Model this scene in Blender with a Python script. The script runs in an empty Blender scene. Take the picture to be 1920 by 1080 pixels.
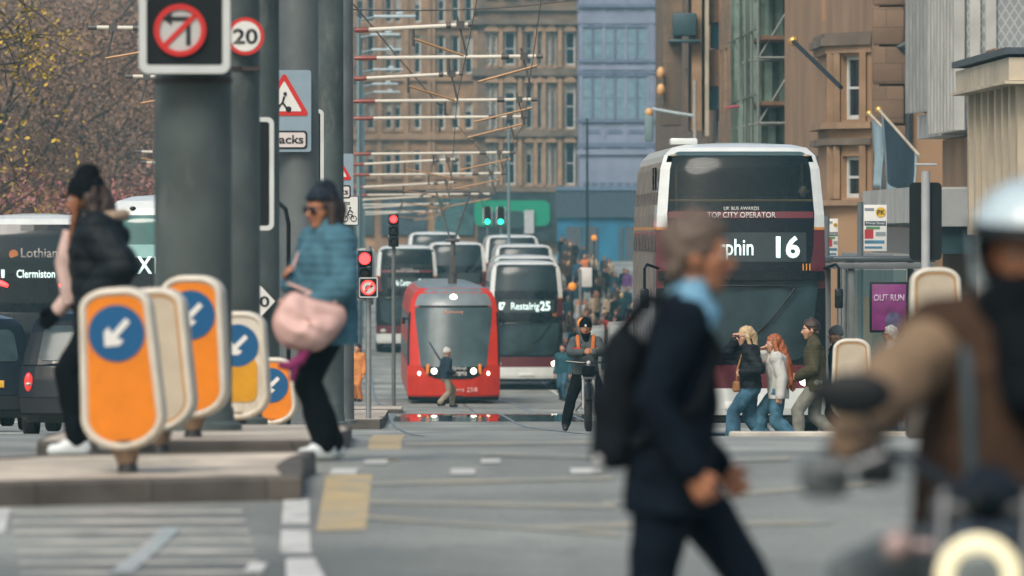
EXPOSURE = 0.46
HAZE = 0.00034
HAZE_COL = (.34, .74, .84)
import bpy, bmesh, math, random
from mathutils import Vector, Matrix, noise
R = math.radians
random.seed(11)
SC = bpy.context.scene
COL = SC.collection
V = Vector

# ------------------------------------------------------------------ camera model / ground
F = 16000.0      # focal length in pixels of the 1920 wide photograph
ZC = 1.6         # eye height
YH = 440.0       # row of the horizontal
DIR = -0.019     # the street leans this much to the left per metre

GP = [(-200, 0), (0, 0), (28, 0), (40, .05), (46.4, .13), (52.8, .20), (60, .117), (66.7, 0.0), (80, -.305), (97, -.69),
      (114, -1.07), (133, -1.46), (145, -1.70), (158, -1.945), (165, -2.035), (184, -2.26), (206, -2.78), (242, -3.2), (296, -3.80),  # flattened ahead of the tram so the gloss patch reflects it
      (325, -3.62), (360, -3.28), (400, -2.75), (457, -1.8), (533, -.7), (640, .3), (800, 1.5), (1500, 4), (4000, 4)]

def _pchip(x):
    n = len(GP)
    for i in range(n - 1):
        if x <= GP[i + 1][0]:
            break
    x0, y0 = GP[i]; x1, y1 = GP[i + 1]
    h = x1 - x0
    def slope(j):
        if j <= 0 or j >= n - 1: return 0.0
        a = (GP[j][1] - GP[j-1][1]) / (GP[j][0] - GP[j-1][0])
        b = (GP[j+1][1] - GP[j][1]) / (GP[j+1][0] - GP[j][0])
        return 0.0 if a * b <= 0 else 2 * a * b / (a + b)
    t = max(0, min(1, (x - x0) / h)); m0 = slope(i) * h; m1 = slope(i + 1) * h
    return ((2*t**3 - 3*t*t + 1) * y0 + (t**3 - 2*t*t + t) * m0 + (-2*t**3 + 3*t*t) * y1 + (t**3 - t*t) * m1)

def sstep(a, b, x):
    t = max(0., min(1., (x - a) / (b - a))); return t * t * (3 - 2 * t)

def gz(X, Y):
    z = _pchip(Y)
    z -= 0.22 * sstep(1.9, 2.9, X) * sstep(99, 108, Y) * (1 - sstep(113, 152, Y))
    return z

def P(px, py, s):
    return V(((px - 960) / s, F / s, ZC - (py - YH) / s))

def PG(px, s, dz=0.0):
    X = (px - 960) / s; Y = F / s
    return V((X, Y, gz(X, Y) + dz))

def G(px, py, dz=0.0):
    """the point of the ground seen at a pixel"""
    Y = 38.0
    while Y < 700:
        s = F / Y; X = (px - 960) / s
        yy = YH + (ZC - gz(X, Y) - dz) * s
        if yy <= py: break
        Y += .05
    return V((X, Y, gz(X, Y) + dz))

def street(v, Y, z=None):
    X = v + DIR * Y
    return V((X, Y, gz(X, Y) if z is None else z))
SROT = -DIR

# ------------------------------------------------------------------ materials
MATS = {}
def mat(name, col, rough=.6, metal=0., var=.15, scale=4., bump=0., spec=.5, emit=None, estr=1., coat=0., bscale=None, detail=4.):
    if name in MATS: return MATS[name]
    m = bpy.data.materials.new(name); MATS[name] = m
    m.use_nodes = True
    nt = m.node_tree; N = nt.nodes; L = nt.links
    b = N['Principled BSDF']
    b.inputs['Roughness'].default_value = rough
    b.inputs['Metallic'].default_value = metal
    b.inputs['Specular IOR Level'].default_value = spec
    b.inputs['Coat Weight'].default_value = coat
    if coat: b.inputs['Coat Roughness'].default_value = .06
    tc = N.new('ShaderNodeTexCoord')
    nz = N.new('ShaderNodeTexNoise'); nz.inputs['Scale'].default_value = scale; nz.inputs['Detail'].default_value = detail
    L.new(tc.outputs['Object'], nz.inputs['Vector'])
    if var > 0:
        rp = N.new('ShaderNodeMapRange')
        rp.inputs['From Min'].default_value = .3; rp.inputs['From Max'].default_value = .7
        rp.inputs['To Min'].default_value = 1 - var; rp.inputs['To Max'].default_value = 1 + var
        L.new(nz.outputs['Fac'], rp.inputs['Value'])
        mx = N.new('ShaderNodeVectorMath'); mx.operation = 'SCALE'
        mx.inputs[0].default_value = col[:3]
        L.new(rp.outputs['Result'], mx.inputs['Scale'])
        L.new(mx.outputs['Vector'], b.inputs['Base Color'])
        m['mx'] = mx.name
    else:
        b.inputs['Base Color'].default_value = (*col[:3], 1)
    if bump:
        n2 = N.new('ShaderNodeTexNoise'); n2.inputs['Scale'].default_value = bscale or scale * 6; n2.inputs['Detail'].default_value = 5
        L.new(tc.outputs['Object'], n2.inputs['Vector'])
        bp = N.new('ShaderNodeBump'); bp.inputs['Strength'].default_value = bump; bp.inputs['Distance'].default_value = .03
        L.new(n2.outputs['Fac'], bp.inputs['Height']); L.new(bp.outputs['Normal'], b.inputs['Normal'])
    if emit:
        b.inputs['Emission Color'].default_value = (*emit, 1); b.inputs['Emission Strength'].default_value = estr
    m.diffuse_color = (*col[:3], 1)
    return m

def dirty(m, col, thr=.60, scale=3., soft=.10, stretch=(1, 1, 1), amt=.8):
    """stains with a shape of their own, over whatever colours the surface"""
    nt = m.node_tree; N = nt.nodes; L = nt.links; b = N['Principled BSDF']
    tc = N.new('ShaderNodeTexCoord'); mp = N.new('ShaderNodeMapping'); mp.inputs['Scale'].default_value = stretch
    n1 = N.new('ShaderNodeTexNoise'); n1.inputs['Scale'].default_value = scale; n1.inputs['Detail'].default_value = 9; n1.inputs['Roughness'].default_value = .68
    L.new(tc.outputs['Object'], mp.inputs['Vector']); L.new(mp.outputs['Vector'], n1.inputs['Vector'])
    r = N.new('ShaderNodeMapRange'); r.inputs['From Min'].default_value = thr - soft; r.inputs['From Max'].default_value = thr + soft; r.inputs['To Max'].default_value = amt
    L.new(n1.outputs['Fac'], r.inputs['Value'])
    mix = N.new('ShaderNodeMix'); mix.data_type = 'RGBA'; L.new(r.outputs['Result'], mix.inputs[0])
    if b.inputs['Base Color'].is_linked: L.new(b.inputs['Base Color'].links[0].from_socket, mix.inputs[6])
    else: mix.inputs[6].default_value = b.inputs['Base Color'].default_value
    mix.inputs[7].default_value = (*col, 1); L.new(mix.outputs[2], b.inputs['Base Color'])
    return m

# ------------------------------------------------------------------ mesh builder
class MB:
    def __init__(s): s.v = []; s.f = []; s.fm = []
    def add(s, vs, fs, m=0):
        o = len(s.v); s.v += [tuple(p) for p in vs]
        for f in fs: s.f.append([i + o for i in f]); s.fm.append(m)
        return s
    def quad(s, a, b, c, d, m=0): return s.add([a, b, c, d], [(0, 1, 2, 3)], m)
    def box(s, c, size, m=0, rot=None):
        x, y, z = [k / 2 for k in size]
        vs = [V((i*x, j*y, k*z)) for i in (-1, 1) for j in (-1, 1) for k in (-1, 1)]
        if rot is not None: vs = [rot @ p for p in vs]
        c = V(c); vs = [p + c for p in vs]
        return s.add(vs, [(0,1,3,2),(4,6,7,5),(0,4,5,1),(2,3,7,6),(0,2,6,4),(1,5,7,3)], m)
    def span(s, a, b, m=0):
        return s.box([(i+j)/2 for i, j in zip(a, b)], [abs(j-i) for i, j in zip(a, b)], m)
    def rbox(s, c, size, r=.02, m=0, seg=2, rot=None):
        bm = bmesh.new(); bmesh.ops.create_cube(bm, size=1)
        for v in bm.verts: v.co = V((v.co.x*size[0], v.co.y*size[1], v.co.z*size[2]))
        bmesh.ops.bevel(bm, geom=bm.edges[:], offset=min(r, min(size)*.49), segments=seg, affect='EDGES', profile=.5)
        vs = [v.co.copy() for v in bm.verts]
        for i, v in enumerate(bm.verts): v.index = i
        fs = [[v.index for v in f.verts] for f in bm.faces]; bm.free()
        if rot is not None: vs = [rot @ p for p in vs]
        c = V(c)
        return s.add([p + c for p in vs], fs, m)
    def tube(s, pts, r, m=0, n=8, cap=True):
        pts = [V(p) for p in pts]; k = len(pts)
        rs = r if isinstance(r, (list, tuple)) else [r]*k
        vs = []; up = None
        for i, p in enumerate(pts):
            d = (pts[min(i+1, k-1)] - pts[max(i-1, 0)])
            d = d.normalized() if d.length > 1e-9 else V((0, 0, 1))
            if up is None:
                up = V((0, 0, 1)) if abs(d.z) < .9 else V((1, 0, 0))
            a = d.cross(up); a.normalize(); b = a.cross(d); up = b
            for j in range(n):
                t = 2*math.pi*j/n
                vs.append(p + (a*math.cos(t) + b*math.sin(t))*rs[i])
        fs = [(i*n+j, i*n+(j+1) % n, (i+1)*n+(j+1) % n, (i+1)*n+j) for i in range(k-1) for j in range(n)]
        if cap: fs += [list(range(n))[::-1], list(range((k-1)*n, k*n))]
        return s.add(vs, fs, m)
    def cyl(s, a, b, r, m=0, n=20, r2=None): return s.tube([a, b], [r, r if r2 is None else r2], m, n)
    def ball(s, c, r, m=0, n=16, rot=None):
        c = V(c); rr = r if isinstance(r, (list, tuple)) else (r, r, r); h = max(6, n//2)
        vs = [V((0, 0, rr[2]))]
        for i in range(1, h):
            t = math.pi*i/h
            for j in range(n):
                u = 2*math.pi*j/n
                vs.append(V((rr[0]*math.sin(t)*math.cos(u), rr[1]*math.sin(t)*math.sin(u), rr[2]*math.cos(t))))
        vs.append(V((0, 0, -rr[2])))
        if rot is not None: vs = [rot @ p for p in vs]
        fs = [(0, 1+j, 1+(j+1) % n) for j in range(n)]
        for i in range(h-2):
            for j in range(n):
                a = 1+i*n+j; b = 1+i*n+(j+1) % n
                fs.append((a, a+n, b+n, b))
        l = len(vs)-1; o = 1+(h-2)*n
        fs += [(l, o+(j+1) % n, o+j) for j in range(n)]
        return s.add([p + c for p in vs], fs, m)
    def prism(s, pts, y0, y1, m=0, m_side=None):
        """outline (x,z) extruded along y"""
        n = len(pts)
        vs = [V((p[0], y0, p[1])) for p in pts] + [V((p[0], y1, p[1])) for p in pts]
        s.add(vs, [list(range(n)), list(range(n, 2*n))[::-1]], m)
        return s.add(vs, [(i, n+i, n+(i+1) % n, (i+1) % n) for i in range(n)], m if m_side is None else m_side)
    def slab(s, pts, z0, z1, m=0, m_side=None):
        n = len(pts)
        vs = [V((p[0], p[1], z0)) for p in pts] + [V((p[0], p[1], z1)) for p in pts]
        s.add(vs, [list(range(n))[::-1], list(range(n, 2*n))], m)
        return s.add(vs, [(i, (i+1) % n, n+(i+1) % n, n+i) for i in range(n)], m if m_side is None else m_side)
    def grid(s, rows, m=0, loop=False):
        k = len(rows[0]); vs = [p for r in rows for p in r]; fs = []
        for i in range(len(rows)-1):
            for j in range(k if loop else k-1):
                fs.append((i*k+j, i*k+(j+1) % k, (i+1)*k+(j+1) % k, (i+1)*k+j))
        return s.add(vs, fs, m)
    def lathe(s, prof, c=(0, 0, 0), m=0, n=20):
        c = V(c)
        rows = [[c + V((r*math.cos(2*math.pi*j/n), r*math.sin(2*math.pi*j/n), z)) for j in range(n)] for r, z in prof]
        return s.grid(rows, m, True)
    def xform(s, M):
        s.v = [tuple(M @ V(p)) for p in s.v]; return s
    def mesh(s, name, mats, smooth=True, ang=35, fix=True):
        me = bpy.data.meshes.new(name)
        me.from_pydata(s.v, [], s.f)
        for m in (mats if isinstance(mats, (list, tuple)) else [mats]): me.materials.append(m)
        me.polygons.foreach_set('material_index', s.fm)
        if fix:
            bm = bmesh.new(); bm.from_mesh(me)
            bmesh.ops.recalc_face_normals(bm, faces=bm.faces[:]); bm.to_mesh(me); bm.free()
        if smooth:
            me.polygons.foreach_set('use_smooth', [True]*len(me.polygons))
            me.set_sharp_from_angle(angle=R(ang))
        me.update()
        return me
    def build(s, name, mats, parent=None, loc=None, rotz=None, smooth=True, ang=35, fix=True):
        return link(name, s.mesh(name, mats, smooth, ang, fix), parent, loc, rotz)

def link(name, me, parent=None, loc=None, rotz=None):
    o = bpy.data.objects.new(name, me); COL.objects.link(o)
    if parent is not None: o.parent = parent
    if loc is not None: o.location = loc
    if rotz is not None: o.rotation_euler = (0, 0, rotz)
    return o

def tag(o, label, cat, group=None):
    o['label'] = label; o['category'] = cat
    if group: o['group'] = group
    return o
def thing(name, label, cat, loc=(0, 0, 0), rotz=0, group=None):
    o = bpy.data.objects.new(name, None); COL.objects.link(o)
    o.location = loc; o.rotation_euler = (0, 0, rotz); o.empty_display_size = .2
    return tag(o, label, cat, group)
def struct(o): o['kind'] = 'structure'; return o

KIDS = {}
def kids(o): return [c for c in COL.objects if c.parent == o]
def dup(root, loc=None, rotz=None, label=None, group=None):
    def cp(o, par):
        c = o.copy(); COL.objects.link(c)
        if par is not None: c.parent = par
        for ch in kids(o): cp(ch, c)
        return c
    r = cp(root, None)
    if loc is not None: r.location = loc
    if rotz is not None: r.rotation_euler = (0, 0, rotz)
    if label: r['label'] = label
    if group: r['group'] = group
    return r

def text_mesh(body, cap, bold=0.0, width=None, extrude=.004, align='CENTER'):
    """lettering in the xz plane, readable from -y, baseline at z=0"""
    cu = bpy.data.curves.new('lettering', 'FONT'); cu.body = body; cu.size = 1.0; cu.offset = bold; cu.extrude = 0.0
    cu.align_x = align; cu.resolution_u = 3
    ob = bpy.data.objects.new('lettering_tmp', cu); COL.objects.link(ob)
    dg = bpy.context.evaluated_depsgraph_get()
    me = bpy.data.meshes.new_from_object(ob.evaluated_get(dg))
    bpy.data.objects.remove(ob); bpy.data.curves.remove(cu)
    k = cap / .69
    xs = [v.co.x for v in me.vertices] or [0]
    kx = k if width is None else width / max(1e-6, max(xs) - min(xs))
    for v in me.vertices: v.co = V((v.co.x*kx, 0, v.co.y*k))
    bm = bmesh.new(); bm.from_mesh(me)
    g = bmesh.ops.extrude_face_region(bm, geom=bm.faces[:])
    for e in g['geom']:
        if isinstance(e, bmesh.types.BMVert): e.co.y -= extrude
    bm.to_mesh(me); bm.free(); me.materials.clear()
    return me
def text(body, cap, m, parent, loc, bold=0.0, width=None, name='lettering', align='CENTER', rotz=None, extrude=.004):
    me = text_mesh(body, cap, bold, width, extrude, align); me.name = name; me.materials.append(m)
    return link(name, me, parent, loc, rotz)

def disc_pts(cx, cz, r, n=40, a0=0, a1=360):
    return [(cx + r*math.cos(R(a0 + (a1-a0)*i/n)), cz + r*math.sin(R(a0 + (a1-a0)*i/n))) for i in range(n)]
def rrect(w, h, r, n=6, cx=0, cz=0):
    o = []
    for sx, sz, a in ((1, 1, 0), (-1, 1, 90), (-1, -1, 180), (1, -1, 270)):
        for i in range(n+1):
            t = R(a + 90*i/n)
            o.append((cx + sx*(w/2-r) + r*math.cos(t), cz + sz*(h/2-r) + r*math.sin(t)))
    return o
def ring(mb, outer, inner, y0, y1, m=0):
    """flat frame between two outlines with the same number of points"""
    n = len(outer)
    vs = [V((p[0], y, p[1])) for y in (y0, y1) for pts in (outer, inner) for p in pts]
    fs = []
    for i in range(n):
        j = (i+1) % n
        fs += [(i, j, n+j, n+i), (2*n+i, 3*n+i, 3*n+j, 2*n+j), (i, 2*n+i, 2*n+j, j), (n+i, n+j, 3*n+j, 3*n+i)]
    mb.add(vs, fs, m); return mb

# ------------------------------------------------------------------ soft bodies from capsules
def blob(caps, voxel=.01, it=3, noise_amp=0, noise_scale=8, ridges=None, hem=None, top=None, stretch=(1, 1, 1)):
    mb = MB()
    for c in caps:
        if c[0] == 'e': mb.ball(c[1], c[2], 0, 18, c[3] if len(c) > 3 else None)
        elif c[0] == 'b': mb.rbox(c[1], c[2], c[3], 0, 3, c[4] if len(c) > 4 else None)
        else:
            a, b, r0, r1 = c; a = V(a); b = V(b)
            mb.ball(a, r0, 0, 14)
            if (b-a).length > 1e-4:
                mb.ball(b, r1, 0, 14); mb.tube([a, b], [r0, r1], 0, 14)
    me = bpy.data.meshes.new('blob_tmp'); me.from_pydata(mb.v, [], mb.f)
    bm = bmesh.new(); bm.from_mesh(me); bmesh.ops.recalc_face_normals(bm, faces=bm.faces[:]); bm.to_mesh(me); bm.free()
    ob = bpy.data.objects.new('blob_tmp', me); COL.objects.link(ob)
    md = ob.modifiers.new('r', 'REMESH'); md.mode = 'VOXEL'; md.voxel_size = voxel; md.use_smooth_shade = True
    dg = bpy.context.evaluated_depsgraph_get()
    out = bpy.data.meshes.new_from_object(ob.evaluated_get(dg))
    bpy.data.objects.remove(ob); bpy.data.meshes.remove(me)
    bm = bmesh.new(); bm.from_mesh(out)
    for _ in range(it): bmesh.ops.smooth_vert(bm, verts=bm.verts[:], factor=.5, use_axis_x=True, use_axis_y=True, use_axis_z=True)
    bm.normal_update()
    if noise_amp or ridges:
        off = V((random.random()*50, random.random()*50, random.random()*50))
        for v in bm.verts:
            q = V((v.co.x*stretch[0], v.co.y*stretch[1], v.co.z*stretch[2]))*noise_scale + off
            d = noise_amp*noise.noise(q)
            d += noise_amp*.5*noise.noise(q*2.3)
            if ridges: d += ridges[0]*(abs(math.sin(v.co.z*math.pi/ridges[1] + .35*noise.noise(v.co*5))) ** .6 - .6)
            v.co += v.normal*d
    for h, sgn in ((hem, 1), (top, -1)):
        if h is not None:
            bmesh.ops.bisect_plane(bm, geom=bm.verts[:]+bm.edges[:]+bm.faces[:], plane_co=V((0, 0, h)), plane_no=V((0, 0, -sgn)), clear_outer=True)
    bm.to_mesh(out); bm.free()
    out.polygons.foreach_set('use_smooth', [True]*len(out.polygons)); out.update()
    out.materials.clear()
    return out

def stone(name, col, var=.22, scale=.35, blocks=None, bump=.15):
    m = mat(name, col, .85, var=var, scale=scale, bump=bump, bscale=9, detail=8)
    if blocks:
        nt = m.node_tree; N = nt.nodes; L = nt.links; b = N['Principled BSDF']; mx = N[m['mx']]
        tc = [n for n in N if n.bl_idname == 'ShaderNodeTexCoord'][0]
        sx = N.new('ShaderNodeSeparateXYZ'); L.new(tc.outputs['Object'], sx.inputs[0])
        ad = N.new('ShaderNodeMath'); L.new(sx.outputs['X'], ad.inputs[0]); L.new(sx.outputs['Y'], ad.inputs[1])
        cb = N.new('ShaderNodeCombineXYZ'); L.new(ad.outputs[0], cb.inputs['X']); L.new(sx.outputs['Z'], cb.inputs['Y'])
        br = N.new('ShaderNodeTexBrick'); br.inputs['Scale'].default_value = 1; br.inputs['Brick Width'].default_value = blocks[0]; br.inputs['Row Height'].default_value = blocks[1]
        br.inputs['Mortar Size'].default_value = .012; br.inputs['Color1'].default_value = (1.1, 1.08, 1.05, 1); br.inputs['Color2'].default_value = (.86, .87, .88, 1); br.inputs['Mortar'].default_value = (.6, .6, .6, 1)
        L.new(cb.outputs[0], br.inputs['Vector'])
        mu = N.new('ShaderNodeMix'); mu.data_type = 'RGBA'; mu.blend_type = 'MULTIPLY'; mu.inputs[0].default_value = 1
        L.new(mx.outputs['Vector'], mu.inputs[6]); L.new(br.outputs['Color'], mu.inputs[7]); L.new(mu.outputs[2], b.inputs['Base Color'])
    return m
# ------------------------------------------------------------------ people
SKIN = mat('skin', (.50, .27, .17), .5, var=.12, scale=18)
SKIN_W = mat('warm skin', (.38, .16, .08), .5, var=.12, scale=18)
LIP = mat('lips', (.36, .10, .085), .45, var=0)
EYE = mat('eye dark', (.02, .018, .015), .2, var=0)
EYEW = mat('eye white', (.62, .6, .56), .3, var=0)
DARK = mat('black rubber', (.012, .013, .014), .55, var=.2)

def ik(a, b, l1, l2, pole):
    a = V(a); b = V(b); d = b - a; L = d.length
    if L > (l1 + l2)*.999:
        b = a + d*((l1+l2)*.999/L); d = b - a; L = d.length
    x = (l1*l1 - l2*l2 + L*L)/(2*L); h = math.sqrt(max(0, l1*l1 - x*x))
    u = d.normalized(); p = V(pole) - u*V(pole).dot(u); p.normalize()
    return a + u*x + p*h, b

class Fig:
    def __init__(s, H=1.75, lf=None, rf=None, lh=None, rh=None, pel=None, lean=0, yaw=0, pitch=0, tilt=0, fat=1.0, lpole=None, rpole=None,
                 lknee=(0, 1, 0), rknee=(0, 1, 0), shw=1.0, twist=0, curl=.5, lcurl=None, rcurl=None):
        k = s.k = H/1.75; s.fat = fat
        s.P = V(pel) if pel is not None else V((0, 0, .515*H))
        tw = Matrix.Rotation(R(twist), 3, 'Z')
        ln = Matrix.Rotation(R(-lean), 3, 'X')
        up = ln @ V((0, 0, 1)); s.up = up
        s.C = s.P + up*.30*k                       # chest
        s.N = s.P + up*.52*k                       # base of neck
        w = .172*k*shw
        s.ls = s.P + up*.475*k + tw @ V((-w, 0, 0)); s.rs = s.P + up*.475*k + tw @ V((w, 0, 0))
        s.lhip = s.P + V((-.088*k, 0, -.01)); s.rhip = s.P + V((.088*k, 0, -.01))
        s.la = V(lf) if lf is not None else V((-.10*k, 0, .09*k)); s.ra = V(rf) if rf is not None else V((.10*k, 0, .09*k))
        s.lk, s.la = ik(s.lhip, s.la, .43*k, .425*k, lknee); s.rk, s.ra = ik(s.rhip, s.ra, .43*k, .425*k, rknee)
        lh = V(lh) if lh is not None else s.ls + V((-.06, .06, -.54*k)); rh = V(rh) if rh is not None else s.rs + V((.06, .06, -.54*k))
        s.le, s.lw = ik(s.ls, lh, .30*k, .26*k, lpole or (-.3, -1, -.2)); s.re, s.rw = ik(s.rs, rh, .30*k, .26*k, rpole or (.3, -1, -.2))
        s.HM = (Matrix.Rotation(R(yaw), 3, 'Z') @ Matrix.Rotation(R(pitch), 3, 'X') @ Matrix.Rotation(R(tilt), 3, 'Y'))
        s.Hc = s.N + up*.05*k + (s.HM @ V((0, .03*k, .115*k)))
        s.hs = 1.08
        s.lcurl = curl if lcurl is None else lcurl; s.rcurl = curl if rcurl is None else rcurl
        s.ltoe = s.rtoe = (0, 1, 0)
        s.ldir = s.rdir = s.lpalm = s.rpalm = None
    def h(s, x, y, z): return s.Hc + s.HM @ (V((x, y, z + .012))*s.k*s.hs)
    def head(s):
        k = s.k*s.hs; h = s.h
        c = [('e', h(0, -.012, .022), (.074*k, .096*k, .094*k), s.HM), (h(0, .03, -.02), h(0, .045, -.082), .06*k, .034*k),
             (h(-.03, .04, -.02), h(-.018, .05, -.085), .04*k, .024*k), (h(.03, .04, -.02), h(.018, .05, -.085), .04*k, .024*k),
             (h(0, .083, .012), h(0, .108, -.026), .008*k, .0145*k), (h(-.012, .092, -.03), h(.012, .092, -.03), .009*k, .009*k),
             (h(-.034, .074, .026), h(.034, .074, .026), .014*k, .014*k),
             (h(0, .07, -.06), h(0, .078, -.058), .022*k, .018*k), ('e', h(0, .066, -.095), (.022*k, .02*k, .018*k), s.HM),
             ('e', h(-.076, -.01, -.012), (.011*k, .022*k, .034*k), s.HM), ('e', h(.076, -.01, -.012), (.011*k, .022*k, .034*k), s.HM),
             (s.N - s.up*.02*k, h(0, -.015, -.05), .058*k, .05*k)]
        return c
    def hand(s, w, el, side, curl, d=None, n=None):
        k = s.k
        d = V(d).normalized() if d is not None else (w - el).normalized()
        n = V(n) if n is not None else V((-side, .0, 0)); n = (n - d*n.dot(d)).normalized()
        t = d.cross(n)*side                     # towards the thumb
        c = [(w, w + d*.035*k, .026*k, .028*k)]
        for o in (-.028, -.01, .01, .028):
            c.append((w + d*.02*k + t*o*.7*k, w + d*.09*k + t*o*k, .016*k, .0125*k))
        for o, L in ((.031, .072), (.0105, .082), (-.0105, .077), (-.031, .06)):
            p = w + d*.088*k + t*o*k
            a = curl*1.0; q = p
            for i, seg in enumerate((.45, .32, .25)):
                e = q + (d*math.cos(a) + n*math.sin(a))*L*seg*k
                c.append((q, e, (.0092 - .0008*i)*k, (.0088 - .0009*i)*k)); q = e; a += curl*.95
        p = w + d*.025*k + t*.026*k; q = p + (d*.75 + t*.62 + n*.25).normalized()*.045*k
        c += [(p, q, .014*k, .011*k), (q, q + (d*.9 + t*.15 + n*(.25+.4*curl)).normalized()*.036*k, .0105*k, .008*k)]
        return c
    def arm(s, side, e=0., frac=1.0, e2=None):
        k = s.k; a, b, c = (s.ls, s.le, s.lw) if side < 0 else (s.rs, s.re, s.rw)
        e2 = e if e2 is None else e2
        c = b + (c-b)*frac
        return [(a, b, .052*k+e, .041*k+e), (b, c, .042*k+e, .029*k+e2)]
    def leg(s, side, e=0., frac=1.0, e2=None, e1=None):
        k = s.k; a, b, c = (s.lhip, s.lk, s.la) if side < 0 else (s.rhip, s.rk, s.ra)
        e2 = e if e2 is None else e2; e1 = e if e1 is None else e1
        c = b + (c-b)*frac; m = b + (c-b)*.3 + V((0, -.012*k, 0))
        return [(a, b, .082*k+e, .056*k+e1), (b, m, .055*k+e1, .055*k+(e1+e2)/2), (m, c, .053*k+(e1+e2)/2, .04*k+e2)]
    def torso(s, e=0., low=0.0):
        k = s.k; f = s.fat; u = s.up; P0, C, N = s.P, s.C, s.N
        sw = (s.rs - s.ls).normalized()
        c = []
        for x in (-1, 1):
            c += [(P0 + sw*x*.075*k + u*low, P0 + sw*x*.062*k*f + u*.16*k, .105*k*f+e, .098*k*f+e),
                  (P0 + sw*x*.062*k*f + u*.16*k, C + sw*x*.075*k + u*.08*k, .098*k*f+e, .102*k+e),
                  (C + sw*x*.075*k + u*.08*k, C + sw*x*.10*k + u*.15*k, .10*k+e, .07*k+e),
                  (N - u*.015*k, (s.ls if x < 0 else s.rs) + u*.0, .065*k+e*.7, .058*k+e)]
        c += [(P0 + u*.0, C + u*.1*k, .10*k*f+e, .10*k+e)]
        return c
    def foot(s, side, e=0.):
        k = s.k; a = s.la if side < 0 else s.ra; t = V(s.ltoe if side < 0 else s.rtoe).normalized()
        hl = a + V((0, 0, -.045*k)) - t*.035*k
        return [(a, hl, .042*k+e, .035*k+e), (hl, a + t*.15*k + V((0, 0, -.055*k)), .034*k+e, .026*k+e), (a, a + t*.1*k + V((0, 0, -.05*k)), .04*k+e, .03*k+e)]
    def body_caps(s, hands=True):
        c = s.head() + s.torso() + s.arm(-1) + s.arm(1) + s.leg(-1) + s.leg(1) + s.foot(-1) + s.foot(1)
        if hands:
            c += s.hand(s.lw, s.le, -1, s.lcurl, s.ldir, s.lpalm) + s.hand(s.rw, s.re, 1, s.rcurl, s.rdir, s.rpalm)
        else:
            c += [(s.lw, s.lw + (s.lw-s.le).normalized()*.12, .035, .028), (s.rw, s.rw + (s.rw-s.re).normalized()*.12, .035, .028)]
        return c

def add(root, name, me, m, label=None):
    me.name = name; me.materials.clear()
    for x in (m if isinstance(m, (list, tuple)) else [m]): me.materials.append(x)
    o = link(name, me, root)
    if label: o['label'] = label
    return o

def person(f, label, loc, rotz, skin=SKIN, voxel=.009, group=None, face=True, hands=True):
    root = thing('person', label, 'person', loc, rotz, group)
    add(root, 'body', blob(f.body_caps(hands), voxel, 2), skin)
    if face:
        for sx in (-1, 1):
            mb = MB(); mb.ball(f.h(sx*.031, .079, .004), [.014*f.k, .011*f.k, .0085*f.k], 0, 10, f.HM); mb.ball(f.h(sx*.031, .088, .004), .0055*f.k, 1, 8)
            mb.build('eye', [EYEW, EYE], root)
        mb = MB(); mb.tube([f.h(-.024, .078, -.056), f.h(-.01, .092, -.053), f.h(.01, .092, -.053), f.h(.024, .078, -.056)], [.003, .0075, .0075, .003], 0, 6); mb.build('lips', LIP, root)
    return root
def brows(f, root, m):
    for sx in (-1, 1):
        mb = MB(); mb.tube([f.h(sx*.014, .088, .024), f.h(sx*.034, .088, .029), f.h(sx*.052, .074, .024)], [.004, .005, .003], 0, 6); mb.build('eyebrow', m, root)

def jacket(f, root, m, e=.022, hem=None, voxel=.012, low=-.06, name='jacket', amp=.010, sc=9, ridges=None, frac=.93, arms=(-1, 1), collar=.03, extra=(), stretch=(1.3, 1.3, .6), cuff=None, it=2, armsplit=None):
    c = f.torso(e, low)
    for a in arms: c += f.arm(a, e*.9, frac, cuff)
    if collar: c += [(f.N - f.up*.02*f.k, f.N + f.up*collar*f.k + V((0, .008, 0)), .075*f.k+e*.5, .062*f.k+e*.5)]
    c += list(extra)
    h = None if hem is None else hem
    return add(root, name, blob(c, voxel, it, amp, sc, ridges, h, None, stretch), m)
def trousers(f, root, m, e=.018, flare=None, voxel=.012, name='trousers', amp=.010, sc=8, frac=.97, e1=None, it=2):
    c = [(f.lhip, f.rhip, .10*f.k*f.fat+e, .10*f.k*f.fat+e), (f.P, f.P + f.up*.08, .105*f.k*f.fat+e, .10*f.k*f.fat+e)]
    for x in (-1, 1): c += f.leg(x, e, frac, flare, e1)
    return add(root, name, blob(c, voxel, it, amp, sc, None, None, None, (1, 1, .9)), m)
def shoes(f, root, m, e=.012, sole=None, voxel=.01):
    for x in (-1, 1):
        add(root, 'shoe', blob(f.foot(x, e), voxel, 2), m)
def short_hair(f, root, m, e=.012, voxel=.009, amp=.008, fringe=.05, back=-.05, extra=()):
    k = f.k*f.hs
    c = [('e', f.h(0, -.022, .034), ((.076+e)*k, (.092+e)*k, (.088+e)*k), f.HM), (f.h(-.045, -.07, back), f.h(.045, -.07, back), .03*k, .03*k),
         (f.h(0, fringe, .088), f.h(0, -.02, .115), .03*k, .035*k)] + list(extra)
    me = blob(c, voxel, 2, amp, 30, None, None, None, (1, .5, 1))
    # keep the face free: cut with a slanted plane in head space
    bm = bmesh.new(); bm.from_mesh(me)
    no = f.HM @ V((0, .8, -.62)); bmesh.ops.bisect_plane(bm, geom=bm.verts[:]+bm.edges[:]+bm.faces[:], plane_co=f.h(0, fringe, .03), plane_no=no, clear_outer=True)
    bm.to_mesh(me); bm.free()
    return add(root, 'hair', me, m)
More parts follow.
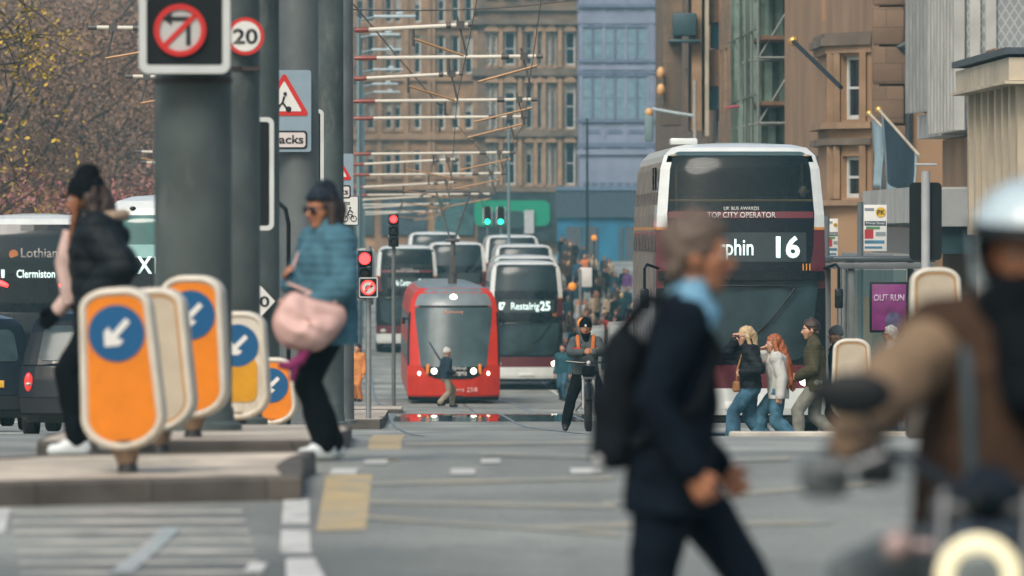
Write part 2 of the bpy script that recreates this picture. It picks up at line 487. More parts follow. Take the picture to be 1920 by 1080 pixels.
def long_hair(f, root, m, locks, voxel=.01, amp=.012):
    k = f.k*f.hs
    c = [('e', f.h(0, -.02, .036), (.09*k, .103*k, .096*k), f.HM)] + list(locks)
    me = blob(c, voxel, 2, amp, 40, None, None, None, (1, 1, .22))
    bm = bmesh.new(); bm.from_mesh(me)
    for v in list(bm.verts):
        q = f.HM.transposed() @ (v.co - f.Hc)
        if q.y > .045*k and q.z < .055*k and abs(q.x) < .07*k and q.z > -.14*k: bm.verts.remove(v)
    bm.to_mesh(me); bm.free()
    return add(root, 'hair', me, m)
def beanie(f, root, m, e=.014, low=.015, name='beanie', amp=.004, tall=0, tl=.18):
    k = f.k*f.hs
    c = [('e', f.h(0, -.012, .04), ((.078+e)*k, (.098+e)*k, (.098+e)*k), f.HM), ('e', f.h(0, -.03, .10 + tall), (.062*k, .074*k, .06*k), f.HM)]
    me = blob(c, .009, 2, amp, 25)
    bm = bmesh.new(); bm.from_mesh(me)
    bmesh.ops.bisect_plane(bm, geom=bm.verts[:]+bm.edges[:]+bm.faces[:], plane_co=f.h(0, 0, low), plane_no=f.HM @ V((0, tl, -1)), clear_outer=True)
    bm.to_mesh(me); bm.free()
    o = add(root, name, me, m)
    pts = [f.h((.078+e)*math.sin(R(a))*.93, -.012 + (.098+e)*math.cos(R(a))*.93, low + .014 + tl*(-.012 + (.1+e)*math.cos(R(a)))) for a in range(0, 361, 20)]
    MB().tube(pts, .0095*k, 0, 8, False).build('turn_up', m, o)
    return o
# ------------------------------------------------------------------ camera, light, air
cam = bpy.data.cameras.new('camera'); co = bpy.data.objects.new('camera', cam); COL.objects.link(co)
co.location = (0, 0, ZC); co.rotation_euler = (R(90), 0, 0)
cam.sensor_width = 36; cam.lens = 300; cam.shift_y = -100/1920; cam.clip_start = .5; cam.clip_end = 6000
cam.dof.use_dof = True; cam.dof.focus_distance = 126; cam.dof.aperture_fstop = 5.0; cam.dof.aperture_blades = 8
SC.camera = co
w = bpy.data.worlds.new('World'); SC.world = w; w.use_nodes = True
wn = w.node_tree; bg = wn.nodes['Background']
sky = wn.nodes.new('ShaderNodeTexSky'); sky.sky_type = 'NISHITA'; sky.sun_disc = False
SUN_EL, SUN_AZ = 48, 205          # azimuth clockwise from +Y
sky.sun_elevation = R(SUN_EL); sky.sun_rotation = R(SUN_AZ); sky.air_density = 1.2; sky.dust_density = 5.0; sky.ozone_density = 1.2
wn.links.new(sky.outputs['Color'], bg.inputs['Color']); bg.inputs['Strength'].default_value = .11
sl = bpy.data.lights.new('sun', 'SUN'); sl.energy = 1.5; sl.angle = R(26); sl.color = (1, .96, .88)
so = bpy.data.objects.new('sun', sl); COL.objects.link(so)
az = R(SUN_AZ); sd = V((math.sin(az)*math.cos(R(SUN_EL)), math.cos(az)*math.cos(R(SUN_EL)), math.sin(R(SUN_EL))))
so.rotation_euler = sd.to_track_quat('Z', 'Y').to_euler(); so.location = (0, 0, 60)
SC.view_settings.view_transform = 'Standard'; SC.view_settings.look = 'None'; SC.view_settings.exposure = EXPOSURE; SC.view_settings.gamma = 1
try:
    SC.cycles.max_bounces = 6; SC.cycles.glossy_bounces = 3; SC.cycles.diffuse_bounces = 3; SC.cycles.transmission_bounces = 4
    SC.cycles.volume_bounces = 0; SC.cycles.sample_clamp_indirect = 4
    SC.cycles.caustics_reflective = False; SC.cycles.caustics_refractive = False
except Exception: pass

hz = MB(); hz.span((-330, -75, -7.5), (330, 960, 62))
hm = bpy.data.materials.new('haze air'); hm.use_nodes = True
nt = hm.node_tree
for n in list(nt.nodes):
    if n.bl_idname == 'ShaderNodeBsdfPrincipled': nt.nodes.remove(n)
pv = nt.nodes.new('ShaderNodeVolumePrincipled'); pv.inputs['Color'].default_value = (*HAZE_COL, 1); pv.inputs['Density'].default_value = HAZE
nt.links.new(pv.outputs['Volume'], nt.nodes['Material Output'].inputs['Volume'])
hz = hz.build('haze', hm, smooth=False); hz['kind'] = 'stuff'

# ------------------------------------------------------------------ road
def asphalt(name, col, var=.25):
    m = mat(name, col, .62, var=var, scale=.22, bump=.25, bscale=14, detail=8)
    nt = m.node_tree; N = nt.nodes; L = nt.links
    b = N['Principled BSDF']; mx = N[m['mx']]
    tc = [n for n in N if n.bl_idname == 'ShaderNodeTexCoord'][0]
    # fine aggregate, patches of different resurfacing, long wheel tracks
    n1 = N.new('ShaderNodeTexNoise'); n1.inputs['Scale'].default_value = 26; n1.inputs['Detail'].default_value = 6
    L.new(tc.outputs['Object'], n1.inputs['Vector'])
    mp = N.new('ShaderNodeMapping'); mp.inputs['Scale'].default_value = (1.1, .035, 1); mp.inputs['Rotation'].default_value = (0, 0, DIR)
    L.new(tc.outputs['Object'], mp.inputs['Vector'])
    n2 = N.new('ShaderNodeTexNoise'); n2.inputs['Scale'].default_value = 1; n2.inputs['Detail'].default_value = 3
    L.new(mp.outputs['Vector'], n2.inputs['Vector'])
    vo = N.new('ShaderNodeTexVoronoi'); vo.inputs['Scale'].default_value = .19
    L.new(tc.outputs['Object'], vo.inputs['Vector'])
    def rng(src, a, b_):
        r = N.new('ShaderNodeMapRange'); r.inputs['From Min'].default_value = .25; r.inputs['From Max'].default_value = .75
        r.inputs['To Min'].default_value = a; r.inputs['To Max'].default_value = b_; L.new(src, r.inputs['Value']); return r.outputs['Result']
    sp = N.new('ShaderNodeSeparateColor'); L.new(vo.outputs['Color'], sp.inputs['Color'])
    f = None
    for q in (rng(n1.outputs['Fac'], .68, 1.32), rng(n2.outputs['Fac'], .72, 1.24), rng(sp.outputs['Red'], .84, 1.12)):
        if f is None: f = q
        else:
            mm = N.new('ShaderNodeMath'); mm.operation = 'MULTIPLY'; L.new(f, mm.inputs[0]); L.new(q, mm.inputs[1]); f = mm.outputs[0]
    s2 = N.new('ShaderNodeVectorMath'); s2.operation = 'SCALE'; L.new(mx.outputs['Vector'], s2.inputs[0]); L.new(f, s2.inputs['Scale'])
    L.new(s2.outputs['Vector'], b.inputs['Base Color'])
    return m
ASPH = asphalt('asphalt', (.235, .245, .215), .38)
dirty(ASPH, (.13, .14, .125), .60, .9, .05, (1, .25, 1), .75); dirty(ASPH, (.32, .33, .29), .64, .5, .06, (1, .12, 1), .6)
xs = [-400, -200, -120, -80, -50, -30, -20] + [i*.5 for i in range(-32, 33)] + [20, 30, 50, 80, 120, 200, 400]
ys = [-60, -20, 0, 15, 25] + [28 + i*1.5 for i in range(0, 120)] + [210 + 8*i for i in range(0, 80)] + [900, 1000, 1200, 1600, 2500]
mb = MB(); mb.grid([[V((x, y, gz(x, y))) for x in xs] for y in ys])
struct(mb.build('road', ASPH, fix=False))

def worn(name, col, amount=.5, scale=3., rough=.6):
    m = mat(name, col, rough, var=.12, scale=2.)
    nt = m.node_tree; N = nt.nodes; L = nt.links; b = N['Principled BSDF']; mx = N[m['mx']]
    tc = [n for n in N if n.bl_idname == 'ShaderNodeTexCoord'][0]
    n1 = N.new('ShaderNodeTexNoise'); n1.inputs['Scale'].default_value = scale; n1.inputs['Detail'].default_value = 9; n1.inputs['Roughness'].default_value = .7
    L.new(tc.outputs['Object'], n1.inputs['Vector'])
    r = N.new('ShaderNodeMapRange'); r.inputs['From Min'].default_value = amount - .08; r.inputs['From Max'].default_value = amount + .08; L.new(n1.outputs['Fac'], r.inputs['Value'])
    mix = N.new('ShaderNodeMix'); mix.data_type = 'RGBA'
    L.new(r.outputs['Result'], mix.inputs[0]); L.new(mx.outputs['Vector'], mix.inputs[6]); mix.inputs[7].default_value = (.235, .245, .215, 1)
    L.new(mix.outputs[2], b.inputs['Base Color'])
    return m
YEL = worn('worn yellow road paint', (.47, .355, .17), .56)
YEL2 = worn('faded yellow road paint', (.37, .32, .215), .48)
WHT = worn('worn white road paint', (.54, .54, .50), .60)
WHT2 = worn('faded white road paint', (.44, .42, .36), .52)
def paint(poly_px, m, name, dz=.004, n=10):
    """a quad of road paint given by its corners on the road"""
    a, b, c, d = [G(*p) for p in poly_px]
    mb = MB()
    rows = []
    for i in range(n+1):
        l = a.lerp(d, i/n); r = b.lerp(c, i/n); row = []
        for j in range(7):
            q = l.lerp(r, j/6); row.append(V((q.x, q.y, gz(q.x, q.y) + dz)))
        rows.append(row)
    mb.grid(rows); return struct(mb.build(name, m, fix=False))
def strip(a, b, wd, m, name, dz=.004, n=14):
    a = V(a); b = V(b); d = (b-a); d.z = 0; d.normalize(); q = V((-d.y, d.x, 0))*wd/2
    rows = []
    for i in range(n+1):
        p = a.lerp(b, i/n); rows.append([V((x.x, x.y, gz(x.x, x.y) + dz)) for x in ([p-q, p, p+q] if wd < 4 else [p + q*(t/8-1) for t in range(17)])])
    mb = MB(); mb.grid(rows); return struct(mb.build(name, m, fix=False))

# junction paint: yellow box edge blocks, its faint cross lines, white dashes, the hatched area at the left
paint([(593, 998), (686, 996), (698, 891), (612, 891)], YEL, 'yellow_road_marking')
paint([(688, 864), (750, 864), (760, 816), (700, 816)], YEL, 'yellow_road_marking')
for a, b, h in (((690, 905), (1150, 893), 7), ((690, 938), (1155, 948), 8), ((688, 968), (1160, 1000), 7), ((760, 830), (1130, 826), 7),
                ((1150, 868), (1480, 858), 6), ((1130, 940), (1640, 905), 8), ((1000, 985), (1560, 975), 9), ((900, 850), (1160, 858), 5)):
    paint([(a[0], a[1]+h), (b[0], b[1]+h), (b[0], b[1]), (a[0], a[1])], YEL2, 'yellow_road_marking', .005)
for q in ([(528, 985), (580, 985), (580, 937), (532, 937)], [(525, 1039), (583, 1039), (580, 995), (527, 995)], [(537, 1090), (612, 1090), (590, 1049), (536, 1049)]):
    paint(q, WHT, 'white_road_marking')
for i, y in enumerate((958, 976, 994, 1013, 1032, 1052, 1072)):
    paint([(18+i*3, y+9), (455+6*i, y+6), (455+6*i, y-1), (22+i*3, y+1)], WHT2, 'white_road_marking', .004)
paint([(-40, 1005), (8, 1000), (20, 955), (-30, 958)], WHT, 'white_road_marking')
# wet/polished seal line that the photograph shows as a pale thread over the hatching
a, b = G(225, 1078), G(322, 992)
strip(a, b, .10, mat('pale sealant', (.33, .42, .42), .3, var=.2), 'sealant_line', .009)
# litter of small white flattened patches on the road
for px, py, wx in ((705, 868, .12), (645, 886, .13), (868, 886, .12), (920, 866, .1), (1100, 885, .16), (1140, 863, .12), (480, 1066, .07)):
    c = G(px, py); strip(c - V((wx*.6, 0, 0)), c + V((wx*.6, 0, 0)), .9, WHT, 'white_road_marking', .007, 3)
# an added gloss patch imitating the tram's mirage reflection, tram rails, stop line further off
strip(street(-3.2, 150), street(3.4, 150), .5, WHT2, 'white_road_marking', .006)
RAIL = mat('rail steel', (.30, .30, .29), .28, metal=.9, var=.1)
for v in (-.62, .82, 3.2, 4.65):
    strip(street(v, 96), street(v, 520), .07, RAIL, 'tram_rail', .006, 120)
MIRAGE = mat('mirage gloss', (.06, .06, .058), .02, var=.2, scale=.4, spec=.6)
strip(street(.9, 174.5), street(5.0, 174.5), 15, MIRAGE, 'mirage_patch', .004, 20)
for v0, v1, ya, yb in ((-6.6, -6.4, 130, 520), (6.9, 7.1, 180, 420)):
    strip(street((v0+v1)/2, ya), street((v0+v1)/2, yb), .14, WHT, 'white_road_marking', .005, 60)

# ------------------------------------------------------------------ kerbed islands
PAVE = mat('concrete paving', (.50, .44, .35), .8, var=.28, scale=1.6, bump=.3, bscale=20)
dirty(PAVE, (.22, .19, .15), .56, 1.3, .08, (1, 1, 1), .8); dirty(PAVE, (.60, .54, .44), .62, .9, .06, (1, 1, 1), .6)
PALEK = mat('pale kerb', (.46, .43, .37), .8, var=.25, scale=3, bump=.3)
KERB = stone('kerb granite', (.09, .08, .068), .35, 2.5, (.92, 1.7), .35)
def island(name, label, pts, h, km=None):
    """kerbed island over ground outline points, kerb stones as a part"""
    pts = [V((p[0], p[1], 0)) for p in pts]
    dense = []
    for i, p in enumerate(pts):
        q = pts[(i+1) % len(pts)]; n = max(1, int((q-p).length/.6))
        dense += [p.lerp(q, j/n) for j in range(n)]
    c = sum(dense, V())/len(dense)
    root = thing(name, label, 'traffic island', (0, 0, 0))
    top = MB(); n = len(dense); rows = []
    for k in (1, .97, .75, .5, .25, .02):
        rows.append([V(((p-c)*k + c)[:2] + (0,)) for p in dense])
    for r in rows:
        for p in r: p.z = gz(p.x, p.y) + h
    top.grid(rows, 0, True); top.add(rows[-1], [list(range(n))])
    top.build('paving', PAVE, root)
    kb = MB(); o = 1.0
    outer = [p + (p-c).normalized()*.02 for p in dense]; inner = [p - (p-c).normalized()*.14 for p in dense]
    L = [[V((p.x, p.y, gz(p.x, p.y) + z)) for p in src] for src, z in ((outer, -.08), (outer, h-.015), ([p - (p-c).normalized()*.01 for p in dense], h+.006), (inner, h+.006), (inner, h-.05))]
    kb.grid(L, 0, True); kb.build('kerb', km or KERB, root)
    return root
island('traffic_island', 'near kerbed concrete island holding the leaning orange bollard', [G(-70, 952)[:2], G(560, 938)[:2], G(566, 900)[:2], G(590, 888)[:2], G(80, 896)[:2], G(-70, 905)[:2]], .13)
a = G(70, 862); b = G(604, 860)
island('traffic_island', 'second kerbed concrete island around the foot of the big grey pole', [a[:2], b[:2], PG(655, 270)[:2], PG(655, 205)[:2], PG(380, 200)[:2], PG(180, 240)[:2]], .11)
island('traffic_island', 'small far kerbed island beside the tram track left of the red tram', [PG(640, 112)[:2], PG(712, 112)[:2], PG(728, 92)[:2], PG(650, 92)[:2]], .16)
island('traffic_island', 'farther low platform edge beside the tram just left of its front', [PG(640, 82)[:2], PG(752, 82)[:2], PG(755, 72)[:2], PG(650, 72)[:2]], .13)
island('traffic_island', 'low kerbed refuge with pale edge in front of the three walkers', [PG(1368, 168)[:2], PG(1705, 168)[:2], PG(1740, 158)[:2], PG(1372, 158)[:2]], .05, PALEK)
# pavement at the right behind the bus, pavement at the left by the gardens
def pavement(name, v0, v1, ya, yb, h):
    mb = MB(); rows = []
    n = 60
    for i in range(n+1):
        Y = ya + (yb-ya)*i/n
        rows.append([street(v, Y) + V((0, 0, z)) for v, z in ((v0, -.1), (v0, h), (v0+.15, h), ((v0+v1)/2, h), (v1, h))])
    mb.grid(rows); return struct(mb.build(name, PAVE2, fix=False))
PAVE2 = mat('pavement slabs', (.17, .17, .16), .8, var=.3, scale=1.2, bump=.3)
pavement('pavement', 7.9, 16, 132, 560, .13)
pavement('pavement', -40, -13.5, 60, 560, .13)
# ------------------------------------------------------------------ street furniture materials
SHELL = mat('bollard shell', (.60, .555, .46), .45, var=.10, scale=5)
SHELLB = mat('bollard back panel', (.47, .40, .30), .5, var=.10, scale=5)
ORANGE = mat('bollard orange', (.70, .20, .006), .4, var=.09, scale=7)
YELB = mat('bollard yellow', (.58, .27, .008), .4, var=.12, scale=7)
BLUE = mat('sign blue', (.006, .085, .21), .35, var=.08)
dirty(SHELL, (.33, .26, .17), .60, 5, .08, (1, 1, .35), .7); dirty(ORANGE, (.40, .12, .015), .66, 6, .06, (1, 1, .6), .7); dirty(YELB, (.36, .17, .02), .62, 6, .06, (1, 1, .6), .6); dirty(SHELLB, (.33, .25, .16), .58, 4, .08, (1, 1, .4), .6)
SIGNW = mat('sign white', (.66, .66, .62), .4, var=.05)
SIGNR = mat('sign red', (.52, .022, .018), .4, var=.06)
SIGNK = mat('sign black', (.012, .014, .016), .4, var=.1)
SIGNGREY = mat('sign backing blue grey', (.22, .30, .35), .5, var=.08)
POLE = mat('pole grey paint', (.064, .082, .08), .55, var=.42, scale=1.6, bump=.08, spec=.3, detail=8)
POLE2 = mat('pole mid grey paint', (.10, .115, .115), .5, var=.2, scale=2.2)
dirty(POLE, (.13, .145, .14), .60, 3.5, .06, (1, 1, .35), .6); dirty(POLE, (.035, .05, .052), .62, 2.2, .05, (1, 1, .5), .7); dirty(POLE2, (.17, .18, .175), .60, 3, .06, (1, 1, .3), .6)
BLACKM = mat('signal black', (.006, .009, .011), .55, var=.15, spec=.25)
GREYM = mat('galvanised steel', (.34, .35, .35), .4, metal=.6, var=.15)
STEEL = mat('stainless steel', (.55, .55, .53), .22, metal=1, var=.1)
CLAMP = mat('clamp steel dark', (.05, .04, .04), .5, metal=.5, var=.2)
GOLD = mat('gilt finial', (.75, .45, .12), .3, metal=.6, var=.1)
LRED = mat('red lamp lit', (.6, .01, .01), .4, var=0, emit=(1, .03, .03), estr=5)
LGRN = mat('green lamp lit', (.0, .5, .3), .4, var=0, emit=(.02, 1, .55), estr=3)
LAMB = mat('amber lamp lit', (.6, .25, .01), .4, var=0, emit=(1, .42, .05), estr=2.5)
LWHT = mat('headlamp lit', (.8, .8, .7), .3, var=0, emit=(1, .93, .75), estr=4)
LED = mat('white led lettering', (.5, .6, .58), .5, var=0, emit=(.78, 1, .96), estr=.8)
DOFF = mat('dark lens', (.03, .02, .015), .25, var=.1)

def arrow_mb(r, ang, y):
    """keep-left style arrow, pointing along ang (deg) in the xz plane"""
    p = [(-.72, -.13), (.12, -.13), (.02, -.42), (.30, -.42), (.74, 0), (.30, .42), (.02, .42), (.12, .13), (-.72, .13)]
    c, s_ = math.cos(R(ang)), math.sin(R(ang))
    mb = MB(); mb.prism([((x*c - z*s_)*r, (x*s_ + z*c)*r) for x, z in p], y, y+.004); return mb

def bollard_outline(wt, wb, h0, h1, n=10, inset=0):
    o = []
    rt = wt*.80; rb = wb*1.0
    for a in range(0, 91, 9):
        o.append((wt - rt + rt*math.cos(R(a)) - inset*math.cos(R(a)), h1 - rt*.72 + rt*.72*math.sin(R(a)) - inset*math.sin(R(a))))
    for a in range(90, 181, 9):
        o.append((-(wt - rt) + rt*math.cos(R(a)) - inset*math.cos(R(a)), h1 - rt*.72 + rt*.72*math.sin(R(a)) - inset*math.sin(R(a))))
    for a in range(180, 271, 9):
        o.append((rb*math.cos(R(a)) - inset*math.cos(R(a)), h0 + rb*.8 + rb*.8*math.sin(R(a)) - inset*math.sin(R(a))))
    for a in range(270, 361, 9):
        o.append((rb*math.cos(R(a)) - inset*math.cos(R(a)), h0 + rb*.8 + rb*.8*math.sin(R(a)) - inset*math.sin(R(a))))
    return o
def bollard(label, loc, rotz, tilt=0, panel='orange', H=1.03, foot_h=.12):
    root = thing('keep_left_bollard', label, 'bollard', loc, rotz, 'lit keep left bollards on the traffic islands')
    root.rotation_euler = (0, R(tilt), rotz)
    O = lambda i: bollard_outline(.205, .235, foot_h, H, 10, i)
    mb = MB()
    rows = [[V((x, y, z)) for x, z in O(i)] for y, i in ((-.085, .045), (-.098, .036), (-.102, .022), (-.088, .004), (-.06, 0), (.06, 0), (.088, .004), (.102, .022), (.098, .036), (.085, .045))]
    mb.grid(rows, 0, True); n = len(rows[0])
    mb.add(rows[0], [list(range(n))]); mb.add(rows[-1], [list(range(n))[::-1]])
    mb.build('shell', SHELL, root, ang=60)
    bk = MB(); bk.prism(O(.047), .083, .088); bk.build('back_panel', SHELLB, root)
    ed = MB(); ring(ed, O(.040), O(.058), .084, .092); ed.build('back_rim', mat('bollard tan rim', (.42, .23, .09), .5, var=.15), root)
    if panel == 'orange':
        pn = MB(); pn.prism(O(.047), -.0875, -.080); pn.build('orange_panel', ORANGE, root)
    else:
        pn = MB(); pn.prism(rrect(.30, .33, .07, 6, 0, foot_h+.30), -.092, -.083); pn.build('yellow_panel', YELB, root)
    rd = MB(); rd.prism(disc_pts(0, H-.255, .158), -.094, -.084); ro = rd.build('roundel', BLUE, root)
    am = arrow_mb(.135, 225, -.0985); a = am.build('arrow', SIGNW, ro); a.location = (0, 0, H-.255)
    ft = MB(); ft.tube([(0, 0, foot_h+.06), (0, 0, .05)], [.10, .055], 0, 14); ft.build('neck', mat('bollard neck tan', (.20, .13, .08), .6, var=.2), root)
    f2 = MB(); f2.tube([(0, 0, .06), (0, 0, 0)], [.05, .06], 0, 12); f2.build('foot', DARK, root)
    return root
g = PG(240, 337, .135); bollard('leaning orange bollard nearest the camera with white arrow on blue disc', g, R(-4), -4.0)
g = PG(300, 316, .12); bollard('bollard turned to show its beige back between the two orange ones', g, R(172), 3, H=.98)
g = PG(362, 292, .11); bollard('orange bollard at the foot of the big pole, half behind the beige one', g, R(-8), 0, H=1.04)
g = PG(448, 252, .11); g.z = ZC - (795-YH)/252; bollard('bollard with blue disc and separate yellow box, right of the big pole', g, R(-6), 0, 'yellow', H=.84, foot_h=.03)
g = PG(510, 205, .11); g.z = ZC - (797-YH)/205; bollard('smallest orange bollard, low behind the woman with the pink bag', g, R(-4), 0, H=.62, foot_h=.0)
g = PG(1597, 172, .05); bollard('white backed bollard right behind the olive jacketed man', g, R(178), 0, H=1.02)
g = PG(1757, 230); gb = ZC - (738-YH)/230; bollard('tall white backed bollard beside the rider helmet', V((g.x, g.y, gb)), R(182), 1)
pl = MB(); pl.rbox((0, 0, (gb-g.z)/2), (.5, .4, gb-g.z), .03); tag(pl.build('bollard_plinth', KERB, None, (g.x, g.y, g.z)), 'stone plinth under the tall bollard beside the rider', 'plinth')

# ------------------------------------------------------------------ the row of big grey poles
def big_pole(px, s, r, label, H=9.5, m=POLE, dz=.11, bands=()):
    g = PG(px, s, dz)
    root = thing('traction_pole', label, 'pole', g, 0, 'grey poles in a row along the islands')
    mb = MB(); mb.tube([(0, 0, 0), (0, 0, H)], [r, r*.93], 0, 40); mb.build('shaft', m, root)
    b = MB(); b.tube([(0, 0, 0), (0, 0, .05), (0, 0, .07), (0, 0, .16)], [r*1.25, r*1.25, r*1.06, r*1.04], 0, 40); b.build('base_flange', m, root)
    for z in bands:
        c = MB(); c.tube([(0, 0, z-.018), (0, 0, z+.018)], [r*1.015, r*1.015], 0, 40); c.box((r*.72, -r*.9, z), (.15, .06, .035)); c.build('clamp_band', CLAMP, root)
    return root
p1 = big_pole(362, 270, .272, 'thickest grey pole behind the bollards, carrying the no left turn sign', bands=(2.43, 2.62))
big_pole(432, 230, .245, 'grey pole carrying the round 20 sign', bands=(2.9,))
big_pole(480, 190, .235, 'grey pole behind the diamond sign')
big_pole(560, 160, .24, 'grey pole behind the first triangular tracks sign', m=POLE2)
big_pole(617, 140, .20, 'slimmer grey pole straight above the woman in blue')
big_pole(641, 116, .19, 'farthest grey pole of the row, where the white arms begin', m=POLE2)
cb = MB(); g = PG(541, 186, .1); cb.tube([(0, 0, 0), (0, 0, 2.05), (-.03, 0, 2.2), (-.12, .05, 2.28)], .022, 0, 8)
tag(cb.build('cable_conduit', BLACKM, None, g), 'thin black cable conduit running up between the grey poles', 'conduit')

# ------------------------------------------------------------------ signs
def plate(name, label, cat, c, rotz, outline, m_front, t=.02, border=None, back=SIGNGREY, group=None):
    root = thing(name, label, cat, c, rotz, group)
    mb = MB(); mb.prism(outline, 0, t); mb.build('panel', m_front, root, smooth=False)
    return root
def roundel(root, r, cz, y, face=SIGNW, rim=SIGNR, k=.80, cx=0):
    mb = MB(); mb.prism(disc_pts(cx, cz, r), y, y+.008); o = mb.build('roundel', rim, root, smooth=False)
    mb = MB(); mb.prism(disc_pts(cx, cz, r*k), y-.004, y); mb.build('face', face, o, smooth=False)
    return o
def tri_pts(side, cz, rr=.0):
    h = side*.866; pts = []
    cs = [(0, cz + h*2/3), (-side/2, cz - h/3), (side/2, cz - h/3)]
    for i, (x, z) in enumerate(cs):
        base = 90 + 120*i
        for a in (-60, -30, 0, 30, 60):
            pts.append((x*(1-2.0*rr/side) + rr*.58*math.cos(R(base+a)), cz + (z-cz)*(1-2.0*rr/side) + rr*.58*math.sin(R(base+a))))
    return pts
# no left turn box
c = P(346, 51, 272.2)
root = thing('no_turn_sign', 'white framed black box sign with red no left turn ring, top left', 'traffic sign', c, R(3))
mb = MB(); mb.prism(rrect(.585, .60, .05), 0, .10); mb.build('casing', BLACKM, root)
mb = MB(); ring(mb, rrect(.60, .61, .06), rrect(.50, .50, .02), -.03, .004); mb.build('border', mat('white border', (.52, .55, .53), .5, var=.08), root)
rd = MB(); ring(rd, disc_pts(-.03, -.02, .172, 48), disc_pts(-.03, -.02, .137, 48), -.03, -.006); rd.build('red_ring', SIGNR, root)
fc = MB(); fc.prism(disc_pts(-.03, -.02, .138, 48), -.014, -.006); f = fc.build('face', mat('sign grey white', (.46, .46, .44), .4, var=.05), root, smooth=False)
ar = MB(); ar.prism([(.045, -.12), (.075, -.12), (.075, .055), (.06, .07), (-.05, .07), (-.05, .10), (-.11, .055), (-.05, .01), (-.05, .04), (.045, .04)], -.019, -.014); a = ar.build('turn_arrow', SIGNK, f, smooth=False); a.location = (-.035, 0, 0)
sl_ = MB(); sl_.box((-.03, -.021, -.02), (.30, .004, .034), 0, Matrix.Rotation(R(-45), 3, 'Y')); sl_.build('slash', SIGNR, f, smooth=False); root.scale = (1.047, 1, 1.047)
# 20 limit
c = P(460, 68, 231); root = thing('speed_limit_sign', 'round white 20 speed limit sign with red rim on the grey pole', 'traffic sign', c, 0)
roundel(root, .142, 0, -.012, k=.80); mb = MB(); mb.prism(disc_pts(0, 0, .142), -.003, .012); mb.build('back_plate', GREYM, root)
text('20', .108, SIGNK, root, (0, -.018, -.054), .02, .185, 'numerals'); root.scale = (1.08, 1, 1.08)
# warning triangles over Tracks plates
def tracks_sign(label, c, s, W, Hh):
    root = thing('tram_tracks_sign', label, 'traffic sign', c, 0, 'blue grey tracks warning boards')
    mb = MB(); mb.prism(rrect(W, Hh, .03), 0, .02); mb.build('backing_board', SIGNGREY, root, smooth=False)
    t = MB(); t.prism(tri_pts(W*.94, .115, .05), -.008, 0); to = t.build('warning_triangle', SIGNR, root, smooth=False)
    t = MB(); t.prism(tri_pts(W*.94*.70, .115, .02), -.012, -.008); t.build('face', SIGNW, to, smooth=False)
    b = MB(); b.tube([(-.09, -.014, .02), (-.02, -.014, .10), (.03, -.014, .03), (-.02, -.014, .10), (.0, -.014, .17)], .014, 0, 6); b.ball((.01, -.014, .2), .022); b.ball((-.09, -.014, .02), (.035, .004, .035)); b.ball((.05, -.014, .02), (.035, .004, .035)); b.build('symbol', SIGNK, to)
    p = MB(); p.prism(rrect(W*.86, .215, .04, 6, 0, -Hh/2 + .14), -.006, 0); po = p.build('supplementary_plate', SIGNK, root, smooth=False)
    p = MB(); p.prism(rrect(W*.86-.045, .17, .03, 6, 0, -Hh/2 + .14), -.010, -.006); p.build('face', mat('plate pinkish white', (.62, .56, .53), .4, var=.05), po, smooth=False)
    text('Tracks', .095, SIGNK, po, (0, -.013, -Hh/2 + .10), .015, W*.72)
    return root
tracks_sign('larger blue grey board with red triangle over a Tracks plate', P(533, 208, 160.5), 165, .627, .955)
tracks_sign('smaller far blue grey board with red triangle over a Tracks plate', P(628, 332, 116.25), 119, .594, .757)
c = P(640, 395, 116.25); root = thing('cyclists_sign', 'white plate with cyclist symbol under the farther tracks board', 'traffic sign', c, 0)
mb = MB(); mb.prism(rrect(.555, .475, .02), 0, .015); mb.build('border', SIGNK, root, smooth=False)
mb = MB(); mb.prism(rrect(.53, .45, .015), -.004, 0); fo = mb.build('panel', SIGNW, root, smooth=False)
text('Cyclists', .06, SIGNK, fo, (-.03, -.006, .10), .01, .34); text('be aware', .05, SIGNK, fo, (-.06, -.006, .03), .01, .22)
b = MB()
for x in (.06, .20): ring(b, disc_pts(x, -.13, .052, 20), disc_pts(x, -.13, .038, 20), -.010, -.005)
b.tube([(.06, -.008, -.13), (.105, -.008, -.06), (.175, -.008, -.06), (.20, -.008, -.13)], .007, 0, 6); b.tube([(.105, -.008, -.055), (.14, -.008, -.13), (.175, -.008, -.06)], .007, 0, 6)
b.tube([(.10, -.009, -.05), (.135, -.009, .015), (.185, -.009, -.03)], .012, 0, 6); b.ball((.142, -.008, .045), (.018, .003, .018)); b.build('cyclist_symbol', SIGNK, fo)
# tram speed diamond
c = P(472, 565, 190.7); root = thing('tram_speed_sign', 'white diamond tram speed sign with black 40 behind the bollards', 'traffic sign', c, 0)
D = lambda k: [(.245*k, 0), (0, .265*k), (-.245*k, 0), (0, -.265*k)]
mb = MB(); mb.prism(D(1), 0, .012); mb.build('border', SIGNK, root, smooth=False)
mb = MB(); mb.prism(D(.94), -.004, 0); f = mb.build('panel', SIGNW, root, smooth=False); text('40', .10, SIGNK, f, (.075, -.008, -.05), .015, .2)

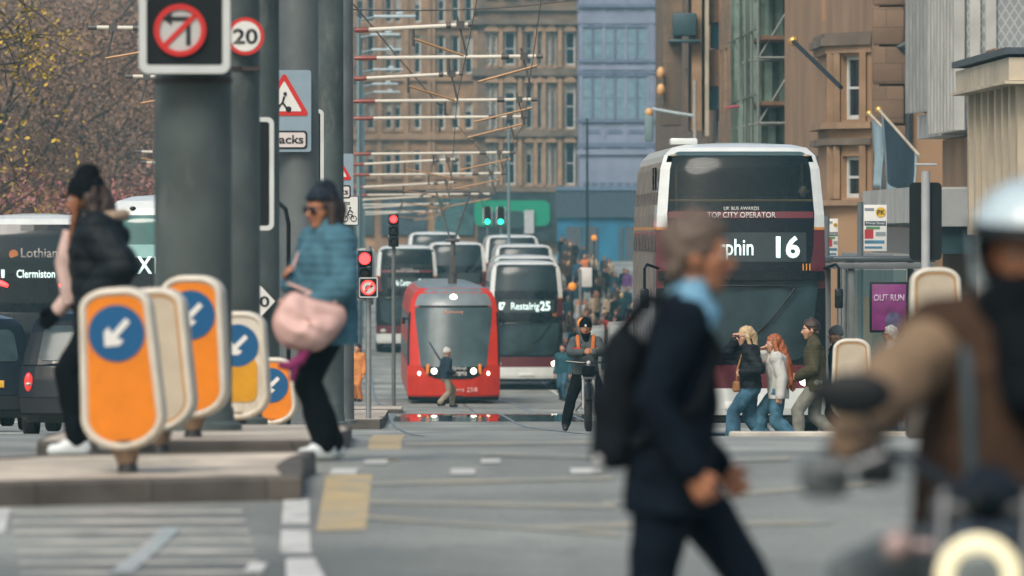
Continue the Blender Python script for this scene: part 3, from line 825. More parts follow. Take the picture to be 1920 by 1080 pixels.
# ------------------------------------------------------------------ traffic signals
def signal(label, c, rotz=0, lit=None, board=(.50, .98), post=None, border=True, lens=.1, group='traffic signals'):
    """three lamp head at c (centre), front towards -y"""
    root = thing('traffic_signal', label, 'traffic light', c, rotz, group)
    W, Hh = board
    mb = MB(); mb.prism(rrect(W, Hh, .06), .03, .05); mb.build('backing_board', BLACKM, root, smooth=False)
    if border:
        mb = MB(); ring(mb, rrect(W, Hh, .06), rrect(W-.075, Hh-.075, .03), .02, .029); ring(mb, rrect(W+.01, Hh+.01, .06), rrect(W-.075, Hh-.075, .03), .051, .062); mb.build('white_border', mat('white border', (.62, .65, .62), .5, var=.08), root)
    mb = MB()
    for i in (-1, 0, 1): mb.rbox((0, -.04, i*.29), (.27, .16, .28), .03)
    mb.build('lamp_case', BLACKM, root)
    for i, k in ((1, 'red'), (0, 'amber'), (-1, 'green')):
        m = {'red': LRED, 'amber': LAMB, 'green': LGRN}[k] if (lit and k in lit) else DOFF
        l = MB(); l.ball((0, -.122, i*.29), (lens, .02, lens), 0, 20); l.build('lens', m, root)
        v = MB(); pts = [(lens*1.12*math.cos(R(a)), i*.29 + lens*1.12*math.sin(R(a))) for a in range(-20, 201, 15)]
        v.grid([[V((x, y, z)) for x, z in pts] for y in (-.12, -.26)]); v.build('visor', BLACKM, root)
    if post:
        pm = MB(); pm.cyl((0, .09, gz(c.x, c.y) - c.z), (0, .09, Hh/2), .055, 0, 14); pm.build('post', POLE2, root)
    return root
signal('back of a white bordered signal board beside the 20 sign pole', P(455, 326, 200), R(180), None, (.58, 1.05), 1)
signal('back of a white bordered signal board behind the tracks sign', P(564, 278, 152), R(180), None, (.56, .95), 1)
c = P(556, 398, 150); sb = thing('signal_box', 'black signal casing on the poles behind the woman in sunglasses', 'traffic light', c, R(20))
mb = MB(); mb.rbox((0, 0, 0), (.44, .2, .56), .03); mb.build('casing', BLACKM, sb); mb = MB(); mb.rbox((0, -.11, 0), (.3, .03, .4), .01); mb.build('cover', BLACKM, sb); mb = MB(); mb.cyl((0, 0, gz(c.x, c.y) - c.z), (0, 0, -.25), .05, 0, 12); mb.build('post', GREYM, sb)
r1 = signal('near signal showing red above a lit no right turn sign', P(684, 515, 103.5), 0, ('red',), (.34, .95), None, True, .105)
c = P(691, 539, 103.6); c.y -= .3; root = thing('no_right_turn_sign', 'lit black box sign with red no right turn ring under the red signal', 'traffic sign', c, 0)
mb = MB(); mb.prism(rrect(.34, .36, .03), 0, .12); mb.build('casing', BLACKM, root, smooth=False)
mb = MB(); ring(mb, rrect(.35, .37, .03), rrect(.30, .32, .02), -.012, -.001); mb.build('border', mat('white border', (.62, .65, .62), .5, var=.08), root)
RL = mat('red ring lit', (.6, .02, .02), .4, var=0, emit=(1, .05, .04), estr=1.6)
mb = MB(); ring(mb, disc_pts(0, 0, .135, 40), disc_pts(0, 0, .108, 40), -.012, -.002); mb.build('red_ring', RL, root)
fm = MB(); fm.prism(disc_pts(0, 0, .107, 32), -.006, -.001); f = fm.build('face', SIGNW, root, smooth=False)
mb = MB(); mb.tube([(-.04, -.01, -.07), (-.04, -.01, .0), (-.02, -.01, .03), (.05, -.01, .03)], .013, 0, 6); mb.prism([(.04, .07), (.09, .03), (.04, -.01)], -.014, -.007); mb.build('turn_arrow', SIGNK, f)
mb = MB(); mb.box((0, -.0165, 0), (.2, .004, .028), 0, Matrix.Rotation(R(-45), 3, 'Y')); mb.build('slash', RL, f)
mb = MB(); mb.cyl((.0, .4, gz(c.x, c.y)-c.z), (.0, .4, .75), .05, 0, 14); mb.rbox((0, .26, 0), (.08, .3, .08), .01); mb.build('post', GREYM, root)
signal('farther signal showing red left of the tram and buses', P(738, 432, 72), 0, ('red',), (.26, .66), 3.6, True, .09)
signal('left of the pair of far signals showing green', P(914, 404, 40), 0, ('green',), (.42, .80), 4.0, True, .12)
signal('right of the pair of far signals showing green', P(939, 404, 40), 0, ('green',), (.42, .80), 4.0, True, .12)
signal('signal showing red at the far kerb just left of the big bus', P(1203, 510, 58), 0, ('red',), (.42, .90), 3, False, .16)
rb = signal('back of a tall black signal beside the bus stop at right', P(1735, 415, 152), R(180), None, (.40, .96), None, False)
mb = MB(); mb.cyl((.0, .09, gz(rb.location.x, rb.location.y) - rb.location.z), (0, .09, .62), .055, 0, 16); mb.build('post', mat('pale grey post', (.36, .38, .38), .45, var=.1), rb)
mb = MB(); mb.rbox((0, .09, .70), (.27, .2, .03), .01); mb.tube([(0.02, .02, .5), (-.1, .02, .1), (-.12, .02, -.1), (-.02, .05, .0)], .014, 0, 6); mb.build('cap_bracket', mat('pale grey post', (.36, .38, .38)), rb)

# ------------------------------------------------------------------ tram line masts
ARMW = mat('cream insulated arm', (.62, .58, .49), .45, var=.06)
INS = mat('brown red insulator', (.24, .05, .035), .35, var=.1)
RUST = mat('bronze arm', (.30, .17, .08), .45, metal=.3, var=.15)
FIT = mat('line fitting', (.09, .085, .08), .5, metal=.4, var=.1)
masts = [(57, 105, 885, 165, 1), (109, 97, 1018, 330, 0), (148, 91.5, 868, 235, 1), (190, 85, 1008, 330, 0), (222, 79.5, 988, 340, 0), (289, 67, 967, 252, 0),
         (309, 63, 860, 262, 1), (328, 60, 950, 380, 0), (352, 53, 857, 380, 1), (366, 49, 928, 400, 0), (376, 45.5, 852, 400, 1), (384, 42, 848, 420, 0), (391, 38.5, 842, 430, 1), (398, 35, 838, 450, 0), (404, 31.5, 830, 460, 1)]
tops = []
def mast(i, row, s, xr, xl, down):
    px = 649
    g = PG(px, s, .0); zarm = ZC - (row-YH)/s - g.z
    root = thing('tram_wire_mast', 'grey tram wire mast with cream arms reaching over both tracks', 'mast', g, 0, 'tram wire masts receding along the street')
    mb = MB(); mb.tube([(0, 0, 0), (0, 0, zarm+1.0)], [.15, .11], 0, 14); mb.build('pole', POLE2, root)
    for sgn, end in ((1, (xr-px)/s), (-1, (px-xl)/s)):
        L = end; rise = .055*(L-.3) if down else .01*L
        if sgn < 0: rise = .012*L
        q = lambda t: V((sgn*(.15 + (L-.15)*t), 0, zarm + rise*t))
        a = MB(); a.tube([q(.12), q(.97)], .038, 0, 10); ao = a.build('arm', ARMW, root)
        n = MB(); n.tube([q(.0), q(.02), q(.05), q(.12)], [.03, .048, .052, .045], 0, 10); n.build('insulator', INS, ao)
        n = MB(); n.tube([q(.965), q(1)], .047, 0, 10); n.tube([q(.78), q(.82)], .06, 0, 10)
        n.tube([q(.50), q(.50) + V((0, 0, -.16)), q(.50) + V((0, 0, -.34))], .028, 0, 8); n.tube([q(.9) + V((-sgn*.06, 0, .16)), q(.9) + V((sgn*.12, 0, -.55))], .02, 0, 8); n.box(q(.9), (.14, .12, .14)); n.build('fittings', FIT, ao)
        st = MB()
        if down: st.tube([q(.5) + V((0, 0, -.20)), q(.93) + V((0, 0, -.55))], .024, 0, 8)
        else: st.tube([q(.66) + V((0, 0, -.48)), q(.97) + V((0, 0, -.18))], .024, 0, 8)
        st.build('registration_arm', RUST, root)
        if sgn > 0: tops.append((g + q(.9) + V((.1, 0, -.55)), g + q(.9)))
    return root
for i, a in enumerate(masts): mast(i, *a)
near_t = [street(.8, 40) + V((0, 0, 6.6))]
wr = MB(); pts = [t[0] for t in tops]
even = [tops[i] for i in (0, 2, 6, 8, 10, 12, 14)]; odd = [tops[i] for i in (1, 3, 4, 5, 7, 9, 11, 13)]
for grp, lab in ((even, 'thin contact wire running down the street over the left track'), (odd, 'thin contact wire running down the street over the right track')):
    w_ = MB(); a0 = grp[0][0] + (grp[0][0]-grp[1][0])*2
    w_.tube([a0] + [t[0] for t in grp] , .009, 0, 5)
    up = [grp[0][1] + (grp[0][1]-grp[1][1])*2 + V((0, 0, .2))]
    for i, t in enumerate(grp):
        if i: up.append((grp[i-1][1] + t[1])/2 + V((0, 0, -.18)))
        up.append(t[1])
    tag(w_.build('overhead_wire', FIT), lab, 'overhead wire')
for (x0, y0, s0), (x1, y1, s1), lb in (((600, 16, 112), (1085, -2, 62), 'dark span wire crossing the top of the view'), ((663, 8, 108), (950, 330, 40), 'sagging span wire slanting down to the teal mast')):
    w_ = MB(); a, b = P(x0, y0, s0), P(x1, y1, s1)
    w_.tube([a.lerp(b, t/8) + V((0, 0, -.6*t/8*(1-t/8))) for t in range(9)], .014, 0, 5); tag(w_.build('span_wire', FIT), lb, 'overhead wire')

# street lamps: distant luminaires seen over the tram, plain masts
LUM = mat('luminaire pale blue grey', (.42, .52, .55), .4, var=.08); TEAL = mat('teal grey post', (.16, .24, .26), .5, var=.1)
def lamp_post(label, px, row, s, arm_l, arm_r=0, m=TEAL, r=.08):
    g = PG(px, s); z = ZC - (row-YH)/s - g.z
    root = thing('street_lamp', label, 'street lamp', g, 0, 'street lamps along the far street')
    mb = MB(); mb.tube([(0, 0, 0), (0, 0, z)], [r, r*.7], 0, 12); mb.build('post', m, root)
    for a in (arm_l, arm_r):
        if a:
            h = MB(); h.rbox((a*.62, 0, z+.02), (abs(a)*.72, .28, .10), .04); h.rbox((a*.7, 0, z+.12), (.25, .2, .10), .03); h.build('lamp_head', LUM, root)
            h = MB(); h.tube([(0, 0, z-.1), (a*.3, 0, z)], .04, 0, 8); h.build('arm', m, root)
    return root
for i, (row, s, al) in enumerate(((32, 58, 1.9), (66, 52, 1.5), (94, 47, 1.7), (131, 42, 1.9), (158, 38, 1.8), (173, 35, 2))):
    lamp_post('far street lamp with flat pale head among the white tram arms', 672 + i*2, row, s, al)
lamp_post('tall teal grey post rising behind the pair of green signals', 954, 232, 44, -.0, 0)
lamp_post('thin dark post in front of the lavender building wrap', 1101, 222, 30, -.0, 0, BLACKM, .09)
# lamp on a bracket left of the bus roof
g = PG(1303, 52); z = ZC - (150-YH)/52 - g.z; za = ZC - (212-YH)/52 - g.z
root = thing('street_lamp', 'pale post with long arm and lantern above the left of the big bus', 'street lamp', g, 0)
mb = MB(); mb.tube([(0, 0, 0), (0, 0, z)], [.10, .06], 0, 12); mb.build('post', mat('warm grey post', (.34, .32, .29), .5), root)
mb = MB(); mb.tube([(0, 0, za-.1), (-.7, 0, za), (-1.55, 0, za+.16)], [.05, .06, .05], 0, 8); mb.build('arm', LUM, root)
mb = MB(); mb.ball((-1.65, 0, za+.02), (.16, .16, .17), 0, 12); mb.build('lantern', mat('amber lantern glass', (.62, .36, .16), .4, var=.1), root)
mb = MB(); mb.rbox((-1.66, 0, za-.55), (.3, .26, .95), .06); mb.build('lantern_stem', TEAL, root)
# ------------------------------------------------------------------ vehicles
WHITEP = mat('bus white paint', (.62, .65, .62), .28, var=.06, coat=.5)
MAROON = mat('bus maroon paint', (.10, .012, .018), .28, var=.1, coat=.5)
BORANGE = mat('bus orange line', (.62, .25, .04), .4, var=.05)
GLASSK = mat('bus dark glass', (.010, .018, .022), .12, var=.35, scale=.8, spec=.35)
GLASSU = mat('bus upper glass', (.018, .032, .038), .16, var=.6, scale=.9, spec=.3)
GLASSL = mat('bus lower glass', (.022, .04, .046), .14, var=.7, scale=1.1, spec=.35)
BLACKP = mat('bus gloss black', (.006, .010, .013), .10, var=.2, spec=.35)
STRIPM = mat('dark red film strip', (.13, .03, .035), .35, var=.1)
SIDEB = mat('bus side painted reflection', (.22, .18, .14), .5, var=.45, scale=2.5)  # tan reflections painted into the colour of the white bus side
TYRE = mat('tyre', (.018, .018, .018), .85, var=.2)
RIM = mat('wheel rim', (.3, .3, .3), .4, metal=.7, var=.1)
CHROME = mat('chrome', (.7, .7, .7), .12, metal=1, var=0)
PLATEY = mat('yellow number plate', (.75, .42, .04), .4, var=.04)
PLATEW = mat('white number plate', (.7, .7, .66), .4, var=.04)
SEATM = mat('passenger silhouette', (.03, .035, .04), .8, var=.3)

def wheel(name, parent, c, r, wd):
    """axle along x"""
    mb = MB(); n = 28
    prof = [(r*.62, -wd/2), (r*.93, -wd/2), (r, -wd*.36), (r, wd*.36), (r*.93, wd/2), (r*.62, wd/2)]
    mb.grid([[V((x, q*math.cos(2*math.pi*j/n), q*math.sin(2*math.pi*j/n))) for j in range(n)] for q, x in prof], 0, True)
    o = mb.build(name, TYRE, parent, c)
    rm = MB(); rm.grid([[V((x, q*math.cos(2*math.pi*j/n), q*math.sin(2*math.pi*j/n))) for j in range(n)] for q, x in ((.01, -wd*.2), (r*.3, -wd*.28), (r*.5, -wd*.2), (r*.63, -wd*.48), (r*.63, wd*.48), (r*.5, wd*.2), (r*.3, wd*.28), (.01, wd*.2))], 0, True)
    rm.build('rim', RIM, o); return o

class Shell:
    """vehicle body: z levels with half width, front and rear y; front and rear bow outwards in plan"""
    def __init__(s, lv, bow, p=4.0): s.lv = lv; s.bow = bow; s.p = p
    def at(s, z):
        lv = s.lv
        for i in range(len(lv)-1):
            if z <= lv[i+1][0]: break
        a, b = lv[i], lv[i+1]; t = max(0, min(1, (z-a[0])/(b[0]-a[0])))
        return [a[j] + (b[j]-a[j])*t for j in (1, 2, 3)]
    def front(s, x, z):
        w, yf, yr = s.at(z); t = min(1, abs(x)/w)
        return yf + s.bow*(t**s.p)*.6 + s.bow*.4*t*t
    def rear(s, x, z):
        w, yf, yr = s.at(z); t = min(1, abs(x)/w); return yr - s.bow*(t**s.p)*.5
    def ring(s, z):
        w, yf, yr = s.at(z); o = []
        T = [-1, -.985, -.95, -.88, -.75, -.5, -.25, 0, .25, .5, .75, .88, .95, .985, 1]
        for t in T: o.append(V((t*w, s.front(t*w, z), z)))
        for k in (.12, .3, .5, .7, .88): o.append(V((w, yf + (yr-yf)*k + s.bow*(1-k), z)))
        for t in T[::-1]: o.append(V((t*w, s.rear(t*w, z), z)))
        for k in (.88, .7, .5, .3, .12): o.append(V((-w, yf + (yr-yf)*k + s.bow*(1-k), z)))
        return o
    def body(s, mb, zs, mfun, hole=None):
        rows = [s.ring(z) for z in zs]; n = len(rows[0])
        for i in range(len(zs)-1):
            zc = (zs[i]+zs[i+1])/2
            for j in range(n):
                q = [rows[i][j], rows[i][(j+1) % n], rows[i+1][(j+1) % n], rows[i+1][j]]
                c = sum(q, V())/4
                if hole and hole(c): continue
                mb.add(q, [(0, 1, 2, 3)], mfun(c, zc, j))
        mb.add(rows[0], [list(range(n))[::-1]], mfun(V((0, 0, zs[0])), zs[0], 0)); mb.add(rows[-1], [list(range(n))], mfun(V((0, 5, zs[-1])), zs[-1], 99))
    def patch(s, mb, rows, m=0, off=.012, rear=False, nx=14, thick=True):
        f = s.rear if rear else s.front; sg = 1 if rear else -1; g = []
        for z, x0, x1 in rows:
            g.append([V((x0 + (x1-x0)*i/nx, f(x0 + (x1-x0)*i/nx, z) + sg*off, z)) for i in range(nx+1)])
        mb.grid(g, m)
        # rim back to the body so the patch is a solid sheet
        loop = g[0] + [r[-1] for r in g[1:-1]] + g[-1][::-1] + [r[0] for r in g[1:-1]][::-1]
        mb.grid([loop, [p - V((0, sg*(off+.01), 0)) for p in loop]], m, True)
def rows_round(z0, z1, hw0, hw1, r0=.1, r1=.1, n=5, cx=0, sag=0):
    """rows of a rounded panel from z0 to z1 (half width interpolated)"""
    zs = [z0 + r0*(1-math.cos(R(90*i/n))) for i in range(n+1)] + [z0 + r0 + (z1-r1-z0-r0)*k/8 for k in range(1, 8)] + [z1 - r1 + r1*math.sin(R(90*i/n)) for i in range(n+1)]
    o = []
    for z in zs:
        t = (z-z0)/(z1-z0); h = hw0 + (hw1-hw0)*t
        if z < z0+r0: u = (z0+r0-z)/r0; h -= r0*(1-math.sqrt(max(0, 1-u*u)))
        if z > z1-r1: u = (z-z1+r1)/r1; h -= r1*(1-math.sqrt(max(0, 1-u*u)))
        o.append((z, cx-h, cx+h))
    return o

CLEARG = bpy.data.materials.new('tinted windscreen'); CLEARG.use_nodes = True; MATS[CLEARG.name] = CLEARG
_n = CLEARG.node_tree.nodes; _l = CLEARG.node_tree.links; _b = _n['Principled BSDF']; _b.inputs['Base Color'].default_value = (.02, .035, .04, 1); _b.inputs['Roughness'].default_value = .1; _b.inputs['Specular IOR Level'].default_value = .4
_t = _n.new('ShaderNodeBsdfTransparent'); _t.inputs['Color'].default_value = (.55, .68, .70, 1); _m = _n.new('ShaderNodeMixShader'); _m.inputs[0].default_value = .45
_l.new(_t.outputs[0], _m.inputs[1]); _l.new(_b.outputs[0], _m.inputs[2]); _l.new(_m.outputs[0], _n['Material Output'].inputs['Surface'])
def saloon(root):
    k = MB(); k.span((-1.15, .5, 2.62), (1.15, 9, 2.68)); k.build('upper_floor', SEATM, root, smooth=False)
    for row in range(4):
        for x in (-.85, -.42, .42, .85):
            k = MB(); k.rbox((x, 1.5 + row*.85, 3.32), (.40, .10, .75), .05); k.rbox((x, 1.3 + row*.85, 3.08), (.40, .42, .12), .04); k.build('passenger_seat', mat('seat moquette', (.10, .11, .11), .9, var=.3, scale=12), root)
    for x in (-.95, .95): k = MB(); k.tube([(x, .95, 2.7), (x, .95, 4.2)], .018, 0, 8); k.build('grab_pole', mat('grab pole', (.5, .25, .05), .4), root)
    k = MB(); k.rbox((0, 1.4, 4.22), (1.5, .5, .18), .08); k.build('ceiling_duct', mat('bus ceiling', (.3, .32, .32), .7), root)
    k = MB(); k.tube([(-1.1, .55, 3.62), (1.1, .55, 3.62)], .02, 0, 8); k.build('front_rail', mat('grab pole', (.5, .25, .05)), root)
def double_decker(label, loc, rotz, dest=None, num=None, icon=False, group=None, award=False, side_refl=0, detail=True):
    root = thing('double_decker_bus', label, 'bus', loc, rotz, group)
    S = Shell([(.28, 1.22, .05, 10.9), (.5, 1.27, 0, 11), (1.3, 1.275, -.02, 11), (2.3, 1.275, .05, 11), (2.6, 1.275, .07, 11), (3.4, 1.26, .16, 10.98), (4.1, 1.20, .36, 10.9), (4.3, 1.14, .46, 10.86), (4.42, 1.02, .60, 10.8), (4.47, .80, .85, 10.6), (4.5, .3, 1.6, 10.2)], .30)
    zs = [.28, .4, .5, .66, .70, .80, 1.0, 1.15, 1.3, 1.6, 2.0, 2.3, 2.45, 2.6, 2.9, 3.18, 3.22, 3.4, 3.7, 3.9, 4.1, 4.2, 4.3, 4.37, 4.42, 4.47, 4.5]
    def mf(c, z, j):
        fr = c.y < 1.2
        if z > 3.22: return 4 if (side_refl == 1 and not fr and z < 4.2) else 0
        if z > 3.18: return 2
        if fr:
            if z > 2.3: return 1
            if z > 1.2: return 3
            if z > .8: return 1
            if z > .76: return 2
            return 0 if z > .38 else 3
        if z > .76: return 4 if side_refl == 1 else (1 if z < 2.6 else 0)
        return 0 if z > .38 else 3
    mb = MB(); S.body(mb, zs, mf, (lambda c: c.y < 1.2 and abs(c.x) < 1.07 and 3.47 < c.z < 4.30) if award else None); mb.build('body', [WHITEP, MAROON, BORANGE, BLACKP, SIDEB], root, ang=40)
    # side glazing (both decks), wheel arches, wheels
    for sx in (-1, 1):
        g = MB()
        for z0, z1 in ((2.85, 3.75), (1.25, 2.15)):
            wq = S.at((z0+z1)/2)[0]
            for k in range(7):
                ya = .75 + k*1.42 + (.0 if z0 > 2 else .0)
                g.add([V((sx*(S.at(z0)[0]+.008), ya, z0)), V((sx*(S.at(z0)[0]+.008), ya+1.3, z0)), V((sx*(S.at(z1)[0]+.008), ya+1.3, z1)), V((sx*(S.at(z1)[0]+.008), ya, z1))], [(0, 1, 2, 3)])
        g.build('side_windows', GLASSK, root, smooth=False)
    for sx in (-1, 1):
        for y in (2.6, 8.4): wheel('wheel', root, (sx*1.12, y, .48), .48, .3)
    up = MB(); S.patch(up, rows_round(3.46, 4.36, 1.10, 1.02, .06, .12)); up.build('upper_windscreen', CLEARG if award else GLASSU, root, ang=60)
    if award: saloon(root)
    bp = MB(); S.patch(bp, [(z, -h, h) for z, h in ((2.44, .98), (2.57, 1.02), (2.75, 1.06), (2.95, 1.09), (3.2, 1.10), (3.34, 1.105), (3.46, 1.105))], off=.010); bo = bp.build('destination_panel', BLACKP, root, ang=60)
    dp = MB(); S.patch(dp, [(2.70, -.82, .98), (3.14, -.82, .98)], off=.016); dp.build('display_window', mat('display glass', (.03, .042, .042), .25, var=.1), bo)
    if award:
        st = MB(); S.patch(st, [(3.355, -1.09, 1.09), (3.455, -1.09, 1.09)], off=.018); so_ = st.build('red_strip', STRIPM, root, ang=60)
        text('TOP CITY OPERATOR', .082, SIGNW, so_, (.0, S.front(0, 3.4)-.03, 3.362), .012, 1.03)
        text('UK BUS AWARDS', .052, SIGNW, so_, (.0, S.front(0, 3.5)-.02, 3.475), .010, .53)
    lw = MB(); S.patch(lw, rows_round(1.22, 2.42, 1.02, 1.17, .28, .06)); lw.build('lower_windscreen', GLASSL, root, ang=60)
    sp = MB(); S.patch(sp, [(2.42, -1.25, 1.25), (2.50, -1.255, 1.255), (2.56, -1.25, 1.25)], off=.10); sp.build('sun_visor', BLACKP, root)
    if dest: text(dest, .24, LED, bo, (.19 if not icon else -.05, S.front(.3, 2.93)-.05, 2.80), .012, .82 if not icon else .98, align='RIGHT' if not icon else 'CENTER')
    if num: text(num, .30, LED, bo, (.66, S.front(.66, 2.93)-.05, 2.77), .03, .36)
    if icon:
        ic = MB(); ic.prism(rrect(.22, .26, .04), -.004, 0); i = ic.build('route_icon', LED, bo, (-.84, S.front(.84, 2.93)-.03, 2.92)); b2 = MB(); b2.prism([(-.05, -.06), (.06, .02), (-.02, .09)], -.008, -.004); b2.build('icon_mark', BLACKP, i)
    vt = MB()
    for i in range(4): vt.box((.88 + i*.05, S.front(1.0, 2.6)-.03, 2.62), (.018, .02, .10))
    vt.build('vent_slots', BORANGE, root)
    wp = MB(); y = S.front(.2, 2.1)-.05
    wp.tube([(-.1, y+.02, 1.3), (.5, y-.02, 1.9), (.8, y+.06, 2.3)], .018, 0, 6); wp.tube([(-.9, y+.12, 2.30), (-.2, y-.02, 2.34), (.9, y+.08, 2.33)], .015, 0, 6); wp.build('wiper', BLACKP, root)
    for sx in (-1, 1):
        h = MB(); h.ball((sx*.98, S.front(.98, .92)-.01, .92), (.13, .05, .09), 0, 14); h.build('headlight', LWHT if not detail or sx > 0 else mat('headlamp glass', (.5, .5, .48), .15, var=.1), root)
        m_ = MB(); m_.tube([(sx*1.24, .28, 2.6), (sx*1.42, .1, 2.66), (sx*1.46, .02, 2.6), (sx*1.46, .02, 2.3)], .022, 0, 8); m_.rbox((sx*1.46, .02, 2.15), (.13, .08, .30), .03); m_.build('mirror', BLACKP, root)
        k = MB(); k.ball((sx*1.0, S.front(1.0, 4.28)-.01, 4.30), (.06, .03, .022), 0, 10); k.build('marker_lamp', mat('marker lamp', (.35, .30, .2), .3), root)
    np_ = MB(); np_.rbox((0, S.front(0, .55)-.02, .55), (.52, .02, .11), .005); np_.build('number_plate', PLATEW, root)
    bd = MB(); bd.box((0, S.front(0, .36)-.01, .34), (1.9, .05, .07)); bd.build('bumper_grille', BLACKP, root)
    return root, S

b16, S16 = double_decker('large white and maroon double decker numbered 16, TOP CITY OPERATOR across its front', PG(1391, 125), SROT, 'Torphin', '16', False, 'double decker buses', True, 1)
cap = MB(); cap.rbox((-.82, 1.5, 4.52), (.42, .5, .10), .03); cap.build('roof_vent', WHITEP, b16)
vp = MB()
for k in (0, 1): vp.box((-1.262, 1.0 + k*.9, 3.95), (.03, .28, .34))
vp.build('side_vents', BLACKP, b16)
# driver's and passengers' shapes behind the upper glass are part of what the dark glass shows: seat backs inside
b25, S25 = double_decker('double decker numbered 25 with white letters, standing right of the red tram', PG(987, 54), SROT, 'Restalrig', '25', True, 'double decker buses')
for px, s, lb in ((985, 50, 'double decker right behind the number 25 bus, its roof showing above'), (983, 44.5, 'third double decker in the right hand queue, white roof with dark glass'), (961, 41, 'last double decker in the right hand queue, highest roof of the three')):
    double_decker(lb, PG(px, s), SROT, None, None, False, 'double decker buses', detail=False)
double_decker('double decker numbered 22 at the far left of the tram with one lit headlamp', PG(763, 45), SROT, 'Gyle Centre', '22', False, 'double decker buses', True)
double_decker('double decker without lettering directly behind the red tram, left of its pantograph', PG(857, 43.5), SROT, None, None, False, 'double decker buses', detail=False)
double_decker('double decker whose roof shows behind the number 22 bus', PG(815, 40), SROT, None, None, False, 'double decker buses', detail=False)

# rear of the black backed bus at the left edge, and the pale bus behind the walker
def bus_rear(label, loc, rotz):
    root = thing('double_decker_bus', label, 'bus', loc, rotz, 'double decker buses')
    S = Shell([(.28, 1.22, .05, 10.9), (.6, 1.27, 0, 11), (2.4, 1.275, .0, 11), (3.4, 1.265, .06, 10.98), (3.9, 1.23, .16, 10.9), (4.12, 1.16, .26, 10.86), (4.24, 1.02, .42, 10.8), (4.32, .80, .7, 10.6), (4.36, .3, 1.5, 10.2)], .22, 5)
    zs = [.28, .45, .6, .9, 1.3, 1.8, 2.4, 2.9, 3.4, 3.7, 3.9, 4.05, 4.12, 4.18, 4.24, 4.32, 4.36]
    mb = MB(); S.body(mb, zs, lambda c, z, j: 0 if z > 4.10 else (1 if c.y < .5 or z > 2 else 2)); mb.build('body', [WHITEP, BLACKP, MAROON], root, ang=45)
    g = MB(); S.patch(g, rows_round(3.05, 3.98, 1.12, 1.02, .08, .22)); g.build('rear_window', GLASSK, root, ang=60)
    text('Lothian', .20, mat('sign grey lettering', (.34, .33, .31), .4), root, (.12, S.front(0, 3.5)-.03, 3.40), .012, .80)
    i = MB(); i.prism(disc_pts(0, 0, .10, 20), -.006, 0); i.build('orange_logo', mat('logo orange', (.45, .16, .05), .5), root, (-.44, S.front(.4, 3.5)-.02, 3.47), smooth=False)
    text('Clermiston', .17, LED, root, (.05, S.front(0, 3.1)-.03, 2.96), .012, .84); text('1', .17, LED, root, (-.67, S.front(.67, 3.1)-.04, 2.96), .02, .07)
    for sx in (-1, 1):
        l = MB(); l.tube([(sx*x, S.front(x, z)-.01, z) for x, z in ((.56, 2.78), (.70, 2.84), (.86, 2.84), (.96, 2.80))], [.035, .055, .055, .04], 0, 8); l.build('brake_lamp', LRED, root)
        l = MB(); l.rbox((sx*.93, S.front(.93, 3.94)-.01, 3.94), (.13, .04, .05), .015); l.build('high_brake_lamp', LRED, root)
    l = MB(); l.rbox((0, S.front(0, 1.6)-.005, 1.6), (1.9, .04, 1.2), .08); l.build('engine_cover', BLACKP, root)
    for sx in (-1, 1): wheel('wheel', root, (sx*1.1, 2.4, .48), .48, .3)
    a = MB(); a.rbox((.95, 1.6, 4.42), (.16, .3, .14), .05); a.build('roof_aerial', BLACKP, root)
    return root
bus_rear('black backed double decker at the left edge, lettered Lothian and 1 Clermiston', PG(63, 86), R(1.0))
# second left bus : pale roof, teal glass, front display beginning with X
S = Shell([(.28, 1.22, .05, 10.9), (.6, 1.27, 0, 11), (2.4, 1.275, .02, 11), (3.3, 1.265, .10, 10.98), (3.75, 1.24, .22, 10.9), (3.98, 1.17, .36, 10.86), (4.12, 1.0, .56, 10.8), (4.2, .74, .9, 10.6), (4.24, .3, 1.6, 10.2)], .30, 4)
root = thing('express_coach', 'white roofed bus with teal glass and X lettering behind the walker in black', 'bus', PG(322, 103), R(1), 'double decker buses')
mb = MB(); S.body(mb, [.28, .5, .9, 1.4, 1.9, 2.4, 2.9, 3.3, 3.55, 3.75, 3.9, 3.98, 4.06, 4.12, 4.2, 4.24], lambda c, z, j: 0 if z > 3.75 else 1); mb.build('body', [WHITEP, BLACKP], root, ang=45)
g = MB(); S.patch(g, rows_round(3.32, 3.86, 1.06, .98, .06, .14)); g.build('upper_windscreen', mat('teal tinted glass', (.015, .12, .11), .08, var=.3, scale=.8), root, ang=60)
g = MB(); S.patch(g, [(3.08, -1.05, 1.05), (3.20, -1.06, 1.06), (3.32, -1.06, 1.06)], off=.016); g.build('pale_band', mat('pale teal film', (.25, .45, .42), .3, var=.1), root, ang=60)
g = MB(); S.patch(g, rows_round(1.2, 2.45, 1.0, 1.14, .2, .06)); g.build('lower_windscreen', GLASSK, root, ang=60)
text('X18', .30, LED, root, (-.32, S.front(.3, 2.9)-.05, 2.80), .02, .62)
for sx in (-1, 1):
    wheel('wheel', root, (sx*1.1, 2.4, .48), .48, .3)
    k = MB(); k.ball((sx*.72, S.front(.72, 3.98)-.02, 3.98), (.06, .03, .04), 0, 10); k.build('marker_lamp', BLACKP, root)
    m_ = MB(); m_.tube([(sx*1.22, .3, 2.6), (sx*1.42, .1, 2.66), (sx*1.45, .02, 2.4)], .022, 0, 8); m_.rbox((sx*1.45, .02, 2.15), (.2, .1, .42), .04); m_.build('mirror', BLACKP, root)

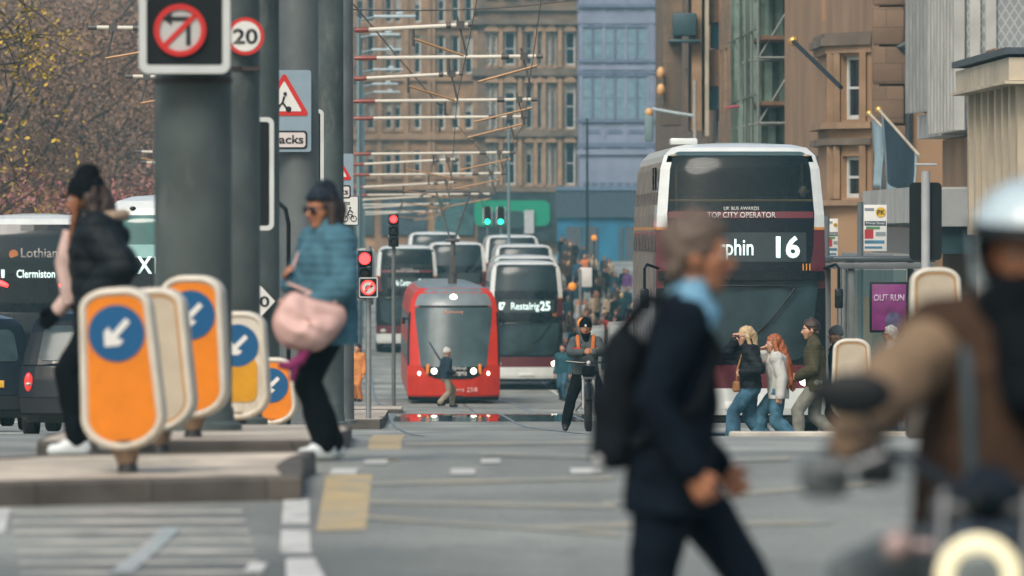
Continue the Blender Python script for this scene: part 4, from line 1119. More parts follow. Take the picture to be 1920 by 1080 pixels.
# ------------------------------------------------------------------ the red tram
TRED = mat('tram red paint', (.54, .028, .011), .3, var=.09, spec=.3, coat=.15)
TGREY = mat('tram roof grey', (.16, .20, .21), .35, var=.12, coat=.3)
root = thing('tram', 'red tram with large dark windscreen and raised pantograph in mid street', 'tram', PG(851, 66), SROT)
S = Shell([(.10, 1.27, .08, 32), (.25, 1.31, .0, 32), (.8, 1.32, -.03, 32), (1.1, 1.32, .0, 32), (1.9, 1.31, .32, 32), (2.6, 1.27, .62, 32), (2.95, 1.20, .80, 32), (3.15, 1.10, .96, 32), (3.28, .95, 1.15, 32), (3.36, .70, 1.5, 32), (3.40, .35, 2.1, 31)], .42, 2.6)
zs = [.10, .2, .25, .4, .6, .8, .95, 1.1, 1.3, 1.6, 1.9, 2.3, 2.6, 2.8, 2.95, 3.05, 3.15, 3.22, 3.28, 3.32, 3.36, 3.40]
mb = MB(); S.body(mb, zs, lambda c, z, j: 1 if z < .22 else (2 if z > 3.26 else 0)); mb.build('body', [TRED, BLACKM, TGREY], root, ang=50)
g = MB(); S.patch(g, [(z, -h, h) for z, h in ((1.05, .94), (1.4, .97), (1.9, 1.03), (2.3, 1.08), (2.6, 1.10), (2.74, 1.10))], off=.014); g.build('windscreen', mat('tram windscreen', (.055, .09, .10), .22, var=.4, scale=1.0, spec=.25), root, ang=60)
g = MB(); S.patch(g, [(z, -h, h) for z, h in ((2.78, 1.10), (2.95, 1.06), (3.1, .97), (3.2, .84), (3.27, .72))], off=.012); g.build('roof_panel', TGREY, root, ang=60)
g = MB(); S.patch(g, [(2.735, -.98, .98), (2.79, -.985, .985)], off=.03); g.build('brow_line', BLACKM, root, ang=60)
g = MB(); S.patch(g, [(.70, -.30, .30), (.72, -.52, .52), (.78, -.68, .68), (.85, -.78, .78), (1.05, -.87, .87)], off=.015); bp = g.build('lamp_panel', BLACKP, root, ang=60)
for sx in (-1, 1):
    g = MB(); g.grid([[V((sx*(S.at(z)[0]+.006), y, z)) for y in (S.at(z)[1]+.52, S.at(z)[1]+1.5)] for z in (1.1, 1.5, 1.9, 2.3, 2.6)])
    S.patch(g, [(z, sx*S.at(z)[0]*.955, sx*S.at(z)[0]*.998) for z in (1.1, 1.5, 1.9, 2.3, 2.6)], off=.01, nx=4); g.build('side_window', GLASSK, root)
    l = MB(); l.ball((sx*.56, S.front(.56, .93)-.03, .93), (.085, .04, .085), 0, 14); l.build('headlight', LWHT, root)
    l = MB(); l.rbox((sx*.74, S.front(.74, .95)-.0, .98), (.10, .06, .30), .03); l.build('indicator', mat('dim amber lens', (.45, .13, .02), .3, emit=(1, .3, .04), estr=.25), root)
    l = MB(); l.ball((sx*.98, S.front(.98, .86)-.0, .86), (.045, .03, .06), 0, 12); l.build('marker_lamp', LWHT, root)
    m_ = MB(); m_.tube([(sx*1.2, S.front(1.2, 2.4)+.1, 2.4), (sx*1.42, S.front(1.2, 2.4), 2.42)], .02, 0, 6); m_.rbox((sx*1.42, S.front(1.2, 2.4), 2.36), (.10, .08, .2), .03); m_.build('camera_mirror', BLACKM, root)
    for k in range(9):
        g = MB(); z0, z1 = 1.15, 2.5; y0 = 3.0 + k*3.1
        g.add([V((sx*(S.at(z0)[0]+.01), y0, z0)), V((sx*(S.at(z0)[0]+.01), y0+2.7, z0)), V((sx*(S.at(z1)[0]+.01), y0+2.7, z1)), V((sx*(S.at(z1)[0]+.01), y0, z1))], [(0, 1, 2, 3)]); g.build('saloon_window', GLASSK, root, smooth=False)
l = MB(); l.ball((.0, S.front(0, 3.02)-.02, 3.02), (.10, .05, .09), 0, 14); l.build('roof_headlight', LWHT, root)
text('Trams', .16, SIGNW, bp, (.16, S.front(.1, .85)-.03, .80), .015, .42); text('Edinburgh', .08, SIGNW, bp, (.16, S.front(.1, .95)-.03, .975), .01, .40)
text('trams 258', .12, mat('pale red lettering', (.66, .40, .36), .5), root, (.25, S.front(.2, .38)-.02, .34), .012, .85)
text('Airport', .10, mat('orange led', (.5, .2, .1), .4, emit=(1, .35, .15), estr=.25), root, (.0, S.front(0, 2.62)-.03, 2.55), .01, .55)
wp = MB(); wp.tube([(-.70, S.front(.7, 1.15)-.04, 1.75), (-.3, S.front(.3, 1.1)-.05, 1.12)], .018, 0, 6); wp.build('wiper', BLACKM, root)
cp = MB(); cp.rbox((0, S.front(0, .4)-.0, .16), (.5, .12, .16), .04); cp.build('coupler_cover', BLACKM, root)
pg = MB(); pg.tube([(0, 3.2, 3.38), (0, 3.2, 3.7)], .13, 0, 10); pg.box((0, 3.2, 3.95), (.16, .3, .5)); pg.tube([(0, 3.2, 4.0), (.02, 3.3, 4.62)], .07, 0, 8)
pg.rbox((0, 3.3, 4.64), (.42, .3, .10), .03)
pg.tube([(-.06, 3.3, 4.66), (-.46, 3.9, 6.02)], .03, 0, 6); pg.tube([(.06, 3.3, 4.66), (.52, 3.9, 6.02)], .03, 0, 6)
pg.tube([(-.95, 3.9, 5.9), (-.7, 3.9, 6.05), (.75, 3.9, 6.05), (1.0, 3.9, 5.9)], .03, 0, 6); pg.build('pantograph', FIT, root)

# ------------------------------------------------------------------ black cabs
CABK = mat('cab black paint', (.004, .008, .010), .10, var=.15, spec=.4)
CABG = mat('cab glass', (.03, .05, .055), .16, var=.5, scale=1.5, spec=.25)
TAIL = mat('tail lamp red', (.45, .02, .02), .25, var=.05, emit=(1, .06, .05), estr=.5)
def cab(label, loc, rotz):
    root = thing('black_cab', label, 'taxi', loc, rotz, 'black taxi cabs')
    S = Shell([(.20, .80, .12, 4.45), (.30, .86, .02, 4.56), (.55, .885, .0, 4.58), (.80, .885, .04, 4.5), (.98, .865, .10, 4.35), (1.04, .84, .16, 4.1)], .22, 3)
    mb = MB(); S.body(mb, [.2, .3, .42, .55, .7, .8, .9, .98, 1.04], lambda c, z, j: 0); mb.build('body', CABK, root, ang=50)
    T = Shell([(1.0, .84, .14, 3.35), (1.15, .815, .20, 3.15), (1.45, .75, .34, 2.80), (1.60, .70, .46, 2.6), (1.70, .60, .62, 2.4), (1.76, .40, .95, 2.0), (1.78, .2, 1.2, 1.7)], .16, 3)
    mb = MB(); T.body(mb, [1.0, 1.08, 1.15, 1.3, 1.45, 1.55, 1.6, 1.66, 1.70, 1.74, 1.76, 1.78], lambda c, z, j: 0); mb.build('cabin', CABK, root, ang=50)
    g = MB(); T.patch(g, rows_round(1.06, 1.54, .62, .55, .08, .10)); wo = g.build('rear_window', CABG, root, ang=60)
    g = MB(); T.patch(g, rows_round(1.06, 1.54, .70, .62, .05, .08), rear=True); g.build('windscreen', CABG, root, ang=60)
    for sx in (-1, 1):
        for y0, y1 in ((.55, 1.25), (1.32, 2.05), (2.1, 2.62)):
            g = MB(); q = [(y0, 1.08), (y1, 1.08), (y1-.04, 1.50), (y0+.10, 1.50)]
            g.add([V((sx*(T.at(z)[0]+.008), y, z)) for y, z in q], [(0, 1, 2, 3)]); g.build('side_window', CABG, root, smooth=False)
        for y in (.85, 3.72): wheel('wheel', root, (sx*.78, y, .33), .33, .2)
        t = MB(); t.ball((sx*.745, S.front(.745, .74)+.0, .76), (.062, .05, .135), 0, 14); to = t.build('tail_lamp', TAIL, root)
        t = MB(); t.ball((sx*.745, S.front(.745, .74)-.016, .735), (.048, .045, .035), 0, 12); t.build('reverse_lens', mat('clear lens', (.5, .42, .38), .2), to)
        h = MB(); h.ball((sx*.66, S.rear(.66, .75)+.0, .75), (.11, .06, .11), 0, 14); h.build('headlight', mat('headlamp glass', (.5, .5, .48), .15), root)
        m_ = MB(); m_.rbox((sx*1.0, 2.9, 1.08), (.2, .1, .14), .04); m_.tube([(sx*.82, 2.85, 1.02), (sx*.95, 2.9, 1.05)], .02, 0, 6); m_.build('mirror', CABK, root)
    b = MB(); S.patch(b, [(.34, -.84, .84), (.40, -.86, .86), (.50, -.865, .865), (.54, -.86, .86)], off=.07, nx=20); b.build('rear_bumper', mat('cab bumper', (.014, .017, .019), .45), root, ang=60)
    b = MB(); S.patch(b, [(.34, -.84, .84), (.50, -.865, .865)], off=.07, nx=20, rear=True); b.build('front_bumper', mat('cab bumper', (.014, .017, .019)), root)
    bl = MB(); S.patch(bl, rows_round(.56, .99, .56, .54, .06, .05), off=.010); bl.build('boot_lid', CABK, root, ang=60)
    n = MB(); n.rbox((.12, S.front(0, .74)-.03, .72), (.50, .02, .11), .005); n.build('number_plate', PLATEY, root)
    n = MB(); n.rbox((.12, S.front(0, .8)-.03, .835), (.34, .05, .035), .012); n.build('boot_handle', CHROME, root)
    rl = MB(); rl.rbox((0, 1.75, 1.82), (.42, .14, .10), .03); rl.build('roof_sign', mat('taxi sign glass', (.35, .22, .05), .4), root)
    return root
g = PG(152, 136); g.z -= .05; cab('nearer black taxi seen from behind with red tail lamp', g, R(-3))
g = PG(-38, 124); cab('farther black taxi cut off by the left edge of the view', g, R(9))
# ------------------------------------------------------------------ buildings
TAN = stone('tan sandstone', (.32, .195, .11), .42, .3, (.9, .38))
TAND = stone('soot stained sandstone', (.20, .135, .085), .45, .22, (.9, .38))
TANR = stone('warm plain sandstone', (.33, .20, .11), .24, .3)
BROWN = stone('brown rusticated stone', (.17, .11, .07), .3, .5, (.8, .45), .4)
TRIM = stone('sandstone trim', (.31, .20, .12), .25, 1.5)
TRIMD = stone('dark stone trim', (.15, .115, .085), .35, .8)
CONC = mat('pale concrete', (.42, .42, .39), .8, var=.18, scale=1.2, bump=.2)
CONCD = mat('grey concrete', (.26, .27, .265), .8, var=.2, scale=1.2, bump=.2)
CREAM = stone('cream stone', (.50, .43, .32), .18, .8)
WRAP = mat('lavender building wrap', (.205, .235, .315), .75, var=.14, scale=.8, bump=.12)
WRAPD = mat('wrap printed dark blue', (.115, .15, .22), .75, var=.2, scale=1.5)
WRAPW = mat('wrap printed window blue', (.15, .24, .29), .7, var=.2, scale=2)
WFRAME = mat('white window frame', (.55, .57, .55), .5, var=.1)
WFRAMED = mat('weathered window frame', (.34, .33, .30), .6, var=.2)
PANE = mat('window pane', (.012, .024, .032), .1, var=.5, scale=.7)
PANEB = mat('blue window pane', (.03, .11, .16), .08, var=.4, scale=.7)
BLIND = mat('pale window blind', (.33, .32, .28), .7, var=.2, scale=2)

dirty(TAN, (.10, .085, .07), .57, .5, .10, (1, 1, .45), .7); dirty(TAND, (.07, .065, .06), .52, .5, .10, (1, 1, .5), .7); dirty(TANR, (.20, .13, .08), .60, .6, .10, (1, 1, .3), .6); dirty(CREAM, (.25, .21, .15), .57, 1.2, .1, (1, 1, .25), .6); dirty(CONC, (.24, .24, .22), .58, .9, .1, (1, 1, .2), .6)
def facade(mb, M, U0, U1, Z0, Z1, holes, rec=.28, m=0):
    us = sorted({U0, U1, *[h[0] for h in holes], *[h[1] for h in holes]}); zs = sorted({Z0, Z1, *[h[2] for h in holes], *[h[3] for h in holes]})
    for i in range(len(us)-1):
        for j in range(len(zs)-1):
            uc, zc = (us[i]+us[i+1])/2, (zs[j]+zs[j+1])/2
            if any(h[0] < uc < h[1] and h[2] < zc < h[3] for h in holes): continue
            mb.quad(*[M @ V(p) for p in ((us[i], 0, zs[j]), (us[i+1], 0, zs[j]), (us[i+1], 0, zs[j+1]), (us[i], 0, zs[j+1]))], m)
    for a, b, c, d in holes:
        for p, q in (((a, c), (a, d)), ((b, c), (b, d)), ((a, c), (b, c)), ((a, d), (b, d))):
            mb.quad(*[M @ V(x) for x in ((p[0], 0, p[1]), (q[0], 0, q[1]), (q[0], rec+.1, q[1]), (p[0], rec+.1, p[1]))], m)
        mb.quad(*[M @ V(x) for x in ((a, rec+.1, c), (b, rec+.1, c), (b, rec+.1, d), (a, rec+.1, d))], m)
WCACHE = {}
def window(root, M, h, rec=.28, frame=WFRAME, pane=PANE, mull=0, sash=True, fw=.09, blind=0, arch=False):
    """sash window in a wall hole, pane is its child"""
    a, b, c, d = h; w_, hh = round(b-a, 2), round(d-c, 2)
    key = (w_, hh, frame.name, pane.name, mull, sash, fw, round(blind, 1))
    if key not in WCACHE:
        mb = MB()
        for x0, x1, z0, z1 in ((0, fw, 0, hh), (w_-fw, w_, 0, hh), (fw, w_-fw, 0, fw*1.2), (fw, w_-fw, hh-fw, hh)): mb.span((x0, 0, z0), (x1, .07, z1))
        if sash: mb.span((fw, .012, hh*.5-fw*.35), (w_-fw, .08, hh*.5+fw*.35))
        for k in range(mull): x = w_*(k+1)/(mull+1); mb.span((x-.04, .008, fw*1.2), (x+.04, .075, hh-fw))
        f = mb.mesh('window', frame, smooth=False)
        p = MB(); p.span((fw, .045, fw*1.2), (w_-fw, .06, hh-fw)); pm = p.mesh('pane', pane, smooth=False)
        bm_ = None
        if blind: q = MB(); q.span((fw+.01, .036, hh*(1-blind)), (w_-fw-.01, .044, hh-fw)); bm_ = q.mesh('blind', BLIND, smooth=False)
        WCACHE[key] = (f, pm, bm_)
    f, pm, bm_ = WCACHE[key]
    o = link('window', f, root); o.matrix_local = M @ Matrix.Translation(V((a, rec-.07, c)))
    p = link('pane', pm, o)
    if bm_: link('blind', bm_, o)
    return o
def bands(root, W, D, lst, m, left=False, name='cornice'):
    for z0, z1, pr in lst:
        mb = MB(); mb.span((-pr, -pr, z0), (W+pr, .02, z1)); mb.span((-pr, .021, z0), (.02, D, z1)); mb.build(name, m, root, smooth=False)

def block(name, label, cat, loc, rotz, W, D, Z0, Z1, m, front=(), left=(), rec=.28, group=None):
    """box building, front at local -y, street side at local -x; z relative to loc.z"""
    root = thing(name, label, cat, loc, rotz, group)
    MF = Matrix.Identity(4)
    ML = Matrix(((0, 1, 0, 0), (1, 0, 0, 0), (0, 0, 1, 0), (0, 0, 0, 1)))     # u along +y, depth along +x
    mb = MB()
    facade(mb, MF, 0, W, Z0, Z1, front, rec); facade(mb, ML, 0, D, Z0, Z1, left, rec)
    mb.quad(V((W, 0, Z0)), V((W, D, Z0)), V((W, D, Z1)), V((W, 0, Z1))); mb.quad(V((0, D, Z0)), V((W, D, Z0)), V((W, D, Z1)), V((0, D, Z1)))
    mb.quad(V((0, 0, Z1)), V((W, 0, Z1)), V((W, D, Z1)), V((0, D, Z1)))
    mb.build('wall', m, root, smooth=False, fix=False)
    return root, MF, ML

rnd = random.Random(5)
# --- far end of the street: three fronts facing the camera.  pixel helper for a plane at scale s
def far_front(name, label, px0, px1, s, m, rows, ztop, zbase, dep=16, rot=0.0):
    g = V(((px0-960)/s, F/s, 0)); W = (px1-px0)/s
    return g, W
def rows_to_holes(px0, s, cols, rows):
    H = []
    for (y0, y1) in rows:
        for (x0, x1) in cols:
            H.append(((x0-px0)/s, (x1-px0)/s, ZC-(y1-YH)/s, ZC-(y0-YH)/s))
    return H
# tan sandstone tenement (left)
s = 25.; px0 = 560; px1 = 897; g = V(((px0-960)/s, F/s, 0)); W = (px1-px0)/s
rows = [(-85, -35), (-8, 42), (66, 138), (192, 242), (282, 330)]
cols = [(575, 590), (600, 614), (630, 646), (668, 682), (688, 702), (722, 735), (739, 752), (776, 789), (820, 834), (846, 861), (871, 886)]
H = rows_to_holes(px0, s, cols, rows)
root, MF, ML = block('sandstone_tenement', 'tan sandstone tenement closing the street, with tall white framed windows', 'building', g, 0, W, 18, -4, 24, TAN, H, [])
for i, h in enumerate(H): window(root, MF, h, .28, WFRAME if h[0] > 8.6 else WFRAMED, PANE, 0, True, .10, (0, .35, 0, .2, .5)[(i*7) % 5])
bands(root, W, 18, [(ZC-(y1-YH)/s, ZC-(y0-YH)/s, p) for y0, y1, p in ((45, 52, .22), (144, 152, .22), (250, 262, .35), (345, 356, .5))], TRIM)
sl = MB()
for h in H: sl.span((h[0]-.12, -.16, h[2]-.22), (h[1]+.12, -.003, h[2]-.02))
sl.build('window_sills', TRIM, root, smooth=False)
pl = MB()
for x in (655, 712, 762, 806, 812, 891): u = (x-px0)/s; pl.span((u-.16, -.2, ZC-(345-YH)/s), (u+.16, -.004, 24))
pl.build('pilasters', TRIM, root, smooth=False)
for x0, x1, c_ in ((600, 700, (.06, .09, .10)), (715, 800, (.045, .07, .09)), (815, 888, (.05, .12, .13))):
    sh = MB(); sh.span(((x0-px0)/s, -.25, ZC-(440-YH)/s), ((x1-px0)/s, -.05, ZC-(372-YH)/s)); sh.build('shopfront', mat('shopfront %d' % x0, c_, .3, var=.4, scale=1.2), root, smooth=False)
# brown stained tenement (middle)
s = 25.8; px0 = 895; px1 = 1084; g = V(((px0-960)/s, F/s, 0)); W = (px1-px0)/s
rows = [(-70, -8), (60, 122), (158, 241), (266, 346)]
cols = [(913, 920), (924, 931), (946, 966), (986, 998), (1008, 1016), (1026, 1032), (1036, 1042), (1060, 1078)]
H = rows_to_holes(px0, s, cols, rows)
root, MF, ML = block('sandstone_tenement', 'soot stained brown tenement in the middle with pedimented windows and dark cornices', 'building', g, 0, W, 18, -4, 23, TAND, H, [])
for i, h in enumerate(H): window(root, MF, h, .28, WFRAME if i % 8 in (0, 1, 2, 5, 7) else WFRAMED, PANE, 0, True, .09, (0, .3, 0, 0, .2)[(i*3) % 5])
bands(root, W, 18, [(ZC-(y1-YH)/s, ZC-(y0-YH)/s, p) for y0, y1, p in ((14, 20, .3), (36, 46, .5), (128, 142, .4), (244, 256, .45), (350, 360, .6))], TRIMD)
pd = MB()
for y in (50, 146, 258):
    for (x0, x1) in ((908, 936), (943, 969), (983, 1001), (1006, 1018), (1023, 1045), (1056, 1081)):
        u0, u1 = (x0-px0)/s, (x1-px0)/s; z0 = ZC-(y+9-YH)/s; z1 = ZC-(y-4-YH)/s
        n = 8; pts = [(u0, z0)] + [(u0 + (u1-u0)*k/n, z0 + (z1-z0)*math.sin(math.pi*k/n)**.6*.95 + .03) for k in range(n+1)] + [(u1, z0)]
        pd.prism(pts, -.3, -.004)
pd.build('window_pediments', TRIM, root, smooth=False)
sl = MB()
for h in H: sl.span((h[0]-.1, -.2, h[2]-.22), (h[1]+.1, -.003, h[2]-.02))
sl.build('window_sills', TRIM, root, smooth=False)
pl = MB()
for x in (939, 975, 1004, 1020, 1050):
    u = (x-px0)/s
    for y0, y1 in ((50, 126), (147, 242), (258, 348)): pl.span((u-.14, -.22, ZC-(y1-YH)/s), (u+.14, -.004, ZC-(y0-YH)/s))
pl.build('pilasters', TRIM, root, smooth=False)
sf = MB(); sf.span((0.02, -.6, ZC-(452-YH)/s), (W-.02, -.05, ZC-(362-YH)/s)); sf.build('shopfront', mat('dark shopfront', (.03, .045, .05), .3, var=.5, scale=1), root, smooth=False)
GREEN = mat('green shop fascia', (.0, .26, .14), .4, var=.1)
gs = MB(); gs.prism(rrect((1031-889)/s, (424-376)/s, .5, 6, (960-px0)/s, ZC-(400-YH)/s), -.9, -.62); gs.build('green_fascia', GREEN, root, smooth=False)
gd = MB(); gd.prism(rrect(2.3, 1.25, .3, 5, (952-px0)/s, ZC-(412-YH)/s), -.93, -.902); gd.build('fascia_opening', mat('dark opening', (.02, .05, .05), .5), root, smooth=False)
g2 = MB(); g2.span(((1044-px0)/s-.0, -.8, ZC-(410-YH)/s), ((1080-px0)/s, -.61, ZC-(376-YH)/s)); g2.build('green_fascia', mat('dull green fascia', (.01, .12, .09), .4), root, smooth=False)
bn = MB(); bn.span(((983-px0)/s, -1.2, ZC-(438-YH)/s), ((1001-px0)/s, -1.1, ZC-(394-YH)/s)); bn.build('hanging_banner', mat('pale banner', (.42, .44, .45), .6), root, smooth=False)
# lavender wrapped building
s = 27.5; px0 = 1086; px1 = 1262; g = V(((px0-960)/s, F/s, 0)); W = (px1-px0)/s
root, MF, ML = block('wrapped_building', 'building hidden in lavender blue scaffold wrap printed with windows', 'building', g, 0, W, 15, -4, 22, WRAP, [], [])
wd = MB(); gl = MB(); bar = MB(); orn = MB(); 
for y0, y1 in ((-50, -5), (54, 109), (146, 222)):
    for xc in (1111, 1153, 1194):
        for dx in (-10.5, 10.5):
            u = (xc+dx-px0)/s; w2 = .27; z0 = ZC-(y1-YH)/s; z1 = ZC-(y0-YH)/s
            pts = [(u-w2, z0)] + [(u - w2*math.cos(R(a)), z1-.25 + .25*math.sin(R(a))) for a in range(0, 181, 20)] + [(u+w2, z0)]
            wd.prism(pts, -.03, -.003)
            bar.span((u-w2, -.045, (z0+z1)/2-.035), (u+w2, -.031, (z0+z1)/2+.035)); bar.span((u-w2-.05, -.02, z1-.55), (u-w2, -.001, z1+.02))
            orn.span((u-.34, -.12, z1+.10), (u+.34, -.004, z1+.32))
        u = (xc-px0)/s; orn.span((u-.06, -.10, ZC-(y1-YH)/s), (u+.06, -.004, ZC-(y0-YH)/s))
for xc in (1111, 1153, 1194): u = (xc-px0)/s; orn.span((u-.5, -.05, ZC-(250-YH)/s), (u+.5, -.004, ZC-(243-YH)/s))
wd.build('printed_windows', WRAPW, root, smooth=False); bar.build('printed_glazing_bars', WRAPD, root, smooth=False); orn.build('printed_ornaments', WRAPD, root, smooth=False)
for y0, y1, p, m_ in ((8, 14, .25, WRAPD), (26, 44, .12, WRAP), (112, 117, .16, WRAPD), (124, 131, .10, WRAP), (133, 138, .16, WRAPD), (224, 229, .2, WRAPD), (268, 276, .12, WRAPD), (282, 290, .2, WRAP)):
    mb = MB(); mb.span((-p, -p, ZC-(y1-YH)/s), (W+p, -.003, ZC-(y0-YH)/s)); mb.build('printed_band', m_, root, smooth=False)
ps = MB()
for x in (1090, 1132, 1173, 1215, 1222): u = (x-px0)/s; ps.span((u-.10, -.08, ZC-(282-YH)/s), (u+.10, -.002, 22))
ps.build('printed_pilasters', WRAP, root, smooth=False)
gr = MB()
for k in range(9): u = .3 + k*.56; gr.span((u, -.06, ZC-(352-YH)/s), (u+.42, -.003, ZC-(342-YH)/s))
gr.build('clerestory_grilles', WRAPD, root, smooth=False)
hd = MB(); hd.span((-1.6, -1.5, ZC-(408-YH)/s), (W+.4, -.1, ZC-(356-YH)/s)); hd.build('navy_hoarding', mat('navy hoarding', (.035, .06, .085), .5, var=.2), root, smooth=False)
hd = MB(); hd.span((-1.6, -1.6, ZC-(357-YH)/s), (W+.4, -1.3, ZC-(350-YH)/s)); hd.build('hoarding_cap', mat('hoarding cap blue', (.10, .16, .24), .5), root, smooth=False)
hd = MB(); hd.span((-1.5, -1.2, ZC-(520-YH)/s), (W+.3, -.2, ZC-(409-YH)/s)); hd.build('blue_hoarding', mat('bright blue hoarding', (.01, .13, .23), .5, var=.25, scale=.8), root, smooth=False)
hd = MB()
for x0, x1 in ((1062, 1090), (1096, 1120), (1160, 1166), (1172, 1200)): hd.span(((x0-px0)/s, -1.35, ZC-(520-YH)/s), ((x1-px0)/s, -1.22, ZC-(425-YH)/s))
hd.build('door_openings', mat('dark grey door', (.06, .075, .085), .5, var=.2), root, smooth=False)

# --- right side of the street: buildings seen along their fronts
def right(name, label, sf, sn, v0, W, Z1, m, front=(), left=(), Z0=-4.5, rec=.28):
    """street front from scale sn (near end) to sf (far end) on the line v0"""
    Yn, Yf = F/sn, F/sf
    return block(name, label, 'building', V((v0 + DIR*Yn, Yn, 0)), SROT, W, Yf-Yn, Z0, Z1, m, front, left, rec) + (Yf-Yn,)
zz = lambda y, s: ZC-(y-YH)/s
# R1 pilastered stone shop, low, nearest
s = 99
root, MF, ML, D = right('pilastered_building', 'low pale stone building with vertical pilasters at the right edge', 94, 102, 12.5, 9, zz(112, s), CREAM, [(.35, 3.6, zz(345, 101), zz(182, 101))], [(k*2+.7, k*2+1.7, zz(430, s), zz(170, s)) for k in range(6)], rec=.6)
ps = MB()
for k in range(8): y0 = .1 + k*1.75; ps.span((-.22, y0, zz(440, s)), (-.004, y0+.5, zz(162, s)))
for u in (.0, .25): ps.span((u*.8+.02, -.18, zz(440, s)), (u*.8+.17, -.004, zz(160, s)))
ps.build('pilasters', CREAM, root, smooth=False)
bands(root, 9, D, [(zz(160, s), zz(118, s), .42), (zz(166, s), zz(161, s), .5)], CREAM)
bands(root, 9, D, [(zz(112, s), zz(100, s), .5)], mat('lead capping', (.05, .065, .075), .5, var=.2), name='lead_cap')
pt = MB(); pt.span((.0, .3, zz(100, s)+.002), (.45, 1.2, zz(84, s))); pt.span((-.35, 4.0, zz(100, s)+.002), (.3, 6.2, zz(92, s))); pt.build('parapet_block', TRIM, root, smooth=False)
rc = MB(); rc.span((.36, .55, zz(344, 101)), (3.59, .64, zz(183, 101))); rc.build('brown_loggia_wall', mat('brown loggia', (.13, .06, .035), .7, var=.35, scale=1), root, smooth=False)
rc = MB(); rc.rbox((2, -.12, zz(347, 101)), (3.6, .35, .22), .06); rc.build('loggia_sill', CREAM, root)
# R2 modern concrete block with overhang
s = 88
root, MF, ML, D = right('concrete_building', 'modern grey concrete building with ribbed overhanging upper storeys', 82, 90, 13.55, 14, zz(250, s), TANR, [(k*.62+.12, k*.62+.48, zz(400, s), zz(285, s)) for k in range(5)], [(2, 4, -1, 3), (6, 9, -1, 3)])
for h in [(k*.62+.12, k*.62+.48, zz(400, s), zz(285, s)) for k in range(5)]: window(root, MF, h, .28, TRIM, PANE, 0, False, .05)
ps = MB()
for k in range(6): ps.span((k*.62-.05, -.2, zz(420, s)), (k*.62+.07, -.004, zz(258, s)))
ps.build('tan_pilasters', TANR, root, smooth=False)
LAT = mat('lattice clad panel', (.30, .32, .32), .8, var=.12, scale=1)
nt = LAT.node_tree; N = nt.nodes; L = nt.links; tc = [n for n in N if n.bl_idname == 'ShaderNodeTexCoord'][0]
sx_ = N.new('ShaderNodeSeparateXYZ'); L.new(tc.outputs['Object'], sx_.inputs[0]); outs = []
for sg in (1, -1):
    c1 = N.new('ShaderNodeMath'); c1.operation = 'MULTIPLY_ADD'; L.new(sx_.outputs['Z'], c1.inputs[0]); c1.inputs[1].default_value = sg*.62; L.new(sx_.outputs['X'], c1.inputs[2])
    c2 = N.new('ShaderNodeMath'); c2.operation = 'MULTIPLY'; L.new(c1.outputs[0], c2.inputs[0]); c2.inputs[1].default_value = 11
    c3 = N.new('ShaderNodeMath'); c3.operation = 'PINGPONG'; L.new(c2.outputs[0], c3.inputs[0]); c3.inputs[1].default_value = 1
    outs.append(c3.outputs[0])
c4 = N.new('ShaderNodeMath'); c4.operation = 'MINIMUM'; L.new(outs[0], c4.inputs[0]); L.new(outs[1], c4.inputs[1])
c5 = N.new('ShaderNodeMapRange'); L.new(c4.outputs[0], c5.inputs['Value']); c5.inputs['From Max'].default_value = .35; c5.inputs['To Min'].default_value = 1.35; c5.inputs['To Max'].default_value = .82
mx = N[LAT['mx']]; s2 = N.new('ShaderNodeVectorMath'); s2.operation = 'SCALE'; L.new(mx.outputs['Vector'], s2.inputs[0]); L.new(c5.outputs['Result'], s2.inputs['Scale']); L.new(s2.outputs['Vector'], N['Principled BSDF'].inputs['Base Color'])
ov = MB(); ov.span((-.72, -.25, zz(243, s)), (14, D*.55, 16)); ov.build('overhang_block', LAT, root, smooth=False)
ov = MB(); ov.span((-.60, D*.56, zz(195, s)), (4, D+.4, 16)); ov.build('rear_overhang', CONCD, root, smooth=False)
rb = MB()
for k in range(9): rb.span((-.98, -.2 + k*.98, zz(243, s)-.05), (-.724, -.2 + k*.98 + .42, 16))
rb.build('bright_ribs', CONC, root, smooth=False)
rb = MB()
for k in range(6): rb.span((-.92, D*.56 + .3 + k*1.2, zz(195, s)-.03), (-.604, D*.56 + .62 + k*1.2, 16))
rb.build('far_ribs', CONCD, root, smooth=False)
sf_ = MB()
for k in range(3): sf_.span((-.99 + k*.33, -.34, zz(243, s)-.06), (-.99 + k*.33 + .22, -.254, 16))
sf_.build('corner_ribs', CONC, root, smooth=False)
lk = MB(); lk.span((-.55, D*.56, zz(248, s)), (2, D+.3, zz(200, s))); lk.build('link_box', CONC, root, smooth=False)
cn = MB(); cn.span((-1.55, -1.5, zz(425, s)), (3.5, D+1, zz(357, s))); cn.build('canopy', CONCD, root, smooth=False)
cn = MB(); cn.span((-1.75, 1.2, zz(418, s)), (-.4, D+1.4, zz(352, s))); cn.build('canopy_fascia', CONC, root, smooth=False)
cn = MB(); cn.span((-1.6, -1.3, zz(475, s)), (3.5, D, zz(427, s))); cn.build('shop_glazing', GLASSL, root, smooth=False)
gw = MB(); gw.span((-2.2, .5, zz(560, s)), (-1.65, D+2, zz(476, s))); gw.build('stall_riser', CONCD, root, smooth=False)
